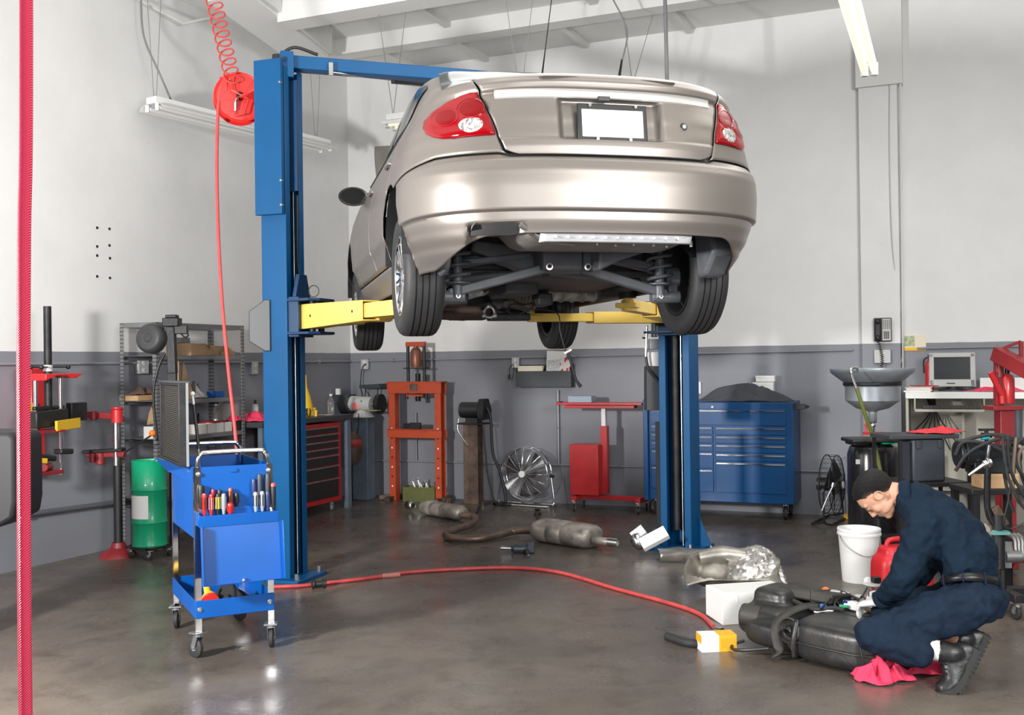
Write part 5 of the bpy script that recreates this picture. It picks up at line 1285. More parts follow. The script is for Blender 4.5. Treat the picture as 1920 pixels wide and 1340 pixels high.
# wedge of cardboard and slats hanging under shelf 1
b = MB().prism([(0, 0), (0.20, 0), (0.04, 0.27)], onleft(335, 800, 0.36)*1.0+V(0, 0, 0), -RT, V(0, 0, 1), 0.01)
b = MB(); q = sp_(340, 2, 0.34); b.prism([(-0.02, 0.0), (0.16, 0.0), (0.02, 0.33)], q, -RT, V(0, 0, 1), 0.012)
one('cardboard_wedge', b, M['card'], 'triangular piece of tan cardboard leaning on the second shelf', 'cardboard', smooth=None)
b = MB(); q = sp_(330, 2, 0.34); b.bar(q+V(0, 0, 0), q+V(0.01, 0, 0.34), 0.02, 0.05)
one('wood_board', b, M['wood'], 'pale wood slat leaning upright on the second shelf', 'wood', smooth=None)
# ---- black machine with round guard, on its own post
mp_ = onleft(325, 800, 0.62); mp_.z = 0
zy = lambda y: hgt(325, y, mp_)
mc = thing('belt_machine', 'black post-mounted machine with a large round grey guard in front of the shelves', 'machine', mp_)
MB().bar(mp_+V(0, 0, 0.02), mp_+V(0, 0, zy(690)), 0.05, 0.06).build('post', M['iron'], mc, world=True)
MB().bar(mp_+V(0, 0, zy(700)), mp_+V(-0.01, 0, zy(612)), 0.06, 0.07).bar(mp_+V(0.0, 0, zy(612)), mp_+V(0.0, 0, zy(596)), 0.11, 0.13).bar(mp_+V(0, 0, zy(596)), mp_+V(0, 0, zy(590)), 0.08, 0.09).build('head', M['iron'], mc, world=True, bevel=0.006)
MB().bar(mp_+V(-0.06, 0, zy(618)), mp_+V(0.12, 0.02, zy(618)), 0.06, 0.07).build('cross_arm', M['iron'], mc, world=True, bevel=0.005)
gx = aty(282, 634, mp_.y-0.05); gd = V(-0.25, -0.95, 0.1).normalized()
MB().lathe([(0.0005, 0.045), (0.03, 0.045), (0.035, 0.04), (0.09, 0.045), (0.10, 0.04), (0.115, 0.025), (0.122, 0.0), (0.122, -0.05), (0.10, -0.06), (0.0005, -0.06)], o=gx, axis=gd, seg=40).build('round_guard', mat('guard_dark_grey', (0.05, 0.052, 0.056), 0.5, var=0.3), mc, world=True)
MB().tube([mp_+V(-0.05, -0.03, zy(662)), mp_+V(-0.10, -0.05, zy(690)), mp_+V(-0.14, -0.05, zy(740)), mp_+V(-0.12, -0.03, 0.9)], 0.011, 8, smooth=5).build('strap', M['black'], mc, world=True)
MB().tube([mp_+V(0.06, 0, zy(622)), mp_+V(0.10, 0, zy(632)), mp_+V(0.13, 0, zy(628)), mp_+V(0.09, 0, zy(618))], 0.007, 8, smooth=5).build('cable', M['black'], mc, world=True)
# ================================================================ WORKBENCH AND RED CHEST
SB = 0.62
tE = rst(onleft(664, 785, SB))[1]; tW = tB-0.03
pe = onleft(640, 785, SB); ZB = hgt(640, 778, pe)
bench = thing('workbench', 'blue-grey steel workbench against the left wall behind the lift column', 'workbench', rm(SB/2, (tE+tW)/2, 0), RYAW)
Lb = (tW-tE)
MB().box((0.0, 0, ZB-0.025), (SB-0.02, Lb, 0.05)).build('bench_top', M['dgrey'], bench, bevel=0.004)
for sy in (-1, 1):
    for sx in (-1, 1): MB().box((sx*(SB/2-0.05), sy*(Lb/2-0.06), (ZB-0.05)/2), (0.05, 0.07, ZB-0.05)).build('leg', M['benchm'], bench, bevel=0.002)
MB().box((-SB/2+0.06, 0, 0.3), (0.02, Lb-0.1, 0.5)).build('back_panel', M['benchm'], bench)
def bt(px, s, dz=0.0): p = onleft(px, 790, s); return V(p.x, p.y, ZB+0.0005+dz)
# red chest, front faces away from the left wall
tc0 = rst(onleft(643, 850, SB-0.02))[1]; CWd = 0.78; CHt = ZB-0.07
chest = thing('roller_chest', 'red roller tool chest with black drawer fronts under the left workbench', 'tool chest', rm(SB-0.27, tc0+CWd/2, 0), RYAW)
MB().box((0, 0, (0.10+CHt)/2), (0.46, CWd, CHt-0.10)).build('body', mat('chest_red_paint', (0.42, 0.018, 0.02), 0.4, var=0.2), chest, bevel=0.006)
zs = [0.155, 0.33, 0.44, 0.515, 0.57, 0.62, 0.665, CHt-0.035]
zs = [0.15+(CHt-0.035-0.15)*f for f in (0, 0.27, 0.45, 0.60, 0.70, 0.80, 0.90, 1.0)]
for k in range(7):
    z0, z1 = zs[k]+0.004, zs[k+1]-0.004
    d = MB().box((0.235, 0, (z0+z1)/2), (0.012, CWd-0.14, z1-z0)).build('drawer', M['black'], chest, bevel=0.002)
    MB().box((0.245, 0, z1-0.006), (0.014, CWd-0.15, 0.011)).build('pull_rail', M['galv'], d)
for sy in (-1, 1):
    for sx in (-1, 1): wheel_caster((sx*0.17, sy*(CWd/2-0.1), 0.10), chest, r=0.045, w=0.03, ang=0.4, matw=M['mgrey'])
# bench-top things
t = thing('funnel', 'yellow plastic funnel standing upside down on the workbench', 'funnel', bt(574, 0.40))
MB().lathe([(0.085, 0), (0.088, 0.02), (0.07, 0.10), (0.045, 0.21), (0.014, 0.30), (0.007, 0.42)], seg=28).build('cone', M['yplast'], t, solid=0.002)
t = thing('yellow_bottle', 'small yellow square bottle on the workbench beside the funnel', 'bottle', bt(590, 0.50))
MB().box((0, 0, 0.033), (0.06, 0.05, 0.066)).build('body', M['yplast'], t, bevel=0.006); MB().cyl((0, 0, 0.066), (0, 0, 0.09), 0.013, seg=14).build('cap', M['yplast'], t)
t = thing('water_bottle', 'clear plastic water bottle on the workbench', 'bottle', bt(621, 0.45))
MB().lathe([(0.0005, 0), (0.033, 0), (0.036, 0.01), (0.034, 0.05), (0.036, 0.06), (0.034, 0.09), (0.036, 0.12), (0.03, 0.15), (0.014, 0.18), (0.013, 0.195)], seg=24).build('body', M['clear'], t)
MB().cyl((0, 0, 0.195), (0, 0, 0.215), 0.016, seg=14).build('cap', M['white'], t)
for i, px in enumerate((572, 579)):
    t = thing('pliers', ['dark pliers standing in a small rack on the bench, left one', 'dark pliers standing in a small rack on the bench, right one'][i], 'pliers', bt(px, 0.52), group='pliers on the bench')
    for k in (-1, 1): MB().tube([V(k*0.004, 0, 0), V(k*0.016, 0, 0.04), V(k*0.012, 0, 0.09)], 0.006, 8, smooth=3).build('handle', M['black'], t)
solidbox('paper', bt(607, 0.42), 0.16, 0.12, 0.004, M['cream'], 'sheet of cream paper lying on the workbench', 'paper')
rag('shop_rag', bt(474, 0.40), 0.15, 0.16, 0.09, M['pink'], 'pink shop rag heaped on the bench end beside the left lift column', 'rag', 3)
t = thing('spray_bottle', 'white spray can with a dark nozzle among clutter on the bench end', 'spray can', bt(479, 0.22))
MB().lathe([(0.0005, 0), (0.03, 0), (0.032, 0.01), (0.032, 0.13), (0.02, 0.15), (0.0005, 0.15)], seg=20).build('body', M['lgrey'], t); MB().cyl((0, 0, 0.15), (0, 0, 0.19), 0.012, seg=12).build('nozzle', M['black'], t)
# ================================================================ PEDESTAL GRINDER near the corner
gp = rm(0.38, 0.36, 0); gp = V(gp.x, gp.y, 0)
gz = lambda y: hgt(678, y, gp)
gr = thing('pedestal_grinder', 'grey pedestal bench grinder with wheel guards in the far left corner', 'grinder', gp)
MB().bar(gp, gp+V(0, 0, gz(782)), 0.16, 0.20, up=RS).build('pedestal', M['benchm'], gr, world=True, bevel=0.01)
MB().lathe([(0.13, 0), (0.13, 0.01), (0.07, 0.07), (0.07, 0.08), (0.0005, 0.08)], o=gp+V(0, 0, gz(782)), seg=24).build('neck', M['lgrey'], gr, world=True)
a_, b2 = gp-RS*0.15+V(0, 0, gz(756)), gp+RS*0.12+V(0, 0, gz(758))
MB().cyl(a_, b2, 0.085, seg=28).build('motor', M['lgrey'], gr, world=True)
MB().box(gp-RS*0.04+V(0, 0, gz(760))-RS*0+RT*0.085, (0.06, 0.01, 0.07)).build('plate_mark', M['reel'], gr, world=True)
MB().cyl(gp-RS*0.27+V(0, 0, gz(760)), gp-RS*0.15+V(0, 0, gz(756)), 0.11, seg=26).box(gp-RS*0.24+V(0, 0, gz(748)), (0.2, 0.18, 0.10), rz=RYAW).build('wheel_guard', M['dgrey'], gr, world=True, bevel=0.01)
MB().cyl(gp+RS*0.12+V(0, 0, gz(757)), gp+RS*0.19+V(0, 0, gz(757)), 0.035, seg=20).build('shaft', M['steel'], gr, world=True)
MB().cyl(gp+RS*0.19+V(0, 0, gz(757)), gp+RS*0.24+V(0, 0, gz(757)), 0.11, seg=28).build('wire_wheel', M['black'], gr, world=True)
MB().box(gp+RS*0.17+RT*0.10+V(0, 0, gz(768)), (0.18, 0.08, 0.012), rz=RYAW).build('tool_rest', mat('rest_olive', (0.25, 0.24, 0.14), 0.5), gr, world=True)
MB().box(gp-RS*0.32+V(0, 0, gz(735)), (0.05, 0.03, 0.08), rz=RYAW).build('eye_shield', M['white'], gr, world=True)
t = thing('quench_pot', 'rusty round pot with a red band hanging below the corner grinder', 'pot', gp+RT*0.22+V(0, 0, gz(868)))
MB().lathe([(0.0005, 0), (0.05, 0.01), (0.085, 0.06), (0.10, 0.14), (0.10, 0.24), (0.085, 0.30), (0.06, 0.33), (0.055, 0.37), (0.0005, 0.37)], seg=28).build('body', M['rust'], t)
MB().lathe([(0.102, 0.20), (0.104, 0.26), (0.096, 0.285)], seg=28).build('band', mat('faded_red_band', (0.35, 0.05, 0.045), 0.5), t, solid=0.002)
for k in (-1, 1): MB().tube([RS*k*0.06+V(0, 0, 0.35), RS*k*0.075+V(0, 0, 0.45), RS*k*0.06-RT*0.03+V(0, 0, 0.56)], 0.006, 8).build('hanger', M['iron'], t)
l_ = onback(710, 727, 0.02)
t = thing('wall_lamp_shade', 'dark metal lamp shade on thin legs above the corner grinder', 'lamp', l_)
MB().prism([(-0.14, 0), (0.14, 0), (0.12, 0.05), (-0.13, 0.04)], V(0, 0, 0), RS, V(0, 0, 1), 0.2).build('shade', M['dgrey'], t)
for k in (-0.11, 0.05): MB().tube([RS*k+RT*0.1, RS*(k-0.01)+RT*0.1+V(0, 0, -0.08), RS*(k+0.01)+RT*0.1+V(0, 0, -0.14)], 0.005, 8).build('leg', M['iron'], t)
b = None
# ================================================================ BACK WALL
def bthing(name, px, py, label, cat, t=0.3, z=0.0, group=None):
    p = onback(px, py, t); return thing(name, label, cat, V(p.x, p.y, z), RYAW, group)   # local x along wall to the right, local -y towards the room
def bz(px, y, t): p = onback(px, y, t); return p.z
def bw_(pxa, pxb, t): return (onback(pxb, 800, t)-onback(pxa, 800, t)).dot(RS)
# ---- orange shop press
T = 0.30
pr_ = bthing('shop_press', 783, 900, 'orange H-frame shop press with a bottle jack on top against the back wall', 'shop press', T)
W_ = bw_(739, 825, T)/2; Y = lambda y: bz(783, y, T)
for sx in (-1, 1):
    u = MB()
    ux = sx*W_
    for sy in (-1, 1): u.box((ux, sy*0.05, Y(716)/2), (0.075, 0.007, Y(716)))
    u.box((ux-sx*0.035, 0, Y(716)/2), (0.007, 0.10, Y(716)))
    uo = u.build('upright', M['orange'], pr_, bevel=0.002)
    for k in range(7): MB().cyl((ux, -0.055, 0.16+k*0.105), (ux, -0.050, 0.16+k*0.105), 0.010, seg=10).build('pin_hole', M['white'] if k % 2 == 0 else M['black'], uo)
    ft = MB().bar((ux+sx*0.01, -0.16, 0.025), (ux+sx*0.01, 0.20, 0.025), 0.06, 0.05).bar((ux, 0, 0.04), (ux+sx*0.16, -0.06, 0.03), 0.05, 0.05); ft.build('foot', M['rust'], pr_, bevel=0.003)
MB().box((0, -0.06, (Y(716)+Y(737))/2), (2*W_+0.10, 0.01, Y(716)-Y(737))).box((0, 0.06, (Y(716)+Y(737))/2), (2*W_+0.10, 0.01, Y(716)-Y(737))).box((0, 0, Y(716)), (2*W_+0.12, 0.14, 0.012)).build('top_beam', M['orange'], pr_, bevel=0.002)
tb2 = MB().box((0, -0.065, (Y(805)+Y(820))/2), (2*W_+0.10, 0.012, Y(805)-Y(820))).box((0, 0.065, (Y(805)+Y(820))/2), (2*W_+0.10, 0.012, Y(805)-Y(820))).box((0, -0.06, Y(804)), (2*W_+0.10, 0.05, 0.008)).build('bed', M['orange'], pr_, bevel=0.002)
MB().box((0, -0.068, (Y(716)+Y(735))/2), (0.09, 0.008, 0.075)).build('gauge_plate', M['rust'], pr_)
MB().cyl((0.02, 0, Y(752)), (0.02, 0, Y(700)), 0.028, seg=18).build('ram', M['iron'], pr_)
MB().box((0.0, 0, Y(741)), (0.20, 0.10, 0.02)).build('ram_plate', M['orange'], pr_)
for sx in (-1, 1):
    MB().tube([V(sx*0.10+0.0, 0, Y(718)), V(sx*0.10, 0, Y(645))], 0.018, 10).build('spring_rod', M['black'], pr_)
    MB().cyl((sx*0.12, 0, Y(748)), (sx*0.12, 0, Y(737)), 0.018, seg=10).build('spring_foot', M['black'], pr_)
MB().box((0, 0, Y(690)), (0.27, 0.10, 0.012)).build('jack_plate', M['iron'], pr_)
MB().box((0, 0, Y(645)), (0.23, 0.06, 0.05)).build('upper_bar', M['orange'], pr_, bevel=0.004)
MB().lathe([(0.0005, 0), (0.055, 0), (0.06, 0.02), (0.06, 0.17), (0.045, 0.20), (0.025, 0.215), (0.025, 0.25), (0.0005, 0.25)], o=(0, 0, Y(688)), seg=24).build('bottle_jack', mat('copper_brown', (0.28, 0.10, 0.06), 0.4, 0.3, var=0.3), pr_)
t = thing('press_block', 'black steel V-block lying on the bed of the orange press', 'block', parent_matrix(pr_) @ V(-0.04, -0.04, Y(804)+0.005), RYAW)
MB().box((0, 0, 0.03), (0.17, 0.08, 0.055)).build('block', M['iron'], t, bevel=0.004); MB().box((0.07, -0.045, 0.035), (0.12, 0.05, 0.07)).build('fixture', M['black'], t, bevel=0.004)
# ---- olive tool box with wrenches
p = atz(785, 941); tbx = thing('ammo_box', 'olive green open steel box of wrenches between the legs of the orange press', 'box', V(p.x, p.y, 0), RYAW+0.1)
wb = 0.37
q = MB(); q.box((0, 0.09, 0.004), (wb, 0.18, 0.008)); 
for y in (0.0, 0.18): q.box((0, y, 0.08), (wb, 0.006, 0.16))
for x in (-wb/2, wb/2): q.box((x, 0.09, 0.08), (0.006, 0.18, 0.16))
q.box((0, -0.004, 0.15), (wb, 0.004, 0.02)); q.build('box', M['olive'], tbx, bevel=0.002)
rnd = random.Random(3)
for k in range(7):
    x = -0.02+0.03*k; a = rnd.uniform(-0.9, 0.9)
    t = thing('open_wrench', 'steel wrench sticking out of the olive box', 'wrench', parent_matrix(tbx) @ V(x, 0.04+0.015*k, 0.06), 0, group='wrenches in the olive box')
    L_ = rnd.uniform(0.14, 0.20); d = V(math.sin(a)*0.8, 0, 1).normalized()
    MB().bar(V(0, 0, 0), d*L_, 0.006, 0.014).build('shank', M['steel'], t)
    MB().ring(d*(L_+0.012), 0.013, 0.0045, axis=(0, 1, 0), seg=14).build('ring_end', M['steel'], t)
# ---- bench grinder on brown steel column
p = atz(890, 945); gp2 = V(p.x, p.y, 0)
g2 = thing('column_grinder', 'black bench grinder mounted on a brown rusty steel column', 'grinder', gp2, RYAW)
hz_ = hgt(890, 795, gp2)
MB().box((0, 0, 0.006), (0.26, 0.26, 0.012)).build('base_plate', M['rust'], g2)
MB().box((-0.03, -0.0, hz_/2), (0.012, 0.14, hz_)).box((0.02, -0.06, hz_/2), (0.11, 0.010, hz_)).box((0.02, 0.06, hz_/2), (0.11, 0.010, hz_)).box((-0.065, -0.06, hz_/2), (0.06, 0.01, hz_)).build('column', M['rust'], g2)
MB().box((0, 0, hz_+0.008), (0.30, 0.20, 0.016)).build('top_plate', M['iron'], g2, bevel=0.004)
MB().cyl((-0.14, 0, hz_+0.15), (0.09, 0, hz_+0.15), 0.085, seg=26).box((0, 0, hz_+0.04), (0.14, 0.12, 0.06)).build('motor', M['black'], g2, bevel=0.004)
MB().prism([(-0.10, -0.1), (0.10, -0.10), (0.12, 0.0), (0.05, 0.12), (-0.07, 0.12), (-0.12, 0.0)], V(0.09, 0, hz_+0.15), V(0, 1, 0), V(0, 0, 1), 0.07).build('wheel_guard', M['iron'], g2, bevel=0.008)
MB().tube([V(-0.15, -0.05, hz_+0.06), V(-0.16, -0.06, hz_-0.05), V(-0.10, -0.06, hz_-0.15), V(-0.03, -0.08, hz_-0.22)], 0.008, 8, smooth=5).build('lever', M['steel'], g2)
MB().tube([V(0.16, 0, hz_+0.18), V(0.20, 0, hz_+0.05), V(0.22, 0, hz_-0.3), V(0.30, 0, 0.35), V(0.36, 0, 0.10), V(0.34, 0, 0.02), V(0.2, 0.05, 0.012)], 0.016, 8, smooth=6).build('dust_hose', M['black'], g2)
MB().tube([V(0.11, 0.0, hz_-0.02), V(0.14, 0.0, hz_-0.35), V(0.16, 0, 0.3), V(0.24, 0, 0.03), V(0.35, -0.02, 0.012), V(0.50, 0.02, 0.012)], 0.009, 8, smooth=6).build('power_cord', M['black'], g2)
# ---- floor fan
def floor_fan(loc, yaw, label, R_=0.27, zc=0.34, lean=0.0, mcage=None):
    f = thing('floor_fan', label, 'fan', loc, yaw)
    cg = MB(); mc_ = mcage or M['chrome']
    for k in range(26):
        rr = 0.035+(R_-0.035)*k/25; cg.ring((0, -0.085+0.05*(rr/R_)**2.2, zc), rr, 0.0014, axis=(0, 1, 0), seg=36, tseg=4)
    for k in range(16):
        a = 2*PI*k/16; pts = [V(math.cos(a)*R_*g, -0.087+0.05*g**2.2, zc+math.sin(a)*R_*g) for g in (0.1, 0.4, 0.7, 1.0)]; cg.tube(pts, 0.002, 5)
    cg.ring((0, -0.035, zc), R_, 0.004, axis=(0, 1, 0), seg=48, tseg=6).ring((0, 0.06, zc), R_, 0.005, axis=(0, 1, 0), seg=48, tseg=6)
    for k in range(9):
        rr = 0.05+(R_-0.05)*k/8; cg.ring((0, 0.10-0.04*(rr/R_)**2.2, zc), rr, 0.0014, axis=(0, 1, 0), seg=36, tseg=4)
    for k in range(28):
        a = 2*PI*k/28; cg.cyl((math.cos(a)*R_, -0.035, zc+math.sin(a)*R_), (math.cos(a)*R_, 0.06, zc+math.sin(a)*R_), 0.002, seg=5)
    cg.build('cage', mc_, f)
    MB().cyl((0, 0.0, zc), (0, 0.14, zc), 0.06, seg=24).build('motor', M['black'], f)
    MB().cyl((0, -0.095, zc), (0, -0.075, zc), 0.034, seg=24).build('hub_badge', M['white'], f)
    for k in range(3):
        a0 = 2*PI*k/3+0.7; rows = []
        for j in range(7):
            fr_ = j/6; rr = 0.05+(R_*0.90-0.05)*fr_; wd = 0.30+0.62*math.sin(min(1, fr_*1.15)*PI*0.62)
            rows.append([V(math.cos(a0+(g-0.5)*wd)*rr, 0.035*(g-0.5)*1.2, zc+math.sin(a0+(g-0.5)*wd)*rr) for g in [i/8 for i in range(9)]])
        MB().grid(rows).build('blade', M['black'], f, solid=0.002)
    st_ = MB(); rx = R_+0.02
    for s in (-1, 1):
        st_.tube([V(s*rx, 0.01, zc-0.02), V(s*(rx+0.035), 0.0, 0.10), V(s*(rx+0.03), -0.01, 0.03), V(s*(rx-0.0), -0.06, 0.012)], 0.010, 8, smooth=4)
        st_.tube([V(s*(rx+0.03), 0.0, 0.035), V(s*rx, 0.12, 0.012)], 0.010, 8)
    st_.tube([V(-rx, -0.06, 0.012), V(rx, -0.06, 0.012)], 0.010, 8).tube([V(-rx, 0.12, 0.012), V(rx, 0.12, 0.012)], 0.010, 8)
    st_.build('stand', mc_, f)
    for s in (-1, 1): MB().cyl((s*(rx-0.01), 0.01, zc-0.02), (s*(rx+0.03), 0.01, zc-0.02), 0.016, seg=12).build('pivot_knob', M['black'], f)
    return f
p = onback(986, 900, 0.30); floor_fan(V(p.x, p.y, 0), RYAW-0.10, 'round chrome floor fan with black blades against the back wall')
# black blades folded fan (second)
p = onback(1562, 900, 0.38); floor_fan(V(p.x, p.y, 0), RYAW+1.42, 'black floor fan seen nearly edge-on to the right of the blue chest', R_=0.27, mcage=M['iron'])
p = onback(1545, 900, 0.75)
MB_ = MB().tube([aty(1541, 957, p.y), aty(1552, 930, p.y), aty(1561, 912, p.y)], 0.008, 8).tube([aty(1561, 912, p.y), aty(1563, 905, p.y)], 0.02, 10)
one('steel_rod', MB_, M['steel'], 'bright bent steel rod leaning against the edge-on black fan', 'rod')
solidbox('yellow_block', atz(1590, 973)+V(0, 0, 0), 0.07, 0.06, 0.05, M['yplast'], 'small yellow block on the floor behind the kneeling mechanic', 'block')
# ---- wall file pockets
q = onback(975, 725, 0.0)
wf = thing('file_pockets', 'dark grey double wall file holder on the back wall', 'file holder', onback(1030, 725, 0.02), RYAW)
wv_ = bw_(976, 1078, 0.02); zf0 = 0; hf = bz(1030, 695, 0.02)-bz(1030, 725, 0.02)
hb_ = bz(1030, 683, 0.02)-bz(1030, 725, 0.02)
MB().box((-0.03, -0.005, hb_/2), (wv_, 0.008, hb_)).box((-0.03, -0.10, hf/2), (wv_, 0.006, hf)).box((-0.03, -0.05, 0.004), (wv_, 0.10, 0.006)).build('pocket', M['dgrey'], wf)
for x in (-wv_/2-0.03, -0.03, wv_/2-0.03): MB().prism([(0, 0), (-0.10, 0), (-0.10, hf), (0, hb_)], V(x-0.002, 0, 0), V(0, 1, 0), V(0, 0, 1), 0.005).build('divider', M['black'], wf)
fw_ = parent_matrix(wf)
solidbox('folder_stack', fw_ @ V(-0.03-wv_*0.25, -0.055, 0.02), wv_*0.46, 0.05, hf+0.035, M['cream'], 'cream folders standing in the left wall pocket', 'folders', bevel=0.002)
def sheet(c, w, h, rz, tilt, m, label, roll=0.0, group=None):
    b = MB().box((0, 0, h/2), (w, 0.003, h)); b.xf(Matrix.Translation(c) @ Matrix.Rotation(rz, 4, 'Z') @ Matrix.Rotation(tilt, 4, 'X') @ Matrix.Rotation(roll, 4, 'Y'))
    return tag(b.build('paper_sheet', m, None, smooth=None), label, 'paper', group)
PRINT = mat('printed_paper', (0.74, 0.74, 0.74), 0.8, col2=(0.35, 0.35, 0.36), vscale=60, stretch=(1, 1, 6), lo=0.42, hi=0.5)
sheet(fw_ @ V(wv_*0.15, -0.06, 0.02), 0.22, hb_+0.12, RYAW, 0.0, M['paper'], 'white sheet standing tallest in the right wall pocket', 0.05)
sheet(fw_ @ V(wv_*0.19, -0.075, 0.02), 0.20, hb_+0.03, RYAW, 0.0, PRINT, 'printed sheet in front of the white one in the right wall pocket', -0.08)
sheet(fw_ @ V(wv_*0.30, -0.085, 0.02), 0.12, hb_+0.05, RYAW, 0.0, mat('red_printed_paper', (0.75, 0.70, 0.70), 0.8, col2=(0.45, 0.05, 0.07), vscale=25, lo=0.40, hi=0.45), 'small red-printed sheet at the right edge of the right pocket', 0.12)
# ---- red wheeled support stand
T = 0.38
rs_ = bthing('support_stand', 1135, 900, 'red wheeled stand with a wide top bar and a red metal box on its base', 'stand', T)
X = lambda px: (onback(px, 800, T)-onback(1135, 800, T)).dot(RS); Y = lambda y: bz(1135, y, T)
MB().box((X(1135), 0, (Y(925)+Y(798))/2), (0.07, 0.07, Y(798)-Y(925))).build('mast', M['red'], rs_, bevel=0.003)
MB().box((X(1134), 0, (Y(805)+Y(760))/2), (0.045, 0.045, Y(760)-Y(805)+0.04)).build('inner_mast', M['white'], rs_, bevel=0.003)
tp_ = MB().box(((X(1052)+X(1212))/2, 0, Y(756)), (X(1212)-X(1052), 0.26, 0.022)).box(((X(1065)+X(1195))/2, -0.02, Y(762)), (X(1195)-X(1065), 0.12, 0.03)); tp_.build('top_bar', M['red'], rs_, bevel=0.003)
MB().box((X(1052), 0, Y(756)), (0.03, 0.10, 0.035)).build('end_cap', M['black'], rs_)
MB().box(((X(1078)+X(1131))/2, -0.02, (Y(926)+Y(832))/2), (X(1131)-X(1078), 0.26, Y(832)-Y(926))).build('metal_box', M['red'], rs_, bevel=0.005)
MB().box(((X(1078)+X(1210))/2, 0.0, Y(932)), (X(1210)-X(1078), 0.06, 0.045)).box((X(1085), 0, Y(933)), (0.06, 0.34, 0.05)).box((X(1204), 0, Y(933)), (0.05, 0.34, 0.05)).build('base_frame', M['red'], rs_, bevel=0.003)
for px in (1085, 1204):
    for yy in (-0.15, 0.15): wheel_caster((X(px), yy, max(0.08, Y(936))), rs_, r=0.035, w=0.02, ang=0.3)
solidbox('blue_grey_box', parent_matrix(rs_) @ V(X(1093), 0.0, Y(756)+0.0115), bw_(1070, 1114, T), 0.14, Y(742)-Y(754), mat('pale_blue_box', (0.28, 0.36, 0.44), 0.5), 'pale blue-grey divided box lying on the top bar of the red stand')
# ---- lift power unit beside the right column
pu = RP-LA*0.24+V(0.0, 0.30, 0)
zz = lambda y: hgt(1224, y, pu)
pwu = thing('hydraulic_power_unit', 'hydraulic power unit with a white reservoir and black tank beside the right lift column', 'power unit', V(*(aty(1226, 780, pu.y))))
c_ = lambda px, y, dy=0.0: aty(px, y, pu.y+dy)
MB().bar(c_(1228, 769), c_(1228, 686), 0.16, 0.16).build('tank', M['dgrey'], pwu, world=True, bevel=0.006)
MB().cyl(c_(1226, 686), c_(1226, 660), 0.062, seg=20).build('reservoir', mat('milky_plastic', (0.72, 0.70, 0.70), 0.4), pwu, world=True)
MB().box(c_(1226, 645), (0.085, 0.08, 0.085)).cyl(c_(1227, 632), c_(1227, 600), 0.028, seg=14).build('valve_block', M['galv'], pwu, world=True, bevel=0.004)
MB().tube([c_(1213, 610, -.1), c_(1212, 640, -.1), c_(1211, 668, -.1)], 0.010, 8).build('fitting', M['steel'], pwu, world=True)
MB().tube([c_(1211, 668, -.1), c_(1216, 690, -.1), c_(1232, 712, -.1), c_(1240, 725, -.1)], 0.011, 8, smooth=5).build('hose', M['black'], pwu, world=True)
MB().bar(c_(1204, 633, -.1), c_(1213, 634, -.1), 0.012, 0.014).build('lever', M['black'], pwu, world=True)
MB().bar(c_(1235, 790), V(c_(1235, 790).x, c_(1235, 790).y, 0.0), 0.05, 0.05).build('post', M['dgrey'], pwu, world=True)
# ---- blue tool chest
T = 0.52
x0c, x1c = 1216, 1489
bc = bthing('tool_chest', (x0c+x1c)//2, 900, 'wide blue roller tool chest with silver drawer pulls against the back wall', 'tool chest', T)
O_ = onback((x0c+x1c)//2, 800, T)
X = lambda px: (onback(px, 800, T)-O_).dot(RS); Y = lambda y, px=1400: bz(px, y, T)
xa, xb = X(1210), X(1489); zt_, zb_ = Y(754), 0.155
MB().box(((xa+xb)/2, 0.23, (zt_+zb_)/2), (xb-xa, 0.46, zt_-zb_)).build('body', M['chest'], bc, bevel=0.006)
MB().box((xa+0.02, -0.02, (zt_+zb_)/2+0.01), (0.045, 0.05, zt_-zb_+0.03)).build('side_channel', M['chest'], bc, bevel=0.004)
xm, xw = X(1340), X(1478); xl0 = xa+0.06; xl1 = X(1262)
wide = [Y(y) for y in (799, 817, 833, 849, 866, 930)]
rows_ = {'wide': (X(1342), X(1476), [Y(799), Y(816), Y(832), Y(849), Y(865), Y(925)]), 'small': (X(1270), X(1339), [Y(799), Y(816), Y(832), Y(848), Y(880), Y(925)]), 'left': (xl0, X(1262), [Y(797), Y(813), Y(829), Y(845), Y(877), Y(922)])}
def drawer(x0, x1, z1, z0, pull=True):
    d = MB().box(((x0+x1)/2, -0.006, (z0+z1)/2), (x1-x0-0.008, 0.014, z1-z0-0.008)).build('drawer', M['chest'], bc, bevel=0.003)
    MB().box(((x0+x1)/2, -0.019, z1-0.022), (x1-x0-0.03, 0.014, 0.012)).build('pull', M['chrome'], d)
for k, (x0, x1, zs_) in rows_.items():
    for z1, z0 in zip(zs_, zs_[1:]): drawer(x0, x1, z1, z0)
drawer(X(1270), X(1476), Y(768)+0.01, Y(798)); drawer(xl0, X(1262), Y(768)+0.01, Y(796))
MB().cyl((X(1338), -0.012, Y(763)), (X(1338), -0.004, Y(763)), 0.012, seg=14).build('lock', M['chrome'], bc)
MB().tube([V(xb, 0.05, Y(765)), V(xb+0.08, 0.05, Y(765)), V(xb+0.08, 0.40, Y(765)), V(xb, 0.40, Y(765))], 0.014, 8).box((xb+0.05, 0.05, Y(762)), (0.10, 0.05, 0.05)).build('push_handle', M['iron'], bc)
for px, yy in ((1225, 0.08), (1470, 0.08), (1225, 0.38), (1470, 0.38)): wheel_caster((X(px), yy, 0.16), bc, r=0.068, w=0.035, ang=0.9 if px < 1300 else 0.2)
CLO = mat('charcoal_cloth', (0.055, 0.06, 0.07), 0.9, bump=0.4, bscale=40)
cm_ = parent_matrix(bc)
rag('cover_cloth', cm_ @ V((X(1322)+X(1487))/2, 0.17, zt_+0.001), 0.40, 0.13, 0.135, CLO, 'charcoal cloth heaped along the top of the blue tool chest', 'cloth', 14, n=34, rz=RYAW)
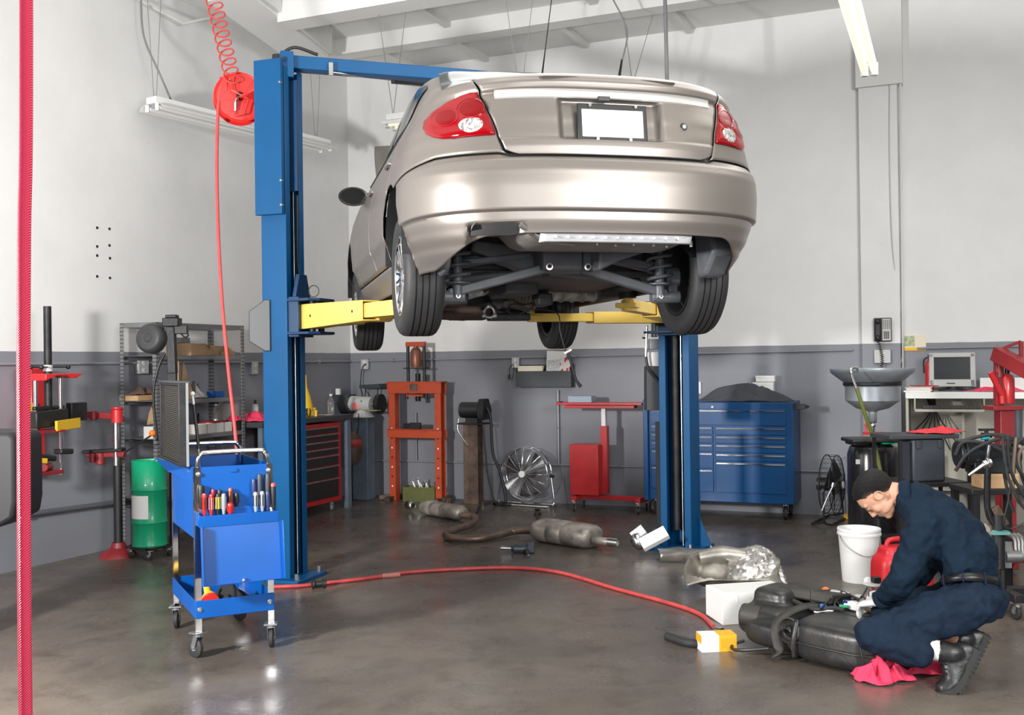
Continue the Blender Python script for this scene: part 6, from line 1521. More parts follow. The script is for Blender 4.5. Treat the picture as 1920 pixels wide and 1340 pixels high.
q = bthing('white_box', 1436, 715, 'white flat box topmost of the pair above the blue chest', 'box', 0.11, bz(1436, 716, 0.11))
MB().box((0, 0, 0.03), (bw_(1420, 1455, .05), 0.09, 0.055)).build('carton', M['paper'], q, bevel=0.003); MB().box((0, 0, 0.052), (bw_(1420, 1455, .05)+0.006, 0.096, 0.02)).build('lid', M['paper'], q, bevel=0.003)
q = bthing('white_box', 1432, 715, 'white box under the flat one, showing above the charcoal cloth', 'box', 0.11, zt_+0.001)
hbx = bz(1436, 716, 0.11)-zt_-0.002
MB().box((0, 0, hbx/2), (bw_(1414, 1452, .05), 0.09, hbx)).build('carton', M['paper'], q, bevel=0.003)
MB().box((0, 0, hbx-0.015), (bw_(1414, 1452, .05)+0.006, 0.096, 0.03)).build('lid', M['paper'], q, bevel=0.003)
solidbox('wall_switch', onback(1312, 738, 0.015), 0.03, 0.03, 0.12, M['white'], 'narrow white switch on the wall just right of the right lift column', 'switch')
# ---- telephone on the pilaster
tp = thing('wall_telephone', 'black wall telephone with a keypad and coiled cord on the pilaster', 'telephone', onback(1656, 640, 0.12), RYAW)
hw, hh = bw_(1639, 1672, 0.12), bz(1656, 596, 0.12)-bz(1656, 640, 0.12)
MB().box((0, -0.02, hh/2), (hw, 0.045, hh)).build('base', M['black'], tp, bevel=0.006)
MB().box((-hw*0.27, -0.055, hh/2), (hw*0.36, 0.04, hh*0.92)).sphere((-hw*0.27, -0.06, hh*0.85), hw*0.2, 14, 8).sphere((-hw*0.27, -0.06, hh*0.15), hw*0.2, 14, 8).build('handset', M['black'], tp, bevel=0.012)
kp = MB().box((hw*0.22, -0.045, hh/2), (hw*0.48, 0.006, hh*0.92)).build('key_panel', M['lgrey'], tp)
kb = MB()
for i in range(4):
    for j in range(3): kb.box((hw*0.10+j*hw*0.11, -0.05, hh*0.15+i*hh*0.08), (hw*0.085, 0.006, hh*0.055))
kb.build('keypad', M['black'], kp)
kb = MB()
for i in range(7):
    for j in range(4): kb.box((hw*0.05+j*hw*0.115, -0.05, hh*0.55+i*hh*0.055), (hw*0.05, 0.005, hh*0.03))
kb.build('memory_keys', M['dgrey'], kp)
pts = []
for i in range(220):
    f = i/219; a = f*2*PI*17; cz = lerp(0.0, -0.33, f); cx_ = -hw*0.25+0.03*math.sin(f*PI); pts.append(V(cx_+math.cos(a)*0.012, -0.05+math.sin(a)*0.012, cz))
MB().tube(pts, 0.0035, 5).build('coiled_cord', M['black'], tp)
# poster / calendar
q = bthing('wall_calendar', 1716, 658, 'small pale calendar with a green picture and yellow foot on the wall', 'calendar', 0.005, bz(1716, 657, 0.0))
w1, h1 = bw_(1696, 1737, 0.0), bz(1716, 628, 0)-bz(1716, 657, 0)
MB().box((0, 0, h1/2), (w1, 0.006, h1)).build('sheet', M['cream'], q)
MB().box((-w1*0.25, -0.004, h1*0.62), (w1*0.46, 0.003, h1*0.66)).build('picture', mat('calendar_picture', (0.55, 0.58, 0.40), 0.7, col2=(0.20, 0.30, 0.12), vscale=30), q)
MB().box((0, -0.004, h1*0.10), (w1, 0.004, h1*0.20)).build('yellow_strip', mat('yellow_print', (0.85, 0.48, 0.03), 0.6), q)
# ---- desk with monitor
T = 0.62
dk = bthing('computer_desk', 1800, 900, 'tall beige computer desk with a white top against the right back wall', 'desk', T)
O2 = onback(1800, 800, T); X = lambda px: (onback(px, 800, T)-O2).dot(RS); ZD = bz(1720, 735, T)
BEI = mat('beige_laminate', (0.44, 0.42, 0.36), 0.6, var=0.12, vscale=3)
xA, xB = X(1700), X(1700)+1.75
MB().box(((xA+xB)/2, 0.28, ZD-0.028), (xB-xA, 0.58, 0.055)).build('top', M['paper'], dk, bevel=0.003)
for x in (xA+0.012, xB-0.012): MB().box((x, 0.28, (ZD-0.055)/2), (0.022, 0.54, ZD-0.055)).build('side_panel', BEI, dk)
MB().box((X(1808), 0.45, (ZD-0.055)/2), (0.022, 0.2, ZD-0.055)).build('divider', BEI, dk)
MB().box(((xA+xB)/2, 0.56, (ZD-0.055)/2), (xB-xA-0.05, 0.012, ZD-0.055)).build('back_panel', BEI, dk)
MB().box(((xA+xB)/2, 0.30, 0.35), (xB-xA-0.05, 0.5, 0.02)).build('lower_shelf', BEI, dk)
kt = MB().box((X(1782), 0.06, ZD-0.155), (X(1847)-X(1718), 0.34, 0.022)).box((X(1718), 0.06, ZD-0.10), (0.012, 0.3, 0.10)).box((X(1847), 0.06, ZD-0.10), (0.012, 0.3, 0.10)).build('keyboard_tray', BEI, dk, bevel=0.003)
dm = parent_matrix(dk)
kbd = thing('keyboard', 'black computer keyboard on the pull-out tray of the desk', 'keyboard', dm @ V(X(1785), 0.0, ZD-0.143), RYAW)
MB().box((0, 0, 0.01), (0.46, 0.15, 0.02)).build('body', M['black'], kbd, bevel=0.004)
kk = MB()
for r_ in range(5):
    for c in range(16): kk.box((-0.21+0.028*c, -0.055+0.027*r_, 0.024), (0.022, 0.021, 0.009))
kk.build('keys', M['dgrey'], kbd, smooth=None)
mo = thing('computer_monitor', 'silver-grey computer monitor with a dark screen on the desk', 'monitor', dm @ V(X(1788), 0.26, ZD+0.0005), RYAW-0.06)
mw, mh = bw_(1748, 1835, T-0.2), bz(1788, 668, T-0.2)-bz(1788, 730, T-0.2)
zb1 = 0.045
fr_ = MB(); b_ = 0.04
for sx in (-1, 1): fr_.box((sx*(mw/2-b_/2), 0, zb1+mh/2), (b_, 0.05, mh))
fr_.box((0, 0, zb1+mh-b_/2+0.004), (mw, 0.05, b_)).box((0, 0, zb1+b_*0.75), (mw, 0.05, b_*1.5)).build('bezel', M['lgrey'], mo, bevel=0.006)
MB().box((0, 0.004, zb1+mh/2), (mw-b_, 0.03, mh-b_)).build('screen', M['screen'], mo)
MB().box((0, 0.12, zb1+mh/2), (mw*0.8, 0.2, mh*0.8), taper=0.9).build('back_shell', M['lgrey'], mo, bevel=0.02)
MB().lathe([(0.0005, 0), (0.12, 0), (0.12, 0.012), (0.05, 0.02), (0.05, 0.06)], o=(0, 0.05, 0), seg=24).build('foot', M['dgrey'], mo)
MB().box((-0.01, -0.028, zb1+0.025), (0.07, 0.003, 0.008)).build('badge', M['dgrey'], mo)
fe = thing('fire_extinguisher', 'small red fire extinguisher on the desk beside the monitor', 'fire extinguisher', dm @ V(X(1744), 0.30, ZD+0.0005), RYAW)
MB().lathe([(0.0005, 0), (0.034, 0), (0.037, 0.01), (0.037, 0.22), (0.028, 0.26), (0.014, 0.275), (0.014, 0.29), (0.0005, 0.29)], seg=24).build('cylinder', M['red'], fe)
MB().box((0, 0, 0.30), (0.04, 0.025, 0.02)).box((0.015, 0, 0.318), (0.06, 0.02, 0.01)).build('valve', M['black'], fe)
MB().tube([V(-0.02, 0, 0.30), V(-0.045, 0, 0.27), V(-0.045, 0, 0.16)], 0.007, 8, smooth=4).build('hose', M['black'], fe)
for i in range(4): solidbox('magazine', dm @ V(X(1722)+0.01*(i % 2), 0.13, ZD+0.0005+i*0.012), 0.22-0.01*i, 0.26, 0.0115, [M['paper'], M['cream'], M['paper'], M['lgrey']][i], ['white magazine at the bottom of the pile on the desk corner', 'cream magazine second from the bottom of the desk pile', 'white magazine third in the desk pile', 'grey magazine on top of the desk pile'][i], 'magazine', rz=RYAW+0.05*i, bevel=0.001, group='magazines on the desk')
solidbox('red_folder', dm @ V(X(1735), 0.10, ZD+0.0495), 0.2, 0.16, 0.008, M['red'], 'thin red folder lying on the magazine pile', 'folder', rz=RYAW+0.4)
solidbox('white_carton', dm @ V(X(1890), 0.35, ZD+0.0005), 0.40, 0.2, 0.115, M['paper'], 'long white carton on the right end of the desk')
rag('shop_rag', dm @ V(X(1875), 0.12, ZD), 0.22, 0.08, 0.045, M['pink'], 'pink shop rag on the desk in front of the white carton', 'rag', 21, rz=RYAW)
t = thing('desk_cables', 'tangle of black cables hanging under the keyboard tray', 'cables', dm @ V(X(1760), 0.3, 0.8))
for k in range(6):
    a0 = X(1738+k*3); MB().tube([dm @ V(a0, 0.4, ZD-0.06), dm @ V(a0+0.02, 0.36, ZD-0.2), dm @ V(a0+(k-2.5)*0.05, 0.33, ZD-0.38), dm @ V(a0+(k-2.5)*0.09, 0.3, ZD-0.52)], 0.006, 6, smooth=5).build('cable', M['black'], t, world=True)
solidbox('white_adapter', dm @ V(X(1712)+0.04, 0.1, 0.361), 0.05, 0.05, 0.30, M['lgrey'], 'upright pale plastic unit inside the left end of the desk', 'adapter')
# ================================================================ RIGHT SIDE SHOP EQUIPMENT
D = 7.9
o = aty(1638, 900, D); o.z = 0
od = thing('oil_drainer', 'waste oil drainer with a wide grey funnel bowl over a black tank', 'oil drainer', o)
z = lambda y: hgt(1638, y, o); R1 = 76/1950*D
bowl = [(R1-0.008, z(692)), (R1, z(690)), (R1+0.002, z(692)), (R1*0.98, z(698)), (R1*0.72, z(714)), (0.205, z(716)), (0.21, z(718)), (0.21, z(722)), (0.20, z(724)), (0.198, z(750)), (0.185, z(753)), (0.12, z(765)), (0.04, z(770)), (0.03, z(772)), (0.03, z(790))]
OD = mat('drainer_grey', (0.30, 0.33, 0.36), 0.35, 0.3, var=0.2)
MB().lathe(bowl, seg=48).build('bowl', OD, od, solid=0.004)
MB().lathe([(0.212, z(722)), (0.214, z(720)), (0.214, z(717)), (0.208, z(716))], seg=48).build('gasket', M['black'], od, solid=0.004)
MB().lathe([(R1-0.01, z(694)), (0.19, z(712)), (0.10, z(716))], seg=40).build('strainer', mat('oily_olive', (0.20, 0.20, 0.10), 0.4), od)
MB().cyl((0, 0, z(792)), (0, 0, z(772)), 0.028, seg=16).build('neck', M['black'], od)
MB().cyl((0, 0, z(822)), (0, 0, z(790)), 0.017, seg=14).lathe([(0.022, z(800)), (0.026, z(797)), (0.022, z(794))], seg=14).build('pipe', M['chrome'], od)
MB().tube([V(-0.05, 0, z(815)), V(-0.055, 0, z(795)), V(-0.03, 0, z(793))], 0.010, 8).box((0.01, 0, z(812)), (0.16, 0.03, 0.02)).build('valve', M['red'], od)
MB().lathe([(0.0005, 0.10), (0.17, 0.10), (0.19, 0.14), (0.19, z(850)), (0.17, z(836)), (0.10, z(828)), (0.0005, z(826))], seg=36).build('tank', mat('gloss_black_tank', (0.01, 0.01, 0.012), 0.18, coat=0.5), od)
MB().box((-0.02, 0, z(824)), (0.36, 0.30, 0.03)).box((-0.12, 0, z(828)), (0.12, 0.22, 0.04)).build('tray', M['black'], od, bevel=0.01)
MB().box((0.07, -0.12, z(826)), (0.10, 0.05, 0.03)).build('green_cap', M['green'], od)
MB().box((-0.155, -0.12, z(862)), (0.035, 0.01, 0.035)).build('label', M['lgrey'], od, bevel=0.0)
hp = [aty(1607, 690, D-.33), aty(1601, 689, D-.36), aty(1595, 694, D-.38), aty(1600, 712, D-.38), aty(1606, 728, D-.38)]
MB().tube([hp[0]+V(0.03, 0.08, -0.02)]+hp, 0.010, 10, smooth=4).build('spout', M['chrome'], od, world=True)
MB().tube([aty(1606, 727, D-.38), aty(1620, 770, D-.36), aty(1636, 820, D-.30), aty(1652, 890, D-.27), aty(1655, 950, D-.26)], 0.014, 10, smooth=5).build('hose', mat('olive_hose', (0.13, 0.15, 0.03), 0.4), od, world=True)
for k in range(4):
    a = PI/4+k*PI/2; wheel_caster((math.cos(a)*0.17, math.sin(a)*0.17, 0.10), od, r=0.035, w=0.02, ang=a)
# grey bin on a utility cart
D = 7.2
bn = aty(1728, 900, D); bn.z = 0; zz = lambda y: hgt(1728, y, bn)
uc = thing('utility_cart', 'black two-shelf utility cart beside the oil drainer', 'cart', bn, 0.12)
MB().box((0.05, 0.1, zz(906)), (0.50, 0.40, 0.03)).build('shelf', M['black'], uc, bevel=0.004)
MB().box((0.05, 0.1, 0.22), (0.50, 0.40, 0.03)).build('shelf', M['black'], uc, bevel=0.004)
for sx in (-0.2, 0.3):
    for sy in (-0.09, 0.29):
        MB().box((sx, sy, (zz(824)+0.1)/2), (0.022, 0.022, zz(824)-0.10)).build('leg', M['black'], uc); wheel_caster((sx, sy, 0.10), uc, r=0.04, w=0.02, ang=sx)
um = parent_matrix(uc)
bb = thing('plastic_bin', 'dark grey ribbed plastic bin on the black utility cart', 'bin', um @ V(0.03, 0.06, zz(906)+0.0155), 0.12)
hB = zz(822)-zz(906)-0.0155
MB().box((0, 0, hB/2), (0.24, 0.22, hB)).xf(Matrix.Identity(4)).build('body', mat('bin_blue_grey', (0.045, 0.052, 0.065), 0.5), bb, bevel=0.015)
for x in (-0.08, 0.08): MB().box((x, -0.115, hB-0.035), (0.03, 0.02, 0.06)).build('rib', M['dgrey'], bb, bevel=0.003)
for x in (-0.045, 0.045): MB().cyl((x, -0.112, hB-0.03), (x, -0.116, hB-0.03), 0.005, seg=8).build('rivet', M['steel'], bb)
ld = solidbox('bin_lid', um @ V(-0.02, 0.06, zz(821)), 0.50, 0.30, 0.03, M['dgrey'], 'wide black lid lying on top of the dark grey bin', 'lid', rz=0.12, bevel=0.006)
rag('red_cloth', um @ V(0.13, 0.02, zz(821)+0.03), 0.19, 0.10, 0.035, mat('red_cloth', (0.60, 0.03, 0.04), 0.6), 'folded red cloth on the black bin lid', 'cloth', 30, rz=0.1)
# ---- engine hoist
D = 7.15
ho = aty(1885, 900, D); ho.z = 0; zz = lambda y: hgt(1885, y, ho)
hs = thing('engine_hoist', 'dark red engine hoist with a bottle jack and raised boom at the right edge', 'engine hoist', ho)
MB().bar(ho+V(0, 0, 0.08), ho+V(0, 0, zz(768)), 0.10, 0.10).build('mast', M['oxred'], hs, world=True, bevel=0.005)
MB().bar(ho+V(-0.01, 0, zz(768)), ho+V(-0.01, 0, zz(760)), 0.17, 0.20).build('mast_plate', M['oxred'], hs, world=True, bevel=0.003)
jc = aty(1889, 756, D)
MB().lathe([(0.0005, 0), (0.045, 0), (0.047, 0.01), (0.047, 0.17), (0.035, 0.195), (0.02, 0.205), (0.0005, 0.205)], o=jc, seg=24).build('bottle_jack', M['red'], hs, world=True)
MB().cyl(jc+V(0, 0, 0.2), aty(1890, 672, D), 0.017, seg=14).build('jack_rod', M['iron'], hs, world=True)
MB().bar(aty(1872, 760, D), aty(1872, 660, D), 0.05, 0.05).cyl(aty(1873, 708, D), aty(1873, 668, D), 0.032, seg=14).build('link_arm', M['oxred'], hs, world=True, bevel=0.003)
bo = MB().bar(aty(1868, 662, D), aty(1990, 728, D-.5), 0.085, 0.10); bo.build('boom', M['oxred'], hs, world=True, bevel=0.005)
MB().bar(aty(1875, 655, D), aty(1914, 640, D-.1), 0.018, 0.018).bar(aty(1914, 640, D-.1), aty(1915, 672, D-.1), 0.022, 0.022).build('brace', M['oxred'], hs, world=True)
MB().bar(aty(1857, 698, D-.06), aty(1879, 742, D-.05), 0.02, 0.03).cyl(aty(1879, 742, D-.05), aty(1880, 756, D-.05), 0.02, seg=10).build('jack_lever', M['red'], hs, world=True)
for s in (-1, 1):
    e = ho+V(-0.35*1.0+s*0.0, 0, 0)+V(0.0, s*0.28, 0.06)
    MB().bar(ho+V(s*0.05, 0.0, 0.07), ho+V(s*0.18, 0.62, 0.06), 0.07, 0.08).build('base_leg', M['oxred'], hs, world=True, bevel=0.004)
    wheel_caster(ho+V(s*0.18, 0.60, 0.10)-ho, hs, r=0.04, w=0.025, ang=0.3)
MB().cyl(aty(1907, 830, D+.15), aty(1907, 768, D+.15), 0.035, seg=16).build('grey_cylinder', mat('slate_cylinder', (0.09, 0.11, 0.13), 0.45), hs, world=True)
# ---- transmission on wood block and bench
D = 6.58
tq = aty(1845, 905, D); zz = lambda y: hgt(1845, y, tq)
sb2 = V(tq.x, tq.y, 0)
bs2 = thing('work_table', 'low black steel table carrying a wood block behind the mechanic', 'table', sb2)
MB().box((0.07, 0.05, zz(918)), (0.40, 0.34, 0.035)).build('top', M['black'], bs2, bevel=0.004)
for sx in (-0.10, 0.24):
    for sy in (-0.10, 0.2): MB().box((sx, sy, (zz(920)-0.01)/2), (0.04, 0.04, zz(920)-0.01)).build('leg', M['black'], bs2)
MB().box((0.07, 0.05, 0.22), (0.38, 0.32, 0.02)).build('lower_shelf', M['oxred'], bs2)
solidbox('wood_plank', V(tq.x+0.08, tq.y+0.02, 0.2305), 0.30, 0.14, 0.05, M['wood'], 'pale wood plank on the lower red shelf of the black table', 'wood', rz=0.05)
zw = zz(918)+0.0185
solidbox('wood_block', V(tq.x+0.06, tq.y-0.02, zw), 0.23, 0.16, 0.09, M['wood'], 'thick pale wood block on the low black steel table', 'wood', rz=0.0)
tr = thing('transmission', 'dark cast transmission with hoses resting on the wood block', 'transmission', V(tq.x+0.02, tq.y, zw+0.091))
tm = MB(); tm.cyl((-0.16, 0, 0.12), (0.20, 0, 0.10), 0.095, 0.06, seg=24); tm.box((0.02, 0, 0.05), (0.26, 0.15, 0.10)); tm.cyl((-0.19, 0, 0.12), (-0.16, 0, 0.12), 0.085, seg=28)
tm.build('casing', mat('cast_dark', (0.035, 0.04, 0.046), 0.35, 0.5, var=0.4, bump=0.3), tr, bevel=0.008)
MB().ring((-0.13, -0.07, 0.11), 0.05, 0.008, axis=(0.3, -1, 0), seg=24).build('flange_ring', M['iron'], tr)
for x, y, z_ in ((-0.06, -0.09, 0.06), (0.08, -0.08, 0.03), (0.16, -0.07, 0.06)): MB().cyl((x, y, z_), (x, y-0.02, z_), 0.014, seg=8).build('bolt', M['steel'], tr)
MB().cyl((0.0, 0, 0.18), (0.0, 0, 0.27), 0.012, seg=10).box((0, 0, 0.27), (0.09, 0.03, 0.015)).box((0, 0, 0.235), (0.05, 0.05, 0.03)).build('clamp_screw', M['iron'], tr)
MB().cyl((-0.06, -0.06, 0.22), (-0.01, -0.06, 0.225), 0.012, seg=10).build('teal_fitting', mat('teal_plastic', (0.02, 0.35, 0.40), 0.4), tr)
hs_ = [[(-0.23, -0.07, 0.02), (-0.15, -0.10, 0.14), (0.05, -0.10, 0.22), (0.22, -0.08, 0.16), (0.30, -0.06, 0.02)], [(-0.2, -0.05, 0.2), (0.0, -0.08, 0.245), (0.18, -0.1, 0.20), (0.27, -0.08, 0.08)], [(-0.22, -0.05, 0.12), (-0.18, -0.08, 0.20), (-0.05, -0.10, 0.19), (0.1, -0.12, 0.12)]]
for pts in hs_: MB().tube([V(*p) for p in pts], 0.011, 8, smooth=6).build('hose', M['rubber'], tr)
hb = thing('hose_bundle', 'bundle of black and brown hoses hanging at the right edge of the photo', 'hoses', aty(1905, 960, 6.0))
BR = mat('brown_hose', (0.16, 0.12, 0.08), 0.5)
for k, pts in enumerate([[(1880, 822), (1884, 860), (1892, 900), (1915, 945), (1960, 990)], [(1890, 815), (1890, 850), (1896, 885), (1912, 915), (1940, 960)], [(1905, 820), (1902, 850), (1900, 890), (1905, 935), (1950, 960)], [(1940, 815), (1908, 830), (1906, 870), (1925, 900)], [(1950, 830), (1915, 842), (1912, 880), (1940, 920)], [(1895, 830), (1882, 870), (1890, 925), (1900, 960)], [(1870, 815), (1895, 830), (1910, 855), (1918, 900), (1945, 950)]]):
    MB().tube([aty(x, y, 6.0+0.02*k) for x, y in pts], 0.010, 8, smooth=6).build('hose', BR if k in (2, 4) else M['rubber'], hb, world=True)
MB().tube([aty(x, y, 5.95) for x, y in ((1895, 900), (1890, 940), (1882, 980), (1900, 990), (1950, 960))], 0.005, 8, smooth=6).build('thin_wire', M['black'], hb, world=True)
# ---- transmission jack pole behind the man
jb = atz(1890, 1150); jb.z = 0; zz = lambda y: hgt(1870, y, jb); D = jb.y
c = lambda px, y, dy=0.0: aty(px, y, D+dy)
tj = thing('transmission_jack', 'black wheeled stand with a bent pipe mast behind the mechanic', 'jack', V(c(1870, 1100).x, D, 0))
MB().tube([c(1856, 835), c(1853, 860), c(1851, 920), c(1852, 955), c(1860, 978), c(1872, 990)], 0.019, 14, smooth=5).build('bent_pipe', mat('gloss_black_pipe', (0.012, 0.012, 0.014), 0.2, coat=0.4), tj, world=True)
MB().tube([c(1872, 965), c(1872, 1065)], 0.036, 16).build('mast', M['black'], tj, world=True)
MB().tube([c(1880, 1060), c(1882, 1120)], 0.014, 12).build('lower_mast', M['iron'], tj, world=True)
MB().bar(c(1864, 950), c(1884, 985), 0.03, 0.05).build('bracket', M['rust'], tj, world=True, bevel=0.003)
MB().lathe([(0.0005, 0), (0.055, 0), (0.06, 0.006), (0.0005, 0.012)], o=c(1846, 1000, 0.02), axis=(0.1, -0.9, 0.3), seg=20).build('disc', mat('tan_disc', (0.32, 0.26, 0.21), 0.6), tj, world=True)
MB().prism([(-0.05, 0), (0.05, 0), (0.045, 0.02), (0.01, 0.014), (-0.03, 0.022)], c(1871, 1000, -0.04), V(1, 0, 0), V(0, 0, 1), 0.05).build('teal_plate', mat('teal_paint', (0.10, 0.28, 0.26), 0.5), tj, world=True)
for px in (1861, 1884): MB().bar(c(px, 1015), c(px, 1065), 0.014, 0.08).build('side_plate', M['galv'], tj, world=True, bevel=0.003)
MB().cyl(c(1884, 1043), c(1913, 1043), 0.035, seg=20).build('winch_drum', M['galv'], tj, world=True)
cr2 = MB().cyl(c(1816, 891, -.1), c(1846, 870, -.1), 0.008, 0.012, seg=10).cyl(c(1844, 871, -.1), c(1858, 866, -.1), 0.022, seg=14).ring(c(1853, 867, -.1), 0.026, 0.006, axis=(1, -0.2, 0.3)); cr2.build('crank_handle', M['steel'], tj, world=True)
MB().box(V(c(1885, 1100).x, D+0.05, 0.12), (0.06, 0.45, 0.05)).box(V(c(1885, 1100).x+0.22, D+0.05, 0.12), (0.45, 0.06, 0.05)).build('base', M['iron'], tj, world=True, bevel=0.004)
for dx, dy in ((0.0, -0.15), (0.0, 0.25), (0.42, 0.05)): wheel_caster(V(c(1885, 1100).x+dx, D+dy, 0.10)-tj.location, tj, r=0.045, w=0.025, ang=0.2)
solidbox('engine_block', V(c(1930, 1060).x+0.42, D+0.35, 0.0), 0.35, 0.35, 0.22, M['iron'], 'dark engine block low at the right edge behind the jack', 'engine block', rz=0.2, bevel=0.02)
b = MB()
for k in range(3): b.tube([c(1890+k*7, 1000, 0.3), c(1902+k*7, 1010, 0.3), c(1905+k*6, 1032, 0.3), c(1915+k*5, 1045, 0.3), c(1945+k*5, 1050, 0.3)], 0.016, 8, smooth=4)
one('exhaust_manifold', b, M['steel'], 'curved metal manifold pipes at the right edge', 'manifold')
None and solidbox('flat_crate', V(c(1910, 1080).x+0.1, D+0.7, 0.0), 0.5, 0.3, 0.30, M['black'], 'black crate on the floor at the right edge behind the jack', 'crate', rz=0.2, bevel=0.01)
# ================================================================ THINGS ON THE FLOOR
def remesh(o, vox, smooth_it=6, fac=0.6):
    m = o.modifiers.new('rm', 'REMESH'); m.mode = 'VOXEL'; m.voxel_size = vox; m.use_smooth_shade = True
    if smooth_it: s = o.modifiers.new('sm', 'SMOOTH'); s.factor = fac; s.iterations = smooth_it
    return o
def displace(o, size, strength, kind='CLOUDS', depth=2, mid=0.5):
    tx = bpy.data.textures.new('fold', kind); tx.noise_scale = size
    if kind == 'CLOUDS': tx.noise_depth = depth
    m = o.modifiers.new('dp', 'DISPLACE'); m.texture = tx; m.strength = strength; m.mid_level = mid; m.texture_coords = 'LOCAL'
    return o
EXH = mat('dirty_exhaust_steel', (0.50, 0.455, 0.40), 0.45, 0.55, var=0.5, vscale=9, bump=0.25, bscale=25)
EXB = mat('heat_browned_pipe', (0.24, 0.17, 0.13), 0.45, 0.7, var=0.5, vscale=6)
ex = thing('exhaust_system', 'removed exhaust system with two mufflers and a crooked pipe lying on the floor', 'exhaust', atz(930, 1000))
def muffler(a, b_, ry, rz_, m, name, ribs=()):
    d = (b_-a).normalized(); side = d.cross(V(0, 0, 1)).normalized(); L_ = (b_-a).length; rows = []
    for f, k in ((0, 0.0), (0.005, 0.45), (0.03, 0.80), (0.09, 0.97), (0.16, 1), (0.30, 1), (0.31, 0.955), (0.33, 0.955), (0.34, 1), (0.55, 1), (0.56, 0.955), (0.58, 0.955), (0.59, 1), (0.80, 1), (0.90, 0.97), (0.97, 0.80), (0.995, 0.45), (1, 0.0)):
        c = a.lerp(b_, f); k = max(k, 0.001)
        rows.append([c+side*math.copysign(abs(math.cos(t))**0.8, math.cos(t))*ry*k+V(0, 0, math.copysign(abs(math.sin(t))**0.85, math.sin(t))*rz_*k) for t in [2*PI*i/36 for i in range(36)]])
    o = MB().grid(rows, close=True).build(name, m, ex, world=True, smooth=50)
    return o
m1 = muffler(atz(795, 963)+V(0, 0, 0.075), atz(868, 977)+V(0, 0, 0.075), 0.095, 0.070, EXH, 'front_muffler')
MB().lathe([(0.045, 0.0), (0.040, 0.05), (0.032, 0.10)], o=atz(766, 957)+V(0, 0, 0.06), axis=(atz(800, 965)-atz(766, 957)), seg=22).build('inlet_tip', M['steel'], ex, world=True, solid=0.003)
pth = [atz(866, 980)+V(0, 0, .07), atz(890, 983)+V(0, 0, .07), atz(886, 992)+V(0, 0, .05), atz(850, 1003)+V(0, 0, .04), atz(836, 1010)+V(0, 0, .035), atz(850, 1016)+V(0, 0, .035), atz(900, 1017)+V(0, 0, .035), atz(940, 1010)+V(0, 0, .04), atz(965, 1006)+V(0, 0, .05), atz(1005, 1010)+V(0, 0, .07)]
MB().tube(pth, 0.031, 16, smooth=6).build('pipe', EXB, ex, world=True)
m2 = muffler(atz(1008, 1012)+V(0, 0, 0.095), atz(1118, 1028)+V(0, 0, 0.090), 0.15, 0.095, EXH, 'rear_muffler')
a = atz(1112, 1030)+V(0, 0, 0.075); b2 = atz(1158, 1034)+V(0, 0, 0.07)
MB().cyl(a, b2, 0.033, 0.030, seg=20, cap=False).build('tail_pipe', EXH, ex, world=True, solid=0.003)
MB().cyl(a.lerp(b2, 0.62), b2+(b2-a)*0.02, 0.0345, seg=20, cap=False).build('bright_tip', M['steel'], ex, world=True)
MB().tube([atz(1010, 1008)+V(0, 0, .14), atz(1006, 1000)+V(0, 0, .17), atz(1014, 996)+V(0, 0, .16)], 0.01, 8).build('hanger', M['iron'], ex, world=True)
MB().tube([atz(893, 975)+V(0, 0, .06), atz(899, 968)+V(0, 0, .10)], 0.012, 8).build('hanger', M['iron'], ex, world=True)
# impact wrench
iw = thing('impact_wrench', 'small blue-black impact wrench with a chrome socket lying on the open floor', 'impact wrench', atz(985, 1042))
p = lambda px, py, z: atz(px, py, z)
D0 = atz(975, 1036).y
q = lambda px, py, dd=0.0: aty(px, py, D0+dd)
MB().cyl(q(962, 1028), q(1000, 1029), 0.038, seg=20).cyl(q(958, 1028), q(966, 1028), 0.022, 0.034, seg=16).box(q(995, 1026), (0.06, 0.08, 0.075)).build('body', mat('tool_slate', (0.035, 0.045, 0.06), 0.35), iw, world=True, bevel=0.006)
MB().tube([q(985, 1030), q(989, 1036, -.07), q(991, 1041, -.12)], 0.022, 12).build('handle', M['black'], iw, world=True)
MB().cyl(q(946, 1027), q(960, 1027.6), 0.009, seg=12).cyl(q(939, 1026.5), q(948, 1027), 0.014, seg=14).build('socket', M['chrome'], iw, world=True)
MB().cyl(q(991, 1041, -.12), q(991, 1044, -.14), 0.014, seg=12).build('air_fitting', M['steel'], iw, world=True)
b = MB().lathe([(0.0005, 0), (0.03, 0), (0.035, 0.02), (0.02, 0.05), (0.03, 0.07), (0.0005, 0.075)], o=atz(1008, 967), seg=14); one('rubber_mount', b, M['rubber'], 'small black rubber mount lying on the floor beyond the rear muffler', 'mount')
for (px, py), lab in (((839, 944), 'short steel floor bolt sticking up beside the orange press'), ((905, 949), 'short steel floor bolt in front of the brown column'), ((1030, 958), 'short steel floor bolt in front of the chrome fan')):
    g = atz(px, py+2); t = thing('floor_bolt', lab, 'bolt', g, group=None)
    MB().cyl((0, 0, 0), (0, 0, 0.055), 0.007, seg=8).build('rod', M['steel'], t); MB().cyl((0, 0, 0), (0, 0, 0.015), 0.016, seg=6).build('nut', M['steel'], t)
